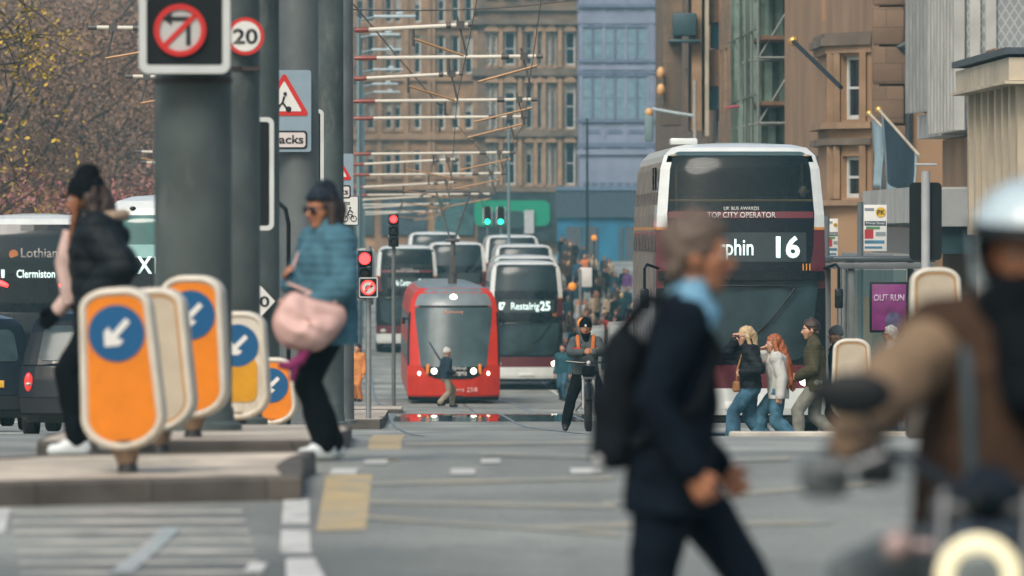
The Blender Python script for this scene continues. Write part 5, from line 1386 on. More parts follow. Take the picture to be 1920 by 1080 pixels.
# R3 tan stone with canted bays
s = 70
Yn = F/75; D3 = F/62 - Yn
root, MF, ML, D = right('bay_windowed_building', 'tan stone building with a tall canted bay window and a brown rusticated corner', 62, 75.5, 13.15, 10, 15, TANR, [], [(1.3, 2.5, zz(45, 72), 9.5), (14, 15.6, zz(20, 66), 9.5), (24, 25.8, zz(60, 64), zz(0, 64))])
for h in [(1.3, 2.5, zz(45, 72), 9.5)]: window(root, ML, h, .28, WFRAMED, PANE, 0, True, .1)
q = MB()
for k in range(16): z0 = -3.5 + k*.98; q.rbox((.22 + (.1 if k % 2 else 0), -.06, z0+.48), (.78 + (.2 if k % 2 else 0), .2, .93), .05)
q.build('rusticated_quoin', BROWN, root, ang=30)
dp = MB(); dp.tube([(.72, -.14, -3), (.72, -.14, zz(100, 75))], .09, 0, 8); dp.tube([(.72, -.14, zz(102, 75)), (.5, -.16, zz(92, 75)), (.9, -.16, zz(78, 75))], .11, 0, 8); dp.build('downpipe', mat('drain pipe', (.03, .04, .045), .5), root)
bp = [(0, 3.2), (-.95, 5.0), (-.95, 10.5), (0, 12.3)]         # plan of the bay (x, y)
bay = MB(); a, b = V((0, 3.2, 0)), V((-.95, 5.0, 0)); e = (b-a).normalized(); L_ = (b-a).length
nrm = V((-e.y, e.x, 0)); nrm = nrm if nrm.y > 0 else -nrm
# u runs from the far/left edge (b) to the wall (a), depth into the bay
MBY = Matrix(((-e.x, nrm.x, 0, b.x), (-e.y, nrm.y, 0, b.y), (0, 0, 1, 0), (0, 0, 0, 1)))
s = 73; hs = [(.62, 1.55, zz(227, s), zz(110, s)), (.62, 1.55, zz(372, s), zz(295, s))]
facade(bay, MBY, 0, L_, -4, zz(88, s), hs, .2)
bay.quad(V((-.95, 5.0, -4)), V((-.95, 10.5, -4)), V((-.95, 10.5, zz(88, s))), V((-.95, 5, zz(88, s)))); bay.quad(V((-.95, 10.5, -4)), V((0, 12.3, -4)), V((0, 12.3, zz(88, s))), V((-.95, 10.5, zz(88, s))))
bo = bay.build('bay', TANR, root, smooth=False, fix=False)
for h in hs: window(bo, MBY, h, .2, WFRAME, PANE, 0, True, .09)
def bay_band(z0, z1, pr, m, nm):
    c = V((.2, 7.7, 0)); pts = [(c.x + (x-c.x)*(1+pr/1.0), c.y + (y-c.y)*(1+pr/4.6)) for x, y in bp] + [(.12, 12.3), (.12, 3.2)]
    mb = MB(); mb.slab(pts, z0, z1); return mb.build(nm, m, bo, smooth=False)
for y0, y1, p, m_ in ((66, 76, .12, TRIMD), (76, 90, .2, TRIMD), (90, 104, .10, TRIM), (232, 244, .22, TRIM), (262, 274, .18, TRIMD), (376, 386, .2, TRIM)): bay_band(zz(y1, s), zz(y0, s), p, m_, 'bay_cornice')
pm = MB()
for u in (.14, .46, 1.72):
    p = MBY @ V((u, -.08, 0)); pm.box((p.x, p.y, (zz(232, s)+zz(104, s))/2), (.16, .22, zz(104, s)-zz(232, s)-.01)); pm.box((p.x, p.y, (zz(374, s)+zz(276, s))/2), (.16, .22, zz(276, s)-zz(374, s)-.01))
pm.build('bay_mullions', TRIM, bo, smooth=False)
lb = MB(); lb.span((-.12, 26, zz(420, 64)), (-.002, 33, zz(300, 64))); lb.build('lower_shop', PANE, root, smooth=False)
# R5 scaffolded front
root, MF, ML, D = right('scaffolded_building', 'tan building front behind green netted scaffolding with brown boards', 50.5, 61.8, 13.7, 10, 15, TAN, [], [(k*4.2+1, k*4.2+2.4, z, z+2.2) for k in range(14) for z in (-1, 2.6, 6.2, 9.8)])
for k in range(14):
    for z in (-1, 2.6, 6.2, 9.8): window(root, ML, (k*4.2+1, k*4.2+2.4, z, z+2.2), .28, WFRAMED, PANE)
sc = thing('scaffold', 'scaffold of steel tubes, brown boards and green netting left of the tan wall', 'scaffold', V((12.45 + DIR*F/61.5, F/61.5, 0)), SROT)
tb = MB(); bd = MB(); nn = 0
for k in range(0, 5):
    y = k*4.2
    for x in (0, 1.25): tb.tube([(x, y, -4), (x, y, 14)], .045, 0, 6)
    for z in range(-3, 14, 2): tb.tube([(-.1, y, z), (1.4, y, z)], .04, 0, 6); tb.tube([(-.02, y, z+.9), (-.02, y+4.2, z+.9)], .03, 0, 5)
    if k % 2 == 0:
        for z in range(-3, 12, 2): tb.tube([(.02, y, z), (1.24, y+.05, z+2)], .035, 0, 5)
tb.build('frame', mat('scaffold tube', (.20, .21, .20), .5, metal=.2, var=.15), sc)
for z in (-2.9, -.9, 1.6, 3.55, 5.55, 7.55, 9.55):
    bd.span((.1, -.2, z), (1.2, 17, z+.12))
bd.build('board', mat('scaffold boards', (.17, .095, .05), .8, var=.25), sc, smooth=False)
NET = mat('green debris netting', (.16, .23, .19), .8, var=.25, scale=2)
for y0, z0, z1 in ((5, -3, 12), (10, 1, 12), (16, -3, 12)):
    n_ = MB(); rows_ = []
    for i in range(15):
        z = z0 + (z1-z0)*i/14; rows_.append([V((-.12 + 1.35*j/12, y0 + .10*math.sin(j*1.7 + i*.6), z)) for j in range(13)])
    n_.grid(rows_); n_.grid([[p + V((0, .012, 0)) for p in r] for r in rows_]); n_.build('netting', NET, sc)
rd = MB(); rd.tube([(.0, 10, zz(203, 58)), (-.3, 15, zz(203, 58))], .05, 0, 6); rd.build('red_tape', mat('red tape', (.55, .06, .08), .5), sc)
# pale columns and dark bays behind the scaffold, nearest to the tan wall
cl = MB()
for y in (1.2, 2.6): cl.tube([(.15, y-.9, -3.5), (.15, y-.9, 12)], .16, 0, 12)
cl.build('cream_columns', CREAM, root)
# R6 mixed block
root, MF, ML, D = right('mixed_building', 'block with reddish panels, blue windows and cream piers left above the bus', 41.5, 50.3, 13.8, 12, 15, BROWN, [], [(k*5+1, k*5+2.8, z, z+1.9) for k in range(10) for z in (-.5, 3, 6.5, 10)])
for k in range(10):
    for z in (-.5, 3, 6.5, 10): window(root, ML, (k*5+1, k*5+2.8, z, z+1.9), .28, WFRAMED, PANEB)
s = 49; XL = lambda px: (px - 656)/s - 13.8
for x0, x1, y0, y1, m_, nm in ((1310, 1352, -60, 52, BROWN, 'reddish_panel'), (1310, 1350, 102, 168, BROWN, 'reddish_panel')):
    mb = MB(); mb.span((XL(x0), .4, zz(y1, s)), (XL(x1), 5, zz(y0, s))); mb.build(nm, mat('reddish render', (.22, .125, .075), .8, var=.15), root, smooth=False)
for x0, x1, y0, y1 in ((1315, 1352, 55, 99), (1306, 1350, 171, 212)):
    h = (XL(x0), XL(x1), zz(y1, s), zz(y0, s)); MW = Matrix.Translation(V((0, .5, 0)))
    window(root, MW, h, .1, mat('navy frame', (.02, .06, .09), .4), PANEB, 1, False, .12)
for x0, x1, y0, y1, m_ in ((1351, 1366, 100, 192, CREAM), (1366, 1404, -60, 260, TANR), (1304, 1311, -60, 260, CREAM), (1280, 1298, -60, 250, TRIM), (1228, 1262, -60, 240, TAND), (1330, 1370, 232, 300, CONC), (1340, 1368, 192, 225, mat('dark blue panel', (.02, .05, .075), .4))):
    mb = MB(); mb.span((XL(x0), -.3, zz(y1, s)), (XL(x1), 3, zz(y0, s))); mb.build('pier', m_, root, smooth=False)
for y0, y1 in ((36, 78), (84, 90)):
    mb = MB(); mb.rbox((XL(1266), -.6, zz((y0+y1)/2, s)), (.9 if y0 == 36 else 1.2, .6, (y1-y0)/s), .08); mb.build('bracket_box', mat('dark teal box', (.03, .07, .085), .5), root)
for y in (145, 176):
    mb = MB(); mb.ball((XL(1223), -.6, zz(y, s)), (.16, .16, .24), 0, 10); mb.build('globe_lamp', mat('amber lantern glass', (.62, .36, .16), .4), root)

# flags
def flag(label, tip, base, wd, drop, m, edge):
    root = thing('flag', label, 'flag', (0, 0, 0))
    tip, base = V(tip), V(base)
    p = MB(); p.tube([base, tip], .035, 0, 8); p.build('flagpole', CREAM, root)
    f = MB(); f.ball(tip, .09, 0, 12); f.build('finial', GOLD, root)
    n, k = 14, 16; rows_ = []
    for i in range(k+1):
        t = i/k; a = tip.lerp(base, .06 + .94*(wd)*t); row = []
        for j in range(n+1):
            u = j/n; q = a + V((0, 0, -drop[0]*u*(1-t) - drop[1]*u*t)); q.x += .09*math.sin(t*9 + u*2.2)*u + .05*u*(1-t); q.y += .22*math.sin(t*8 + u*1.5 + 1)*u; row.append(q)
        rows_.append(row)
    g_ = MB(); g_.grid(rows_, 0)
    for r_, nrow in zip(rows_[:-1], rows_[1:]):
        pass
    g2 = MB(); g2.v = g_.v[:]; g2.f = g_.f[:]; g2.fm = []
    for idx in range(len(g_.f)):
        i, j = divmod(idx, n); g2.fm.append(1 if (j >= n-2 or i < 1 or i >= k-1) else 0)
    fo = g2.build('cloth', [m, edge], root, fix=False)
    so = fo.modifiers.new('thick', 'SOLIDIFY'); so.thickness = .012
NAVY = mat('navy flag cloth', (.018, .04, .06), .8, var=.2, scale=3); PALEF = mat('pale blue flag cloth', (.30, .42, .46), .8, var=.15, scale=3)
flag('navy flag with pale edge hanging from the front pole above the bus stop', P(1648, 206, 78), P(1724, 292, 80), .92, (1.9, 1.25), NAVY, PALEF)
flag('pale blue flag half hidden behind the navy flag', P(1630, 213, 76), P(1700, 285, 78.5), .35, (1.75, 1.5), PALEF, PALEF)
root = thing('flagpole', 'bare dark diagonal flagpole with gilt tip on the tan stone wall', 'flagpole', (0, 0, 0))
a, b = P(1487, 77, 72), P(1577, 164, 76.5); p = MB(); p.tube([b, a], .055, 0, 8); p.build('pole', BLACKM, root); p = MB(); p.ball(a, .13, 0, 12); p.build('finial', GOLD, root)

# ------------------------------------------------------------------ trees
BARK = mat('bark', (.055, .042, .034), .9, var=.3, scale=3, bump=.4)
def leafmats(n, cols): return [mat('%s %d' % (n, i), c, .7, var=.35, scale=.35, detail=6) for i, c in enumerate(cols)]
BUD = leafmats('budding brown foliage', [(.25, .145, .09), (.20, .12, .08), (.15, .095, .07), (.28, .17, .105)])
YLW = leafmats('young yellow foliage', [(.46, .30, .03), (.38, .26, .035), (.28, .21, .045)])
PNK = leafmats('pink blossom', [(.30, .115, .10), (.23, .085, .08), (.16, .065, .055), (.34, .17, .145)])
GRN = leafmats('dark green foliage', [(.06, .07, .035), (.09, .085, .035), (.14, .12, .05)])
def tree(name, label, base, h, rad, mats, nleaf, ls, seed, group, trunk=.28, crown0=.3, twigs=260):
    rn = random.Random(seed); root = thing(name, label, 'tree', base, 0, group)
    t = MB(); pts = [V((0, 0, -.3))]; 
    for i in range(1, 7): pts.append(V((rn.uniform(-.25, .25)*i/3, rn.uniform(-.25, .25)*i/3, h*.7*i/6)))
    t.tube(pts, [trunk*(1-.12*i) for i in range(7)], 0, 10)
    limbs = []
    for k in range(16):
        z = h*rn.uniform(.22, .7); o = pts[min(6, max(1, int(z/(h*.7)*6)))]; a = rn.uniform(0, 2*math.pi)
        e = V((math.cos(a)*rad*rn.uniform(.55, .95), math.sin(a)*rad*rn.uniform(.55, .95), min(h*.97, z + h*rn.uniform(.08, .35)))); m_ = o.lerp(e, .5) + V((rn.uniform(-.4, .4), rn.uniform(-.4, .4), rn.uniform(.2, .7)))
        t.tube([V((o.x, o.y, z)), m_, e], [trunk*.36, trunk*.22, trunk*.07], 0, 6); limbs += [(V((o.x, o.y, z)), m_), (m_, e)]
    t.build('trunk', BARK, root)
    c = MB(); clumps = []
    for k in range(60):
        a, b = limbs[rn.randrange(len(limbs))]; q = a.lerp(b, rn.uniform(.3, 1.1)); q = q + V((rn.gauss(0, rad*.2), rn.gauss(0, rad*.2), rn.gauss(0, h*.09))); q.z = max(h*crown0, q.z); clumps.append((q, rn.uniform(.35, 1.15)*rad*.24, rn.randrange(len(mats))))
    for k in range(twigs):
        q, r, mi = clumps[rn.randrange(len(clumps))]; p = q + V((rn.gauss(0, r), rn.gauss(0, r), rn.gauss(0, r))); d = V((rn.uniform(-1, 1), rn.uniform(-1, 1), rn.uniform(-.1, 1))).normalized()*rn.uniform(.5, 1.5)
        c.tube([p, p + d*.5 + V((0, 0, .1)), p + d], [.022, .014, .006], len(mats), 3, False)
    for k in range(nleaf):
        q, r, mi = clumps[rn.randrange(len(clumps))]
        p = q + V((rn.gauss(0, r*.75), rn.gauss(0, r*.75), rn.gauss(0, r*.65)))
        u = V((rn.gauss(0, 1), rn.gauss(0, 1), rn.gauss(0, 1))).normalized(); v = u.orthogonal().normalized(); v = Matrix.Rotation(rn.uniform(0, 6.3), 3, u) @ v; w2 = u.cross(v); z = ls*rn.uniform(.5, 1.25)
        c.add([p - v*z, p + w2*z*.55, p + v*z, p - w2*z*.55], [(0, 1, 2, 3)], mi if rn.random() < .6 else rn.randrange(len(mats)))
    c.build('crown', mats + [BARK], root, smooth=False, fix=False)
    return root
k = 0
TRUSS = 'brown budding trees massed along the gardens'
for px, s, h, rad in ((10, 50, 15, 6), (95, 46, 16, 6.5), (190, 44, 16, 6.5), (275, 42, 17, 6.5), (40, 38, 18, 7.5), (150, 36, 19, 7.5), (240, 34, 19, 7.5), (330, 33, 20, 7), (-40, 42, 17, 7), (80, 30, 22, 8.5), (200, 28, 23, 8.5), (300, 27, 23, 8.5), (420, 26, 23, 8), (520, 25, 22, 8)):
    k += 1
    tree('garden_tree', 'bare brown budding tree in the gardens left of the street', PG(px, s), h, rad, BUD, 16000, .085, 100+k, TRUSS, crown0=.18)
for px, s, h in ((20, 62, 6.8), (110, 60, 7.2), (190, 58, 7.0), (265, 57, 7.3), (60, 55, 7.2), (150, 54, 7.5), (300, 54, 7.3), (235, 52, 7.4), (-30, 57, 7)):
    k += 1
    tree('blossom_tree', 'low tree in pink blossom in front of the brown garden trees', PG(px, s), h, 3.4, PNK, 6500, .09, 200+k, 'pink blossom trees below the brown trees', .12, .12, 120)
rn = random.Random(9)
# near tree whose young yellow leaves hang into the top left corner
g = PG(-150, 84); root = tree('yellow_leaf_tree', 'tree with fresh yellow leaves reaching into the top left corner', g, 9.2, 3.4, YLW, 1500, .07, 77, None, .2, .42, 120)
br = MB(); lf = MB()
for k in range(16):
    a = P(rn.uniform(-60, 40), rn.uniform(-40, 160), 84) - g; b = P(rn.uniform(30, 180), rn.uniform(10, 210), 84) - g; a.y += rn.uniform(-1, 1); b.y += rn.uniform(-1, 1); m_ = a.lerp(b, .5) + V((0, 0, .25))
    br.tube([a, m_, b], [.03, .018, .006], 0, 5, False)
    for j in range(34):
        t = rn.random()**.6; p = (a.lerp(m_, t*2) if t < .5 else m_.lerp(b, t*2-1)) + V((rn.gauss(0, .10), rn.gauss(0, .15), rn.gauss(0, .10)))
        u = V((rn.gauss(0, 1), rn.gauss(0, 1), rn.gauss(0, 1))).normalized(); v = u.orthogonal().normalized(); w2 = u.cross(v); z = rn.uniform(.03, .075)
        lf.add([p - v*z, p + w2*z*.6, p + v*z, p - w2*z*.6], [(0, 1, 2, 3)], rn.randrange(3))
br.build('hanging_branches', BARK, root); lf.build('hanging_leaves', YLW, root, smooth=False, fix=False)
# shrub basket by the bay
tree('shrub', 'bushy green shrub at the foot of the bay window behind the bus stop', P(1582, 440, 68), 1.35, .55, GRN, 1600, .06, 303, None, .05, .5, 30)
# garden slope behind the trees
hl = MB(); rows_ = []
for i in range(14):
    Y = 560 + i*22; rows_.append([V((X, Y, -4 + (i/13)**.8*46*sstep(-6, -34, X) + 3*noise.noise(V((X*.06, Y*.06, 0))))) for X in [-170 + j*6 for j in range(29)]])
hl.grid(rows_); struct(hl.build('castle_hill', mat('scrubby hillside', (.17, .105, .07), .9, var=.4, scale=.12, bump=.4), fix=False))

# unseen block added behind the viewer to darken what the glass mirrors
root, MF, ML = block('unseen_tenement', 'unseen sandstone tenement added behind the viewer to darken reflections', 'building', V((45, -55, 0)), math.pi, 95, 14, -.5, 21, TAND, [(3 + 4.2*i, 4.6 + 4.2*i, z, z + 2.2) for i in range(22) for z in (4.5, 8.2, 12, 15.8)], [])
for i in range(22):
    for z in (4.5, 8.2, 12, 15.8): window(root, MF, (3 + 4.2*i, 4.6 + 4.2*i, z, z + 2.2), .28, WFRAMED, PANE)
bands(root, 95, 14, [(3.6, 4.0, .4), (20.2, 20.9, .6)], TRIM)
# ------------------------------------------------------------------ clothes
def cloth(n, c, var=.18, scale=9, rough=.9): return mat(n, c, rough, var=var, scale=scale, bump=.2, bscale=45, spec=.12)
SUIT = cloth('navy suit cloth', (.003, .0065, .013)); SHIRT = cloth('light blue shirt', (.17, .36, .50)); NAVYT = cloth('navy trousers', (.003, .0065, .013))
BLUEJ = cloth('blue quilted jacket', (.06, .145, .19), .2); BLACKC = cloth('black cloth', (.003, .005, .007)); PUFF = mat('black puffer nylon', (.007, .011, .014), .65, var=.25, scale=6, spec=.2)
PINKB = mat('pale pink bag leather', (.56, .36, .32), .55, var=.1, scale=5, bump=.1); PURP = cloth('purple strap', (.20, .03, .10)); PINKS = cloth('pale pink sleeve', (.52, .38, .34))
JEANS = cloth('blue jeans', (.05, .12, .175), .3, 14); JEANS2 = cloth('washed blue jeans', (.055, .135, .19), .3, 14); HOOD = cloth('light grey hoodie', (.46, .46, .43), .12); OLIVE = cloth('olive quilted jacket', (.065, .06, .035), .25)
GREYT = cloth('grey trousers', (.20, .20, .17)); GREYC = cloth('grey sleeves', (.07, .085, .09)); ORC = cloth('orange straps', (.52, .16, .05)); REDC = cloth('red cloth', (.42, .04, .03)); WHC = cloth('white cloth', (.55, .55, .52)); KHAKI = cloth('khaki trousers', (.27, .23, .17))
TANC = cloth('tan canvas jacket', (.20, .14, .09), .15, 5); BRNV = cloth('dark brown vest', (.045, .027, .018), .3, 6); HIVIS = cloth('orange work clothes', (.55, .22, .07)); TEALC = cloth('teal jacket', (.03, .10, .13)); BEIGE = cloth('beige coat', (.34, .26, .18)); PALEG = cloth('pale grey jacket', (.36, .37, .36))
SHOEW = mat('white trainers', (.60, .64, .64), .5, var=.08); SHOEK = mat('dark shoes', (.015, .015, .016), .5, var=.2)
def hairm(n, c): return mat(n, c, .5, var=.35, scale=40, bump=.3, bscale=90)
HBRN = hairm('greying brown hair', (.10, .07, .05)); HDRK = hairm('dark brown hair', (.035, .02, .014)); HRED = hairm('red hair', (.30, .085, .025)); HBLD = hairm('blond hair', (.50, .36, .19)); HAUB = hairm('auburn hair', (.20, .075, .03)); HGRY = hairm('white hair', (.52, .51, .48))
SUNG = mat('sunglass lens', (.006, .006, .007), .08, var=0); NAVYB = cloth('dark patterned bandana', (.018, .025, .035), .6, 30)

# ---- the man in the dark suit, foreground
f = Fig(1.70, lf=(-.10, .44, .10), rf=(.09, -.40, .16), rh=(.265, .035, .845), lh=(-.25, .14, .845), pel=(0, -.02, .862), lean=5, pitch=-3, curl=.75, shw=1.08, fat=1.14); f.hs = 1.07
f.rtoe = (0, .75, -.6); f.rpalm = (-1, .25, 0); f.lpalm = (1, .2, 0)
g = PG(1272, 580)
suit = person(f, 'man in a dark navy suit and light blue shirt striding right across the foreground', g, R(-90), SKIN_W, .008)
brows(f, suit, HBRN); short_hair(f, suit, HBRN, .012, .008, .012, .055, -.06, [(f.h(-.06, -.03, 0), f.h(-.062, -.06, -.03), .024, .02), (f.h(.06, -.03, 0), f.h(.062, -.06, -.03), .024, .02)])
add(suit, 'shirt', blob(f.torso(.012, -.02) + [(f.N - f.up*.03, f.N + f.up*.055 + V((0, .012, 0)), .078, .066)], .009, 2, .004, 12), SHIRT)
cl = MB()
for sx in (-1, 1): cl.add([f.N + V((sx*.06, -.03, .075)), f.N + V((sx*.065, .055, .05)), f.N + V((sx*.035, .115, -.01)), f.N + V((sx*.105, .085, -.075)), f.N + V((sx*.10, -.02, .01))], [(0, 1, 2, 3, 4)])
co_ = cl.build('collar', SHIRT, suit); md = co_.modifiers.new('t', 'SOLIDIFY'); md.thickness = .012
jk = jacket(f, suit, SUIT, .026, .70, .010, -.16, 'jacket', .014, 8, None, .96, collar=.0)
bm = bmesh.new(); bm.from_mesh(jk.data)
bmesh.ops.delete(bm, geom=[v for v in bm.verts if v.co.y > .01 and v.co.z > .98 and abs(v.co.x) < .03 + .15*(v.co.z-.98)/.34], context='VERTS'); bm.to_mesh(jk.data); bm.free()
lp = MB()
for sx in (-1, 1):
    pts = [V((sx*x, y, z)) for x, y, z in ((.145, .06, 1.35), (.13, .13, 1.24), (.085, .172, 1.10), (.04, .184, 1.0))]
    for a, b in zip(pts, pts[1:]): lp.add([a, b, b + V((sx*.05, .012, .0)), a + V((sx*.055, .005, .0))], [(0, 1, 2, 3)])
lo = lp.build('lapels', SUIT, suit); md = lo.modifiers.new('t', 'SOLIDIFY'); md.thickness = .01
trousers(f, suit, NAVYT, .026, .034, .010); shoes(f, suit, SHOEK, .012)
bpk = thing('backpack', 'black backpack worn on the back of the man in the suit', 'backpack', g, R(-90))
add(bpk, 'bag', blob([('b', V((0, -.19, 1.07)), (.31, .13, .46), .07, Matrix.Rotation(R(-5), 3, 'X')), ('b', V((0, -.25, .98)), (.24, .06, .24), .035)], .012, 2, .010, 9), mat('black backpack nylon', (.006, .008, .011), .85, var=.25, scale=6, spec=.1))
st = MB()
for sx in (-1, 1): st.tube([V((sx*.10, -.19, 1.28)), V((sx*.12, -.10, 1.395)), V((sx*.13, .03, 1.37)), V((sx*.155, .125, 1.22)), V((sx*.19, .06, 1.05)), V((sx*.17, -.15, .92))], .022, 0, 8)
st.build('straps', mat('black backpack nylon', (.008, .010, .013)), bpk)
bk_ = MB(); bk_.rbox((.11, -.26, .86), (.05, .03, .06), .01); bk_.build('buckle', GREYM, bpk)

# ---- the woman in the blue jacket with the pink bag
f = Fig(1.70, lf=(-.09, .06, .10), rf=(.09, -.09, .10), lh=(-.15, .19, .95), rh=(.13, .17, 1.10), pel=(0, -.01, .885), lean=0, yaw=8, pitch=-6, lpole=(-1, -.7, -.3), rpole=(1, -.3, -.6), curl=.7, fat=1.05)
f.ldir = (.55, .7, -.4); f.rdir = (-.2, .5, .5); f.rpalm = (-.6, -.4, 0)
g = PG(612, 303); wr_ = R(118)
wm = person(f, 'woman in a blue jacket, dark bandana and sunglasses holding a pink bag', g, wr_, SKIN_W)
long_hair(f, wm, HDRK, [(f.h(-.08, -.02, .0), f.h(-.085, .0, -.17), .032, .028), (f.h(.08, -.02, .0), f.h(.085, .0, -.17), .032, .028), (f.h(0, -.09, 0), f.h(0, -.09, -.15), .07, .05)])
beanie(f, wm, NAVYB, .012, .045, 'bandana', .006, .015); 
sg = MB()
for sx in (-1, 1): sg.ball(f.h(sx*.034, .094, .004), (.033, .012, .026), 0, 14, f.HM); sg.tube([f.h(sx*.062, .082, .01), f.h(sx*.083, .0, .012)], .005, 0, 6)
sg.tube([f.h(-.02, .1, .012), f.h(.02, .1, .012)], .005, 0, 6); sg.build('sunglasses', SUNG, wm)
jacket(f, wm, BLUEJ, .058, .72, .011, -.15, 'quilted_jacket', .008, 10, (.007, .05), .97, collar=.06, extra=[(f.N + V((-.07, -.04, -.03)), f.N + V((.07, -.04, -.03)), .06, .06), (f.N + V((0, -.08, 0)), f.N + V((0, -.10, -.06)), .07, .07)])
trousers(f, wm, BLACKC, .034, .038, .011); shoes(f, wm, SHOEW, .016)
hb = thing('handbag', 'slouchy pale pink shoulder bag held in front of the woman in blue', 'bag', g, wr_)
Rz = Matrix.Rotation(R(-106), 3, 'Z') @ Matrix.Rotation(R(-12), 3, 'Y')
bc = V((-.25, .27, .86))
Rz = Matrix.Rotation(R(-111), 3, 'Z'); bc = V((-.25, .25, .86))
out_ = [(-.083, .185), (-.03, .165), (.05, .135), (.14, .115), (.21, .09), (.225, .03), (.195, -.04), (.14, -.11), (.07, -.165), (-.01, -.175), (-.09, -.16), (-.16, -.13), (-.205, -.06), (-.215, .02), (-.18, .10), (-.13, .165)]
nb = 64; ol = []
for q in range(nb):                                   # smooth the outline
    t = q/nb*len(out_); a_ = int(t); u = t - a_; p0, p1, p2, p3 = [out_[(a_ + d) % len(out_)] for d in (-1, 0, 1, 2)]
    ol.append(tuple(.5*(2*p1[m] + (p2[m]-p0[m])*u + (2*p0[m]-5*p1[m]+4*p2[m]-p3[m])*u*u + (3*p1[m]-p0[m]-3*p2[m]+p3[m])*u**3) for m in (0, 1)))
def bag_side(sg):
    rows = []
    for k_ in range(15):
        r_k = 1 - k_/14.3; row = []
        for q, (x, z) in enumerate(ol):
            sag = .5 + .5*max(-1, min(1, -z/.15))                    # fuller towards the bottom
            y = (.045 + .055*sag)*max(0, 1 - r_k**3)**.6
            fold = .010*math.sin(7.5*(x*r_k*.55 + z*r_k*1.0)/.16 + 1.6*noise.noise(V((x*r_k*7, z*r_k*7, 3)))) + .008*noise.noise(V((x*r_k*16, z*r_k*10, sg)))
            row.append(bc + Rz @ V((x*r_k, sg*(y + fold*(1 - r_k**4)), z*r_k)))
        rows.append(row)
    return rows
bgm = MB()
for sg in (-1, 1):
    rr = bag_side(sg); bgm.grid(rr, 0, True); bgm.add(rr[-1], [list(range(nb))])
bo_ = bgm.build('bag', PINKB, hb, ang=70)
sm_ = MB(); pt_ = [bc + Rz @ V((x*1.005, 0, z*1.005)) for x, z in ol]; sm_.tube(pt_ + pt_[:1], .007, 0, 6, False); sm_.build('seam', mat('bag seam', (.40, .23, .20), .6), bo_)
st = MB(); st.tube([bc + Rz @ V((.17, 0, .12)), V((.10, .22, 1.10)), V((.13, .13, 1.28)), V((.12, .0, 1.39)), V((.02, -.12, 1.30)), V((-.16, -.12, 1.10)), bc + Rz @ V((-.18, 0, .13))], .011, 0, 8); st.build('strap', PINKB, hb)
st = MB(); st.tube([bc + Rz @ V((.0, .0, -.15)), bc + Rz @ V((-.05, .0, -.23)), bc + Rz @ V((-.12, .0, -.27)), bc + Rz @ V((-.18, .02, -.26))], [.03, .035, .03, .02], 0, 8); st.tube([bc + Rz @ V((-.08, .0, -.25)), bc + Rz @ V((-.10, .02, -.36))], [.035, .02], 0, 8); st.build('purple_ribbon', PURP, hb)

# ---- the walker in black at the left
f = Fig(1.77, lf=(-.10, .16, .10), rf=(.10, -.16, .13), lh=(-.22, .05, 1.0), rh=(.16, .27, .90), pel=(0, 0, .90), lean=6, yaw=-12, pitch=-8, lpole=(-1, -1, 0), rpole=(.3, -1, 0))
g = PG(193, 304, .0); g.z = ZC - (857-YH)/304
wk = person(f, 'walker in black puffer coat and black cap seen from the side at left', g, R(96), SKIN_W)
long_hair(f, wk, HDRK, [(f.h(0, -.085, 0), f.N + V((0, -.10, .02)), .07, .07), (f.h(-.07, -.03, -.01), f.N + V((-.07, -.03, .0)), .045, .05), (f.h(.07, -.03, -.01), f.N + V((.07, -.03, .0)), .045, .05)])
add(wk, 'hair_lock', blob([(f.h(-.066, .045, -.02), f.h(-.05, .11, -.26), .028, .022), (f.h(.066, .045, -.02), f.h(.06, .11, -.24), .028, .024)], .010, 2, .010, 30), HAUB)
b_ = beanie(f, wk, BLACKC, .016, -.005, 'cap', .005, .035, .50); pk = MB(); pk.ball(f.h(0, .115, .03), (.05, .034, .011), 0, 14, f.HM @ Matrix.Rotation(R(-14), 3, 'X')); pk.build('peak', BLACKC, b_)
jacket(f, wk, PUFF, .075, .66, .012, -.10, 'puffer_coat', .012, 9, (.014, .11), .97, arms=(-1,), collar=.05, extra=[(f.N + V((-.09, -.09, -.0)), f.N + V((.09, -.09, -.0)), .085, .085), (f.N + V((0, -.13, -.06)), f.N + V((0, -.15, -.14)), .10, .07)])
add(wk, 'pink_sleeve', blob(f.arm(1, .028, .97, .022) + [(f.rs, f.N, .07, .06)], .011, 2, .01, 9), PINKS)
fr = MB(); fr.tube([f.N + V((math.sin(R(a))*.15, -.02 + math.cos(R(a))*-.17, .05 + .02*math.cos(R(a)))) for a in range(-120, 121, 20)], .036, 0, 8); fr.build('fur_trim', mat('fur trim', (.34, .25, .17), .9, var=.3, scale=30), wk)
ft = MB(); ft.tube([f.N + V((.03, .14, -.03)), f.C + V((.03, .21, 0)), f.P + V((.03, .20, .05))], [.05, .055, .05], 0, 10); ft.build('pale_lining', PINKS, wk)
gl_ = blob([(a, b, r0+.008, r1+.008) for a, b, r0, r1 in f.hand(f.rw, f.re, 1, .5)] + [(f.rw, f.rw.lerp(f.re, .3), .04, .045)], .008, 2)
add(wk, 'glove', gl_, BLACKC)
trousers(f, wk, BLACKC, .024, .03, .012); shoes(f, wk, SHOEW, .014)

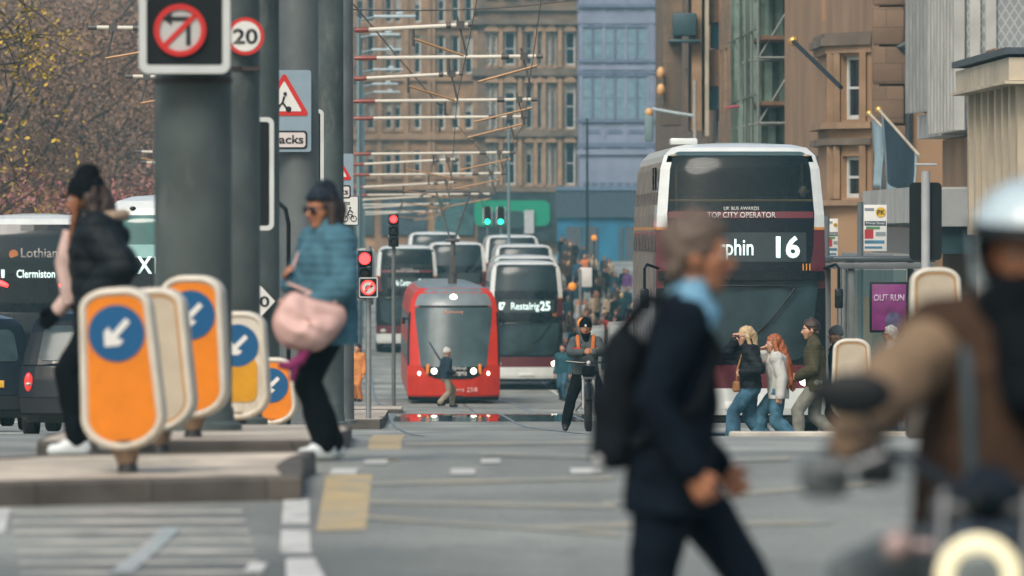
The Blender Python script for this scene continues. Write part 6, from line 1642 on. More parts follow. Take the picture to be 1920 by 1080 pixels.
# ---- the three walkers in front of the bus
TG = 'walkers crossing in front of the big bus'
f = Fig(1.70, lf=(-.10, .26, .10), rf=(.10, -.26, .13), lh=(-.20, .12, 1.05), rh=(.03, .20, 1.47), pel=(0, 0, .86), lean=4, yaw=6, pitch=-4, rpole=(.7, .3, -1), lpole=(-.6, -1, 0), curl=1.0)
f.rdir = (0, .1, 1); f.hs = 1.12
a = person(f, 'blond woman in black puffer jacket and wide jeans with hand at her face', PG(1408, 140), R(92), SKIN, .010, TG)
long_hair(f, a, HBLD, [(f.h(-.07, -.02, 0), f.h(-.075, -.04, -.14), .03, .026), (f.h(.07, -.02, 0), f.h(.075, -.04, -.14), .03, .026), (f.h(0, -.09, .02), f.h(0, -.10, -.12), .06, .05)])
sg = MB()
for sx in (-1, 1): sg.ball(f.h(sx*.034, .094, .004), (.031, .012, .024), 0, 12, f.HM); sg.tube([f.h(sx*.06, .082, .01), f.h(sx*.083, 0, .012)], .005, 0, 6)
sg.build('sunglasses', SUNG, a)
jacket(f, a, PUFF, .048, .84, .011, -.06, 'puffer_jacket', .008, 9, (.012, .085), .96, collar=.08, extra=[(f.N + V((0, -.06, 0)), f.N + V((0, -.10, -.06)), .08, .07)]); trousers(f, a, JEANS, .036, .062, .011); shoes(f, a, SHOEW, .012)
bg_ = thing('handbag', 'small tan bag at the hip of the blond woman', 'bag', a.location, R(92)); add(bg_, 'bag', blob([('b', V((-.06, .20, .86)), (.16, .10, .15), .03)], .010, 2, .006, 9), mat('tan bag leather', (.36, .17, .06), .5)); st = MB(); st.tube([V((-.1, .2, .92)), V((-.15, .19, 1.1)), V((-.12, .1, 1.38))], .012, 0, 6); st.build('strap', mat('tan bag leather', (.36, .17, .06)), bg_)
f = Fig(1.60, lf=(-.10, -.24, .13), rf=(.10, .27, .10), lh=(-.25, -.02, .74), rh=(.03, .19, 1.30), pel=(0, 0, .80), lean=3, yaw=10, pitch=-4, rpole=(.6, .2, -1), curl=.9)
f.rdir = (-.1, .2, 1); f.hs = 1.12
a = person(f, 'red haired young woman in light grey hoodie and jeans, hand at her mouth', PG(1459, 140), R(90), SKIN, .010, TG)
long_hair(f, a, HRED, [(f.h(-.07, 0, 0), f.N + V((-.12, -.06, -.10)), .034, .045), (f.N + V((-.12, -.06, -.1)), f.N + V((-.13, -.15, -.42)), .045, .03), (f.h(.07, 0, 0), f.N + V((.12, -.05, -.12)), .034, .045), (f.h(0, -.08, 0), f.N + V((0, -.14, -.12)), .07, .08), (f.N + V((0, -.14, -.12)), f.N + V((-.03, -.22, -.44)), .08, .04), (f.N + V((-.06, -.13, -.12)), f.N + V((-.1, -.2, -.38)), .06, .03)])
jacket(f, a, HOOD, .046, .70, .011, -.10, 'hoodie', .014, 7, None, 1.02, collar=.05, extra=[(f.N + V((-.06, -.07, -.04)), f.N + V((.06, -.07, -.04)), .07, .07), (f.lw, f.lw + (f.lw-f.le).normalized()*.12, .05, .045)])
pm_ = MB(); pm_.rbox(f.C + V((-.07, .165, .13)), (.03, .012, .03), .004); pm_.build('chest_motif', mat('pink print', (.55, .12, .12), .7), a)
trousers(f, a, JEANS2, .038, .075, .011); shoes(f, a, SHOEW, .012)
f = Fig(1.80, lf=(-.10, .24, .10), rf=(.10, -.30, .16), lh=(-.10, .24, .99), rh=(.10, .24, .99), pel=(0, 0, .91), lean=3, yaw=4, pitch=-5, lpole=(-1, -1, -.2), rpole=(1, -1, -.2), curl=.8)
f.ldir = (.6, .7, -.2); f.rdir = (-.6, .7, -.2); f.hs = 1.1
a = person(f, 'dark haired man in olive quilted jacket and grey trousers walking left', PG(1530, 140), R(90), SKIN, .010, TG)
short_hair(f, a, HDRK, .010, .009, .008, .05, -.05); brows(f, a, HDRK)
qm = jacket(f, a, OLIVE, .042, .80, .011, -.12, 'quilted_jacket', .008, 9, (.004, .05), .96, collar=.06); trousers(f, a, GREYT, .028, .036, .011); shoes(f, a, SHOEK, .012)

# ---- cyclist astride a fat tyred bike
CX, CY = PG(1103, 122).x, PG(1103, 122).y; g = PG(1103, 122)
f = Fig(1.76, lf=(-.18, .02, .30), rf=(.35, -.02, .10), lh=(-.075, .26, 1.22), rh=(.075, .26, 1.22), pel=(.04, -.22, .89), lean=6, pitch=-6, lpole=(-1, -.2, -.35), rpole=(1, -.2, -.35), rknee=(.25, 1, 0), lknee=(-.2, 1, 0), curl=.9)
f.ldir = (.75, .5, .1); f.rdir = (-.75, .5, .1)
a = person(f, 'courier in black beanie and grey jacket standing astride a fat tyred bicycle', g, R(180), SKIN_W, .010)
beanie(f, a, BLACKC, .016, .012); bd_ = MB(); bd_.rbox(f.h(0, .125, .05), (.03, .008, .035), .005); bd_.build('beanie_badge', SIGNW, a)
add(a, 'beard', blob([(f.h(-.05, .03, -.07), f.h(0, .075, -.095), .028, .03), (f.h(.05, .03, -.07), f.h(0, .075, -.095), .028, .03), (f.N + V((0, .03, .0)), f.h(0, .04, -.09), .075, .05)], .010, 2, .006, 20), BLACKC)
jacket(f, a, GREYC, .036, .80, .012, -.05, 'jacket', .012, 8, None, .94, collar=.05)
for sx in (-1, 1):
    s_ = MB(); q = f.rs if sx > 0 else f.ls; s_.tube([q + V((-sx*.05, -.08, .09)), q + V((-sx*.05, .06, .085)), q + V((-sx*.06, .14, -.06)), q + V((-sx*.055, .14, -.17))], [.03, .034, .034, .028], 0, 8); s_.build('shoulder_strap', ORC, a)
    e_ = f.re if sx > 0 else f.le; w_ = f.rw if sx > 0 else f.lw; c_ = MB(); c_.tube([e_.lerp(w_, .12) + V((0, .01, .05)), e_.lerp(w_, .8) + V((0, .01, .05))], [.022, .02], 0, 8); c_.build('sleeve_stripe', REDC if sx > 0 else ORC, a)
trousers(f, a, BLACKC, .030, .034, .012); shoes(f, a, SHOEK, .016)
bk = thing('bicycle', 'black fat tyred bicycle held upright between the legs of the courier', 'bicycle', g, R(180))
def bwheel(c, nm='wheel'):
    o_ = MB(); n = 36; r, t = .355, .055
    o_.grid([[V((t*math.cos(R(a)), (r-t + t*math.sin(R(a)))*math.cos(2*math.pi*j/n), (r-t + t*math.sin(R(a)))*math.sin(2*math.pi*j/n))) for j in range(n)] for a in range(0, 361, 30)], 0, True)
    w = o_.build(nm, TYRE, bk, c); rm = MB(); rm.grid([[V((x, q*math.cos(2*math.pi*j/n), q*math.sin(2*math.pi*j/n))) for j in range(n)] for q, x in ((.24, -.035), (.265, -.04), (.265, .04), (.24, .035), (.24, -.035))], 0, True)
    for j in range(16): a_ = 2*math.pi*j/16; rm.tube([V((.02*(-1)**j, .02*math.cos(a_), .02*math.sin(a_))), V((0, .25*math.cos(a_+.2), .25*math.sin(a_+.2)))], .003, 0, 4)
    rm.cyl(V((-.06, 0, 0)), V((.06, 0, 0)), .03, 0, 10); rm.build('rim', BLACKP, w)
bwheel(V((0, .52, .355))); bwheel(V((0, -.58, .355)))
fr = MB(); fr.tube([V((0, .38, .86)), V((0, -.08, .34))], .032, 0, 8); fr.tube([V((0, .36, .92)), V((0, -.26, .80))], .026, 0, 8); fr.tube([V((0, -.30, .92)), V((0, -.08, .34))], .022, 0, 8)
for sx in (-1, 1): fr.tube([V((sx*.02, -.25, .78)), V((sx*.075, -.58, .355))], .012, 0, 6); fr.tube([V((sx*.03, -.08, .34)), V((sx*.075, -.58, .355))], .014, 0, 6)
fr.build('frame', BLACKP, bk)
fk = MB()
for sx in (-1, 1): fk.tube([V((sx*.078, .40, .82)), V((sx*.078, .52, .355))], [.026, .02], 0, 8)
fk.rbox((0, .39, .84), (.22, .09, .07), .02); fk.tube([V((0, .39, .82)), V((0, .345, 1.05))], .024, 0, 8); fk.build('fork', GREYM, bk)
hbm = MB(); hbm.tube([V((-.34, .26, 1.08)), V((-.12, .33, 1.06)), V((.12, .33, 1.06)), V((.34, .26, 1.08))], .016, 0, 8); hbm.build('handlebar', BLACKP, bk)
mg = MB(); mg.tube([V((0, .52 + .41*math.cos(R(a)), .355 + .41*math.sin(R(a)))) for a in range(20, 150, 10)], .05, 0, 8); mg.build('mudguard', BLACKP, bk)
fb = MB(); fb.rbox((0, .44, .93), (.2, .10, .17), .03); fb.build('front_bag', BLACKC, bk); lt = MB(); lt.ball((0, .50, 1.06), .035, 0, 10); lt.build('lamp', mat('headlamp glass', (.5, .5, .48), .15), bk)
sd = MB(); sd.rbox((0, -.32, .94), (.16, .27, .06), .03); sd.build('saddle', DARK, bk)
pd_ = MB(); pd_.tube([V((-.09, -.08, .34)), V((-.10, .02, .25)), V((-.2, .02, .25))], .012, 0, 6); pd_.rbox((-.2, .02, .25), (.1, .09, .025), .008); pd_.tube([V((.09, -.08, .34)), V((.10, -.18, .43)), V((.2, -.1, .30))], .012, 0, 6); pd_.rbox((.22, -.04, .29), (.11, .09, .025), .008); pd_.build('cranks', GREYM, bk)

# ---- the motorcyclist, out of focus at the right
MR = R(170.5); g = V(((1908-960)/800, 20.25, 0))
f = Fig(1.76, lf=(-.24, -.18, .36), rf=(.26, -.16, .36), lh=(-.385, .17, 1.11), rh=(.385, .17, 1.11), pel=(0, -.46, .86), lean=7, yaw=10, pitch=-4, lpole=(-1, -.25, -.1), rpole=(1, -.25, .05), rknee=(1.2, 1, .3), lknee=(-.5, 1, .1), curl=1.0, fat=1.4, shw=1.25)
f.hs = 1.12; f.rdir = (0, 1, -.1); f.ldir = (0, 1, -.1); f.rpalm = (0, -.2, -1); f.lpalm = (0, -.2, -1)
a = person(f, 'motorcyclist in tan jacket, black scarf and pale open helmet, close and blurred at right', g, MR, SKIN_W, .010)
add(a, 'jacket', blob(f.torso(.040, -.02) + f.arm(-1, .045, .97, .034) + f.arm(1, .045, .97, .034), .012, 2, .016, 6), TANC)
add(a, 'vest', blob(f.torso(.066, -.02), .012, 2, .016, 6), BRNV)
add(a, 'scarf', blob([('e', f.N + V((0, .03, .05)), (.135, .135, .085)), (f.h(-.045, .05, -.085), f.h(.045, .05, -.085), .056, .056), (f.h(0, .07, -.07), f.h(0, .07, -.10), .05, .05), (f.N + V((0, .10, -.02)), f.C + V((-.03, .20, .06)), .085, .08), (f.N + V((-.06, .08, 0)), f.N + V((-.12, .12, -.14)), .07, .05)], .012, 2, .012, 9), BLACKC)
st = MB()
for sx in (-1, 1): st.tube([f.N + V((sx*.13, -.05, -.0)), f.N + V((sx*.145, .09, -.02)), f.C + V((sx*.13, .17, .05)), f.C + V((sx*.12, .185, -.16))], .018, 0, 8)
st.build('harness_straps', mat('grey teal strap', (.03, .05, .06), .6), a)
hm_ = blob([('e', f.h(0, -.012, .025), (.145, .165, .155), f.HM), ('e', f.h(0, -.04, -.03), (.14, .14, .13), f.HM)], .009, 3)
bm = bmesh.new(); bm.from_mesh(hm_)
for v in list(bm.verts):
    q = f.HM.transposed() @ (v.co - f.Hc)
    if q.z < -.105 or (q.y > .03 and q.z < .066): bm.verts.remove(v)
bm.to_mesh(hm_); bm.free(); ho = add(a, 'helmet', hm_, mat('pale helmet paint', (.42, .52, .55), .22, var=.1, scale=3, coat=.8))
hm2 = MB(); hm2.tube([f.h(.134*math.sin(R(t)), -.012 + .152*math.cos(R(t)), .058) for t in range(-72, 73, 8)], .013, 0, 8); hm2.tube([f.h(.120*math.sin(R(t)), .012 + .138*math.cos(R(t)), .048) for t in range(-72, 73, 8)], .016, 0, 8); hm2.build('helmet_trim', BLACKM, ho)
trousers(f, a, cloth('dark grey jeans', (.10, .12, .125)), .026, .04, .012); shoes(f, a, SHOEK, .022)
add(a, 'gloves', blob(f.hand(f.rw, f.re, 1, 1.0, f.rdir, f.rpalm) + f.hand(f.lw, f.le, -1, 1.0, f.ldir, f.lpalm), .007, 2), TANC)
kids(a)[-1].data.transform(Matrix.Identity(4))
for v in kids(a)[-1].data.vertices: v.co += v.normal*.007
mc = thing('motorcycle', 'black motorcycle with round cream ringed headlamp under the tan jacketed rider', 'motorcycle', g, MR)
def mwheel(c):
    o_ = MB(); n = 40; r, t = .31, .055
    o_.grid([[V((t*1.1*math.cos(R(q)), (r-t + t*math.sin(R(q)))*math.cos(2*math.pi*j/n), (r-t + t*math.sin(R(q)))*math.sin(2*math.pi*j/n))) for j in range(n)] for q in range(0, 361, 30)], 0, True)
    w = o_.build('wheel', TYRE, mc, c); rm = MB()
    rm.grid([[V((x, q*math.cos(2*math.pi*j/n), q*math.sin(2*math.pi*j/n))) for j in range(n)] for q, x in ((.19, -.04), (.21, -.045), (.21, .045), (.19, .04), (.19, -.04))], 0, True)
    for j in range(8): t_ = 2*math.pi*j/8; rm.tube([V((0, .03*math.cos(t_), .03*math.sin(t_))), V((0, .2*math.cos(t_), .2*math.sin(t_)))], .012, 0, 6)
    rm.cyl(V((-.08, 0, 0)), V((.08, 0, 0)), .045, 0, 12); rm.cyl(V((-.075, 0, 0)), V((-.07, 0, 0)), .14, 0, 24); rm.build('rim', GREYM, w)
mwheel(V((0, .78, .31))); mwheel(V((0, -.62, .31)))
k = MB()
for sx in (-1, 1): k.tube([V((sx*.10, .50, 1.0)), V((sx*.10, .80, .31))], [.028, .03], 0, 12)
k.rbox((0, .50, .96), (.27, .09, .05), .02); k.rbox((0, .56, .80), (.27, .09, .05), .02); k.build('fork', mat('dark fork', (.05, .055, .06), .35, metal=.5), mc)
k = MB(); k.tube([V((-.40, .14, 1.09)), V((-.22, .30, 1.08)), V((-.08, .42, 1.01)), V((.08, .42, 1.01)), V((.22, .30, 1.08)), V((.40, .14, 1.09))], .014, 0, 10); k.build('handlebar', BLACKP, mc)
for sx in (-1, 1):
    k = MB(); k.tube([V((sx*.30, .235, 1.083)), V((sx*.42, .125, 1.09))], .021, 0, 12); k.build('grip', DARK, mc)
    k = MB(); k.tube([V((sx*.27, .28, 1.085)), V((sx*.33, .30, 1.06)), V((sx*.42, .24, 1.05))], .009, 0, 8); k.build('lever', GREYM, mc)
    k = MB(); k.rbox((sx*.29, .26, 1.05), (.09, .07, .08), .02); k.build('switch_box', BLACKM, mc)
    k = MB(); k.tube([V((sx*.26, .27, 1.09)), V((sx*.30, .28, 1.16)), V((sx*.34, .27, 1.20))], .008, 0, 8); k.ball((sx*.345, .27, 1.225), (.095, .022, .055), 0, 18); k.build('mirror', BLACKM, mc)
    k = MB(); k.tube([V((sx*.10, .56, .88)), V((sx*.19, .57, .88))], .012, 0, 8); k.ball((sx*.20, .58, .88), (.038, .05, .038), 0, 14); k.build('indicator', mat('indicator lens', (.34, .25, .23), .2, var=.1), mc)
    k = MB(); k.rbox((sx*.42, .20, 1.03), (.12, .06, .10), .03); k.build('hand_guard', mat('grey guard plastic', (.07, .085, .09), .5), mc)
k = MB(); k.lathe([(.0, -.12), (.05, -.11), (.085, -.05), (.095, .02), (.10, .03)], (0, 0, 0), 0, 32); hl_ = k.build('headlamp_shell', BLACKM, mc, (0, .66, .815)); hl_.rotation_euler = (R(-90), 0, 0)
k = MB(); k.grid([[V(((.078 + .019*math.cos(R(q)))*math.cos(2*math.pi*j/40), .0 + .014*math.sin(R(q)), (.078 + .019*math.cos(R(q)))*math.sin(2*math.pi*j/40))) for j in range(40)] for q in range(0, 361, 36)], 0, True); k.build('headlamp_ring', mat('cream lit ring', (.7, .62, .42), .3, var=0, emit=(1, .90, .55), estr=.55), mc, (0, .70, .815))
k = MB(); k.ball((0, .692, .815), (.066, .018, .066), 0, 24); k.build('headlamp_lens', mat('dark headlamp lens', (.16, .19, .19), .12, var=.2), mc)
k = MB(); k.lathe([(.0, .05), (.05, .045), (.072, .02), (.075, -.02), (.05, -.05)], (0, 0, 0), 0, 28); go = k.build('instrument_dial', BLACKP, mc, (-.0, .50, 1.0)); go.rotation_euler = (R(-40), 0, 0)
k = MB(); k.ball((0, .0, .80), (.16, .36, .15), 0, 24); k.ball((0, .14, .85), (.13, .2, .11), 0, 20); k.build('tank', mat('tank dark paint', (.02, .03, .035), .2, var=.1, coat=.8), mc)
k = MB(); k.rbox((0, -.42, .79), (.27, .62, .10), .045); k.build('seat', DARK, mc)
k = MB(); k.rbox((0, .02, .47), (.30, .46, .34), .06); k.rbox((0, .16, .56), (.22, .2, .26), .05)
for z in range(6): k.rbox((0, .18, .46 + z*.045), (.34, .2, .014), .005)
k.build('engine', GREYM, mc)
k = MB(); k.tube([V((.16, .22, .48)), V((.18, .2, .28)), V((.19, -.2, .25)), V((.21, -.75, .36))], [.025, .03, .04, .05], 0, 12); k.build('exhaust', CHROME, mc)
k = MB(); k.tube([V((0, .78 + .35*math.cos(R(t)), .31 + .35*math.sin(R(t)))) for t in range(20, 150, 10)], .065, 0, 10); k.build('front_mudguard', BLACKP, mc)
k = MB(); k.tube([V((-.1, -.7, .72)), V((0, -.95, .66))], .05, 0, 8); k.rbox((0, -.92, .70), (.16, .06, .08), .02); k.build('tail', BLACKP, mc)
k = MB(); k.tube([V((0, .45, .88)), V((0, .1, .62)), V((0, -.3, .40)), V((0, -.62, .31))], .035, 0, 8); k.build('frame', BLACKP, mc)
for sx in (-1, 1):
    k = MB(); k.tube([V((sx*.10, -.16, .32)), V((sx*.28, -.15, .32))], .016, 0, 8); k.build('footpeg', GREYM, mc)
# ------------------------------------------------------------------ bus stop
root = thing('bus_shelter', 'glazed bus shelter with dark flat roof beside the big bus', 'bus shelter', street(8.35, F/110, None) + V((0, 0, .13)), SROT)
gzb = root.location.z; hz_ = ZC - (486-YH)/110 - gzb
k = MB(); k.rbox((.72, 1.6, hz_), (1.75, 4.6, .10), .03); k.build('roof', mat('shelter dark frame', (.045, .055, .06), .35, var=.15), root)
k = MB(); k.rbox((.72, -.72, hz_-.11), (1.7, .06, .10), .01); k.rbox((-.12, 1.6, hz_-.11), (.06, 4.4, .10), .01); k.build('roof_beam', mat('shelter grey frame', (.12, .13, .13), .35), root)
k = MB(); k.cyl((.0, -.66, 0), (.0, -.66, hz_-.05), .085, 0, 20); k.build('bright_post', STEEL, root)
for x, y in ((.16, -.62), (1.45, -.62), (1.45, 3.7), (.0, 3.7)): k = MB(); k.rbox((x, y, hz_/2), (.11, .11, hz_-.02), .015); k.build('post', mat('shelter grey frame', (.12, .13, .13)), root)
GL = bpy.data.materials.new('clear shelter glass'); GL.use_nodes = True; MATS[GL.name] = GL; N = GL.node_tree.nodes; L = GL.node_tree.links
b = N['Principled BSDF']; b.inputs['Base Color'].default_value = (.6, .72, .72, 1); b.inputs['Roughness'].default_value = .05; tr = N.new('ShaderNodeBsdfTransparent'); tr.inputs['Color'].default_value = (.7, .82, .82, 1); mixs = N.new('ShaderNodeMixShader'); mixs.inputs[0].default_value = .18
L.new(tr.outputs[0], mixs.inputs[1]); L.new(b.outputs[0], mixs.inputs[2]); L.new(mixs.outputs[0], N['Material Output'].inputs['Surface'])
for a_, b_ in (((1.49, -.55, .25), (1.50, 1.5, hz_-.2)), ((1.49, 1.56, .25), (1.50, 3.6, hz_-.2)), ((.24, 3.69, .25), (1.38, 3.70, hz_-.2))): k = MB(); k.span(a_, b_); k.build('glass_pane', GL, root, smooth=False)
k = MB(); k.rbox((1.1, 1.6, .48), (.35, 2.6, .06), .02); k.rbox((1.1, .6, .24), (.06, .06, .46), .01); k.rbox((1.1, 2.6, .24), (.06, .06, .46), .01); k.build('bench', REDC, root)
k = MB(); k.rbox((.80, -.62, (ZC-(578-YH)/112)-gzb), (.66, .09, .86), .02); ad = k.build('advert_case', BLACKM, root)
k = MB(); k.rbox((.80, -.675, (ZC-(578-YH)/112)-gzb), (.58, .012, .78), .004); pa = k.build('magenta_poster', mat('magenta poster', (.17, .022, .13), .45, var=.45, scale=3), ad)
text('OUT RUN', .11, mat('poster lettering', (.55, .42, .55), .5), pa, (.80, -.686, (ZC-(566-YH)/112)-gzb), .02, .52)
k = MB(); k.prism(disc_pts(.88, (ZC-(604-YH)/112)-gzb, .15, 30), -.69, -.682); k.build('poster_disc', mat('poster dark disc', (.08, .07, .14), .4, var=.4, scale=12), pa)
def bus_stop(label, code, px, y0, y1, s, pxs, W):
    g = street(8.2, F/s); g.x = (pxs-960)/s; g.z = gz(g.x, g.y) + .13
    root = thing('bus_stop_flag', label, 'bus stop', g, 0, 'bus stop flags on the pavement'); z0 = ZC-(y1-YH)/s-g.z; z1 = ZC-(y0-YH)/s-g.z
    k = MB(); k.cyl((0, 0, 0), (0, 0, z1+.05), .055, 0, 14); k.build('post', mat('stop post grey', (.10, .12, .13), .4), root)
    cx = (px-pxs)/s
    k = MB(); k.rbox((cx, 0, (z0+z1)/2), (W, .05, z1-z0), .01); po = k.build('panel', SIGNW, root)
    h = z1-z0
    k = MB(); k.prism(disc_pts(cx+W*.24, z1-h*.16, W*.22, 28), -.034, -.026); yo = k.build('yellow_disc', mat('stop yellow', (.62, .40, .04), .4), po); text(code, W*.20, SIGNK, yo, (cx+W*.24, -.036, z1-h*.16-W*.10), .015)
    for zf, hh, x0, x1, c, nm in ((.40, .10, -.46, .46, (.05, .08, .11), 'dark_line'), (.50, .06, -.4, .2, (.08, .22, .10), 'green_line'), (.63, .20, -.46, -.08, (.42, .03, .04), 'red_block'), (.63, .09, .02, .45, (.2, .24, .26), 'grey_line'), (.80, .07, -.46, .4, (.05, .16, .24), 'blue_line'), (.92, .05, -.46, .3, (.08, .2, .26), 'blue_line'), (.10, .06, -.46, -.05, (.12, .15, .17), 'grey_line')):
        k = MB(); k.span((cx+W*x0, -.030, z1-h*(zf+hh/2)), (cx+W*x1, -.0255, z1-h*(zf-hh/2))); k.build(nm, mat('stop ' + nm, c, .5), po, smooth=False)
    text('Princes Street', h*.05, SIGNW, po, (cx, -.032, z1-h*.42), .01, W*.8)
    k = MB(); k.rbox((cx*.4, 0, (z0+z1)/2), (abs(cx)*.9, .03, .06), .005); k.build('bracket', GREYM, root)
    return root
bus_stop('white bus stop flag with yellow PK disc above the shelter', 'PK', 1641, 384, 471, 106, 1613, .41)
bus_stop('smaller white bus stop flag with yellow PJ disc close to the bus corner', 'PJ', 1562, 410, 482, 92, 1551, .20)
# ------------------------------------------------------------------ people at the stop and in the distance
def dressed(H, label, loc, rz, jm, tm, hm, group, lh=None, rh=None, walk=.0, voxel=.014, hat=None, sk=SKIN, longh=False, bag=None, sh=SHOEK, yaw=0, lean=2):
    f = Fig(H, lf=(-.10, walk, .10), rf=(.10, -walk, .10 + abs(walk)*.15), lh=lh, rh=rh, pel=(0, 0, .515*H - walk*walk*.6), lean=lean, yaw=yaw)
    root = thing('person', label, 'person', loc, rz, group)
    add(root, 'body', blob(f.body_caps(voxel < .012), voxel, 2), sk)
    jacket(f, root, jm, .034, .47*H, voxel*1.1, -.08, 'jacket', .01, 8, None, .95)
    trousers(f, root, tm, .026, .036, voxel*1.1); shoes(f, root, sh, .014, voxel=voxel)
    if hat: beanie(f, root, hat, .014, .02, 'cap')
    if hm:
        if longh: long_hair(f, root, hm, [(f.h(-.07, -.02, 0), f.h(-.08, -.03, -.18), .032, .03), (f.h(.07, -.02, 0), f.h(.08, -.03, -.18), .032, .03), (f.h(0, -.08, 0), f.h(0, -.09, -.18), .06, .05)], voxel)
        else: short_hair(f, root, hm, .011, .012)
    return root, f
SG = 'people waiting at the bus stop'
r_, f = dressed(1.74, 'person in teal jacket with grey cap waiting by the shelter glass', PG(1572, 121, .0), R(100), TEALC, BLACKC, None, SG, hat=cloth('grey cap', (.12, .14, .14)), voxel=.011)
r_, f = dressed(1.55, 'brown haired person in a light brown jacket waiting behind the olive jacketed man', PG(1597, 119, .0), R(60), cloth('light brown jacket', (.33, .19, .10)), BLACKC, hairm('mid brown hair', (.16, .09, .05)), SG, lh=(-.1, .3, 1.38), longh=True, voxel=.011)
r_, f = dressed(1.76, 'white haired man in glasses and pale grey jacket standing by the magenta poster', PG(1675, 120, .0), R(80), PALEG, JEANS, HGRY, SG, voxel=.011)
gm = MB()
for sx in (-1, 1): ring(gm, [p for p in disc_pts(sx*.033, 0, .024, 16)], [p for p in disc_pts(sx*.033, 0, .020, 16)], .1, .104); gm.tube([V((sx*.057, .1, .004)), V((sx*.083, 0, .008))], .004, 0, 5)
gm.v = [tuple(f.h(*p)) for p in gm.v]; gm.build('glasses', SIGNK, r_)
r_, f = dressed(1.66, 'pedestrian in white cap, dark jacket and khaki trousers crossing before the tram', PG(836, 69.3, .0), R(-62), cloth('dark navy jacket', (.02, .035, .05)), KHAKI, None, None, walk=.24, voxel=.013, hat=WHC, lh=(-.18, .2, .95), rh=(.2, .16, .95))
dressed(1.74, 'pedestrian in blue jacket and jeans at the kerb right of the number 25 bus', PG(1056, 63, .0), R(160), TEALC, JEANS, HDRK, None, walk=.15)
dressed(1.72, 'person in orange work clothes on the far island left of the tram', PG(672, 64, .0), R(150), HIVIS, HIVIS, HDRK, None, walk=.05)
# the far crowd on the pavement: four figures, then copies in other clothes
CG = 'pedestrians crowding the far right pavement'
protos = []
for i, (H, wk_, lg) in enumerate(((1.76, .2, False), (1.66, .16, True), (1.72, .0, False), (1.62, .05, True))):
    r_, f = dressed(H, 'distant pedestrian', V((0, 0, 0)), 0, BLACKC, JEANS, HDRK, CG, walk=wk_, voxel=.028, longh=lg, lh=(-.16, .22, 1.0) if i % 2 else None); protos.append(r_)
    for c in kids(r_):
        if c.name.startswith('body'): c.data.materials[0] = mat('dark crowd skin', (.27, .13, .075), .6, var=.15, scale=10)  # darker skin tone for the far crowd
JC = [('black', BLACKC), ('dark teal', cloth('dark teal jacket', (.012, .035, .045))), ('tan', TANC), ('beige', BEIGE), ('red', REDC), ('blue', cloth('mid blue jacket', (.02, .075, .12))), ('pale grey', PALEG), ('orange', ORC), ('purple', cloth('purple jacket', (.10, .04, .13))), ('navy', cloth('dark navy jacket', (.02, .035, .05))), ('white', WHC), ('brown', BRNV)]
TC = [('dark', BLACKC), ('blue jean', JEANS), ('khaki', KHAKI), ('grey', GREYT)]; HC = [('dark', HDRK), ('fair', HBLD), ('brown', HBRN), ('red', HAUB)]
rn = random.Random(21); n = 0; used = []; seen_l = {}
for t in range(3000):
    if n >= 100: break
    s = F/rn.uniform(215, 575); v = rn.uniform(7.7, 14.5); px = 656 + s*v
    if not (1052 < px < 1205): continue
    g = street(v, F/s); g.z += .13 if v > 7.9 else 0
    if any((g-u).length < .65 for u in used): continue
    used.append(g)
    i = rn.randrange(4); jn, jm = JC[rn.choices(range(len(JC)), (10, 6, 2, 2, 1.2, 2, 1.2, .8, 1.2, 7, .7, 5))[0]]; tn, tm = TC[rn.choices(range(4), (6, 3, 1, 2))[0]]; hn, hm__ = HC[rn.choices(range(4), (6, 1, 4, 1))[0]]
    lab = 'distant %s haired pedestrian in %s jacket and %s trousers on the crowded pavement' % (hn, jn, tn)
    o = dup(protos[i], g, rn.choice([0, math.pi, math.pi, rn.uniform(0, 6.3)]) + rn.uniform(-.4, .4), lab, CG)
    for c in kids(o):
        st_ = c.name.split('.')[0]; m_ = {'jacket': jm, 'trousers': tm, 'hair': hm__}.get(st_)
        if m_: c.material_slots[0].link = 'OBJECT'; c.material_slots[0].material = m_
    n += 1
for p in protos:
    for c in kids(p): bpy.data.objects.remove(c)
    bpy.data.objects.remove(p)
# things standing among the crowd: stop posts, lit ad panels, amber beacons
for px, s, rw_, lb in ((1073, 46, 537, 'amber beacon globe on a thin pole left of the crowd'), (1093, 62, 606, 'nearest amber beacon globe above the courier'), (1114, 33, 446, 'farthest amber beacon globe in front of the blue hoarding')):
    g = PG(px, s); z = ZC - (rw_-YH)/s - g.z; root = thing('belisha_beacon', lb, 'beacon', g, 0, 'amber beacons along the right pavement')
    k = MB(); k.cyl((0, 0, 0), (0, 0, z-.12), .045, 0, 10); k.build('post', BLACKM, root); k = MB(); k.ball((0, 0, z), .17, 0, 14); k.build('globe', mat('amber globe', (.62, .22, .02), .4, var=0, emit=(1, .32, .03), estr=.35), root)
for px, s, lb in ((1112, 58, 'grey advertising panel standing among the far crowd'), (1165, 66, 'tall grey timetable case nearest the big bus in the crowd')):
    g = PG(px, s); root = thing('information_panel', lb, 'panel', g + V((0, 0, .13)), SROT, 'grey panels on the right pavement')
    k = MB(); k.rbox((0, 0, 1.15), (.75, .16, 2.1), .04); k.build('case', CONCD, root); k = MB(); k.rbox((0, -.085, 1.35), (.62, .02, 1.5), .01); k.build('poster', mat('pale poster', (.34, .38, .38), .4, var=.4, scale=4), root)
for px, s, rw_, c, lb in ((1088, 52, 520, 'white', 'far bus stop flag left of the crowd'),):
    g = PG(px, s); z = ZC - (rw_-YH)/s - g.z; root = thing('stop_post', lb, 'post', g, 0); k = MB(); k.cyl((0, 0, 0), (0, 0, z+.3), .06, 0, 10); k.build('post', BLACKM if c == 'dark' else GREYM, root)
    k = MB(); k.rbox((.2, 0, z), (.45, .05, .7), .02); k.build('panel', SIGNW if c == 'white' else BLACKM, root)

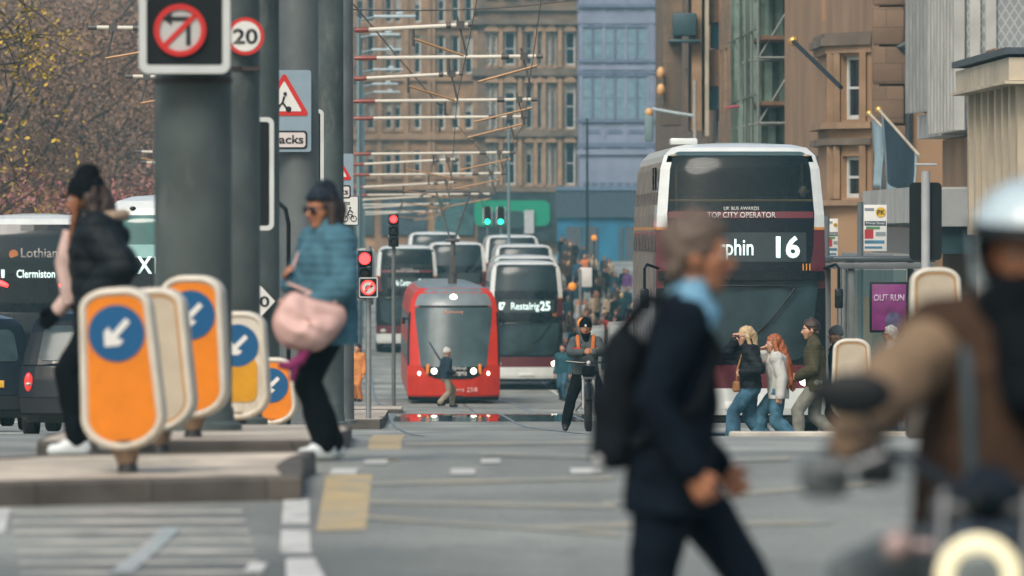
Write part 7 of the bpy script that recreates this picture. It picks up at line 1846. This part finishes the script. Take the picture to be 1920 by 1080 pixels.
r_, f = dressed(1.62, 'passenger sitting behind the upper windscreen of the big bus', b16.location + V((.95, .95, 2.30)), math.pi, BLACKC, BLACKC, HDRK, None, voxel=.014, lh=(-.2, .25, 1.0), rh=(.2, .25, 1.0))

# ------------------------------------------------------------------ every repeated piece becomes a part of its own
def explode(o, name):
    me = o.data; bm = bmesh.new(); bm.from_mesh(me); bm.verts.ensure_lookup_table(); bm.verts.index_update()
    seen = [-1]*len(bm.verts); k = 0
    for v in bm.verts:
        if seen[v.index] >= 0: continue
        st_ = [v]; seen[v.index] = k
        while st_:
            a = st_.pop()
            for e in a.link_edges:
                b = e.other_vert(a)
                if seen[b.index] < 0: seen[b.index] = k; st_.append(b)
        k += 1
    bm.free()
    if k < 2: o.name = name; return
    parts = [MB() for _ in range(k)]; mp = {}
    for i, v in enumerate(me.vertices): p = parts[seen[i]]; mp[i] = len(p.v); p.v.append(tuple(v.co))
    for f in me.polygons: p = parts[seen[f.vertices[0]]]; p.f.append([mp[i] for i in f.vertices]); p.fm.append(f.material_index)
    sm = me.polygons[0].use_smooth
    for p in parts:
        c = p.build(name, list(me.materials), o.parent, smooth=sm, fix=False); c.matrix_local = o.matrix_local.copy()
    bpy.data.objects.remove(o)
EX = {'printed_windows': 'printed_window', 'printed_ornaments': 'printed_ornament', 'printed_glazing_bars': 'printed_glazing_bar', 'printed_pilasters': 'printed_pilaster', 'clerestory_grilles': 'clerestory_grille',
      'window_pediments': 'window_pediment', 'window_sills': 'window_sill', 'pilasters': 'pilaster', 'tan_pilasters': 'tan_pilaster', 'side_windows': 'side_window', 'gloves': 'glove', 'bright_ribs': 'rib', 'far_ribs': 'rib', 'corner_ribs': 'rib',
      'vent_slots': 'vent_slot', 'side_vents': 'side_vent', 'fittings': 'fitting', 'door_openings': 'door', 'cream_columns': 'cream_column', 'straps': 'strap', 'lapels': 'lapel', 'bay_mullions': 'bay_mullion', 'board': 'board', 'parapet_block': 'parapet_block',
      'rusticated_quoin': 'quoin_stone', 'harness_straps': 'harness_strap'}
for o in [q for q in COL.objects if q.type == 'MESH' and q.name.split('.')[0] in EX]: explode(o, EX[o.name.split('.')[0]])
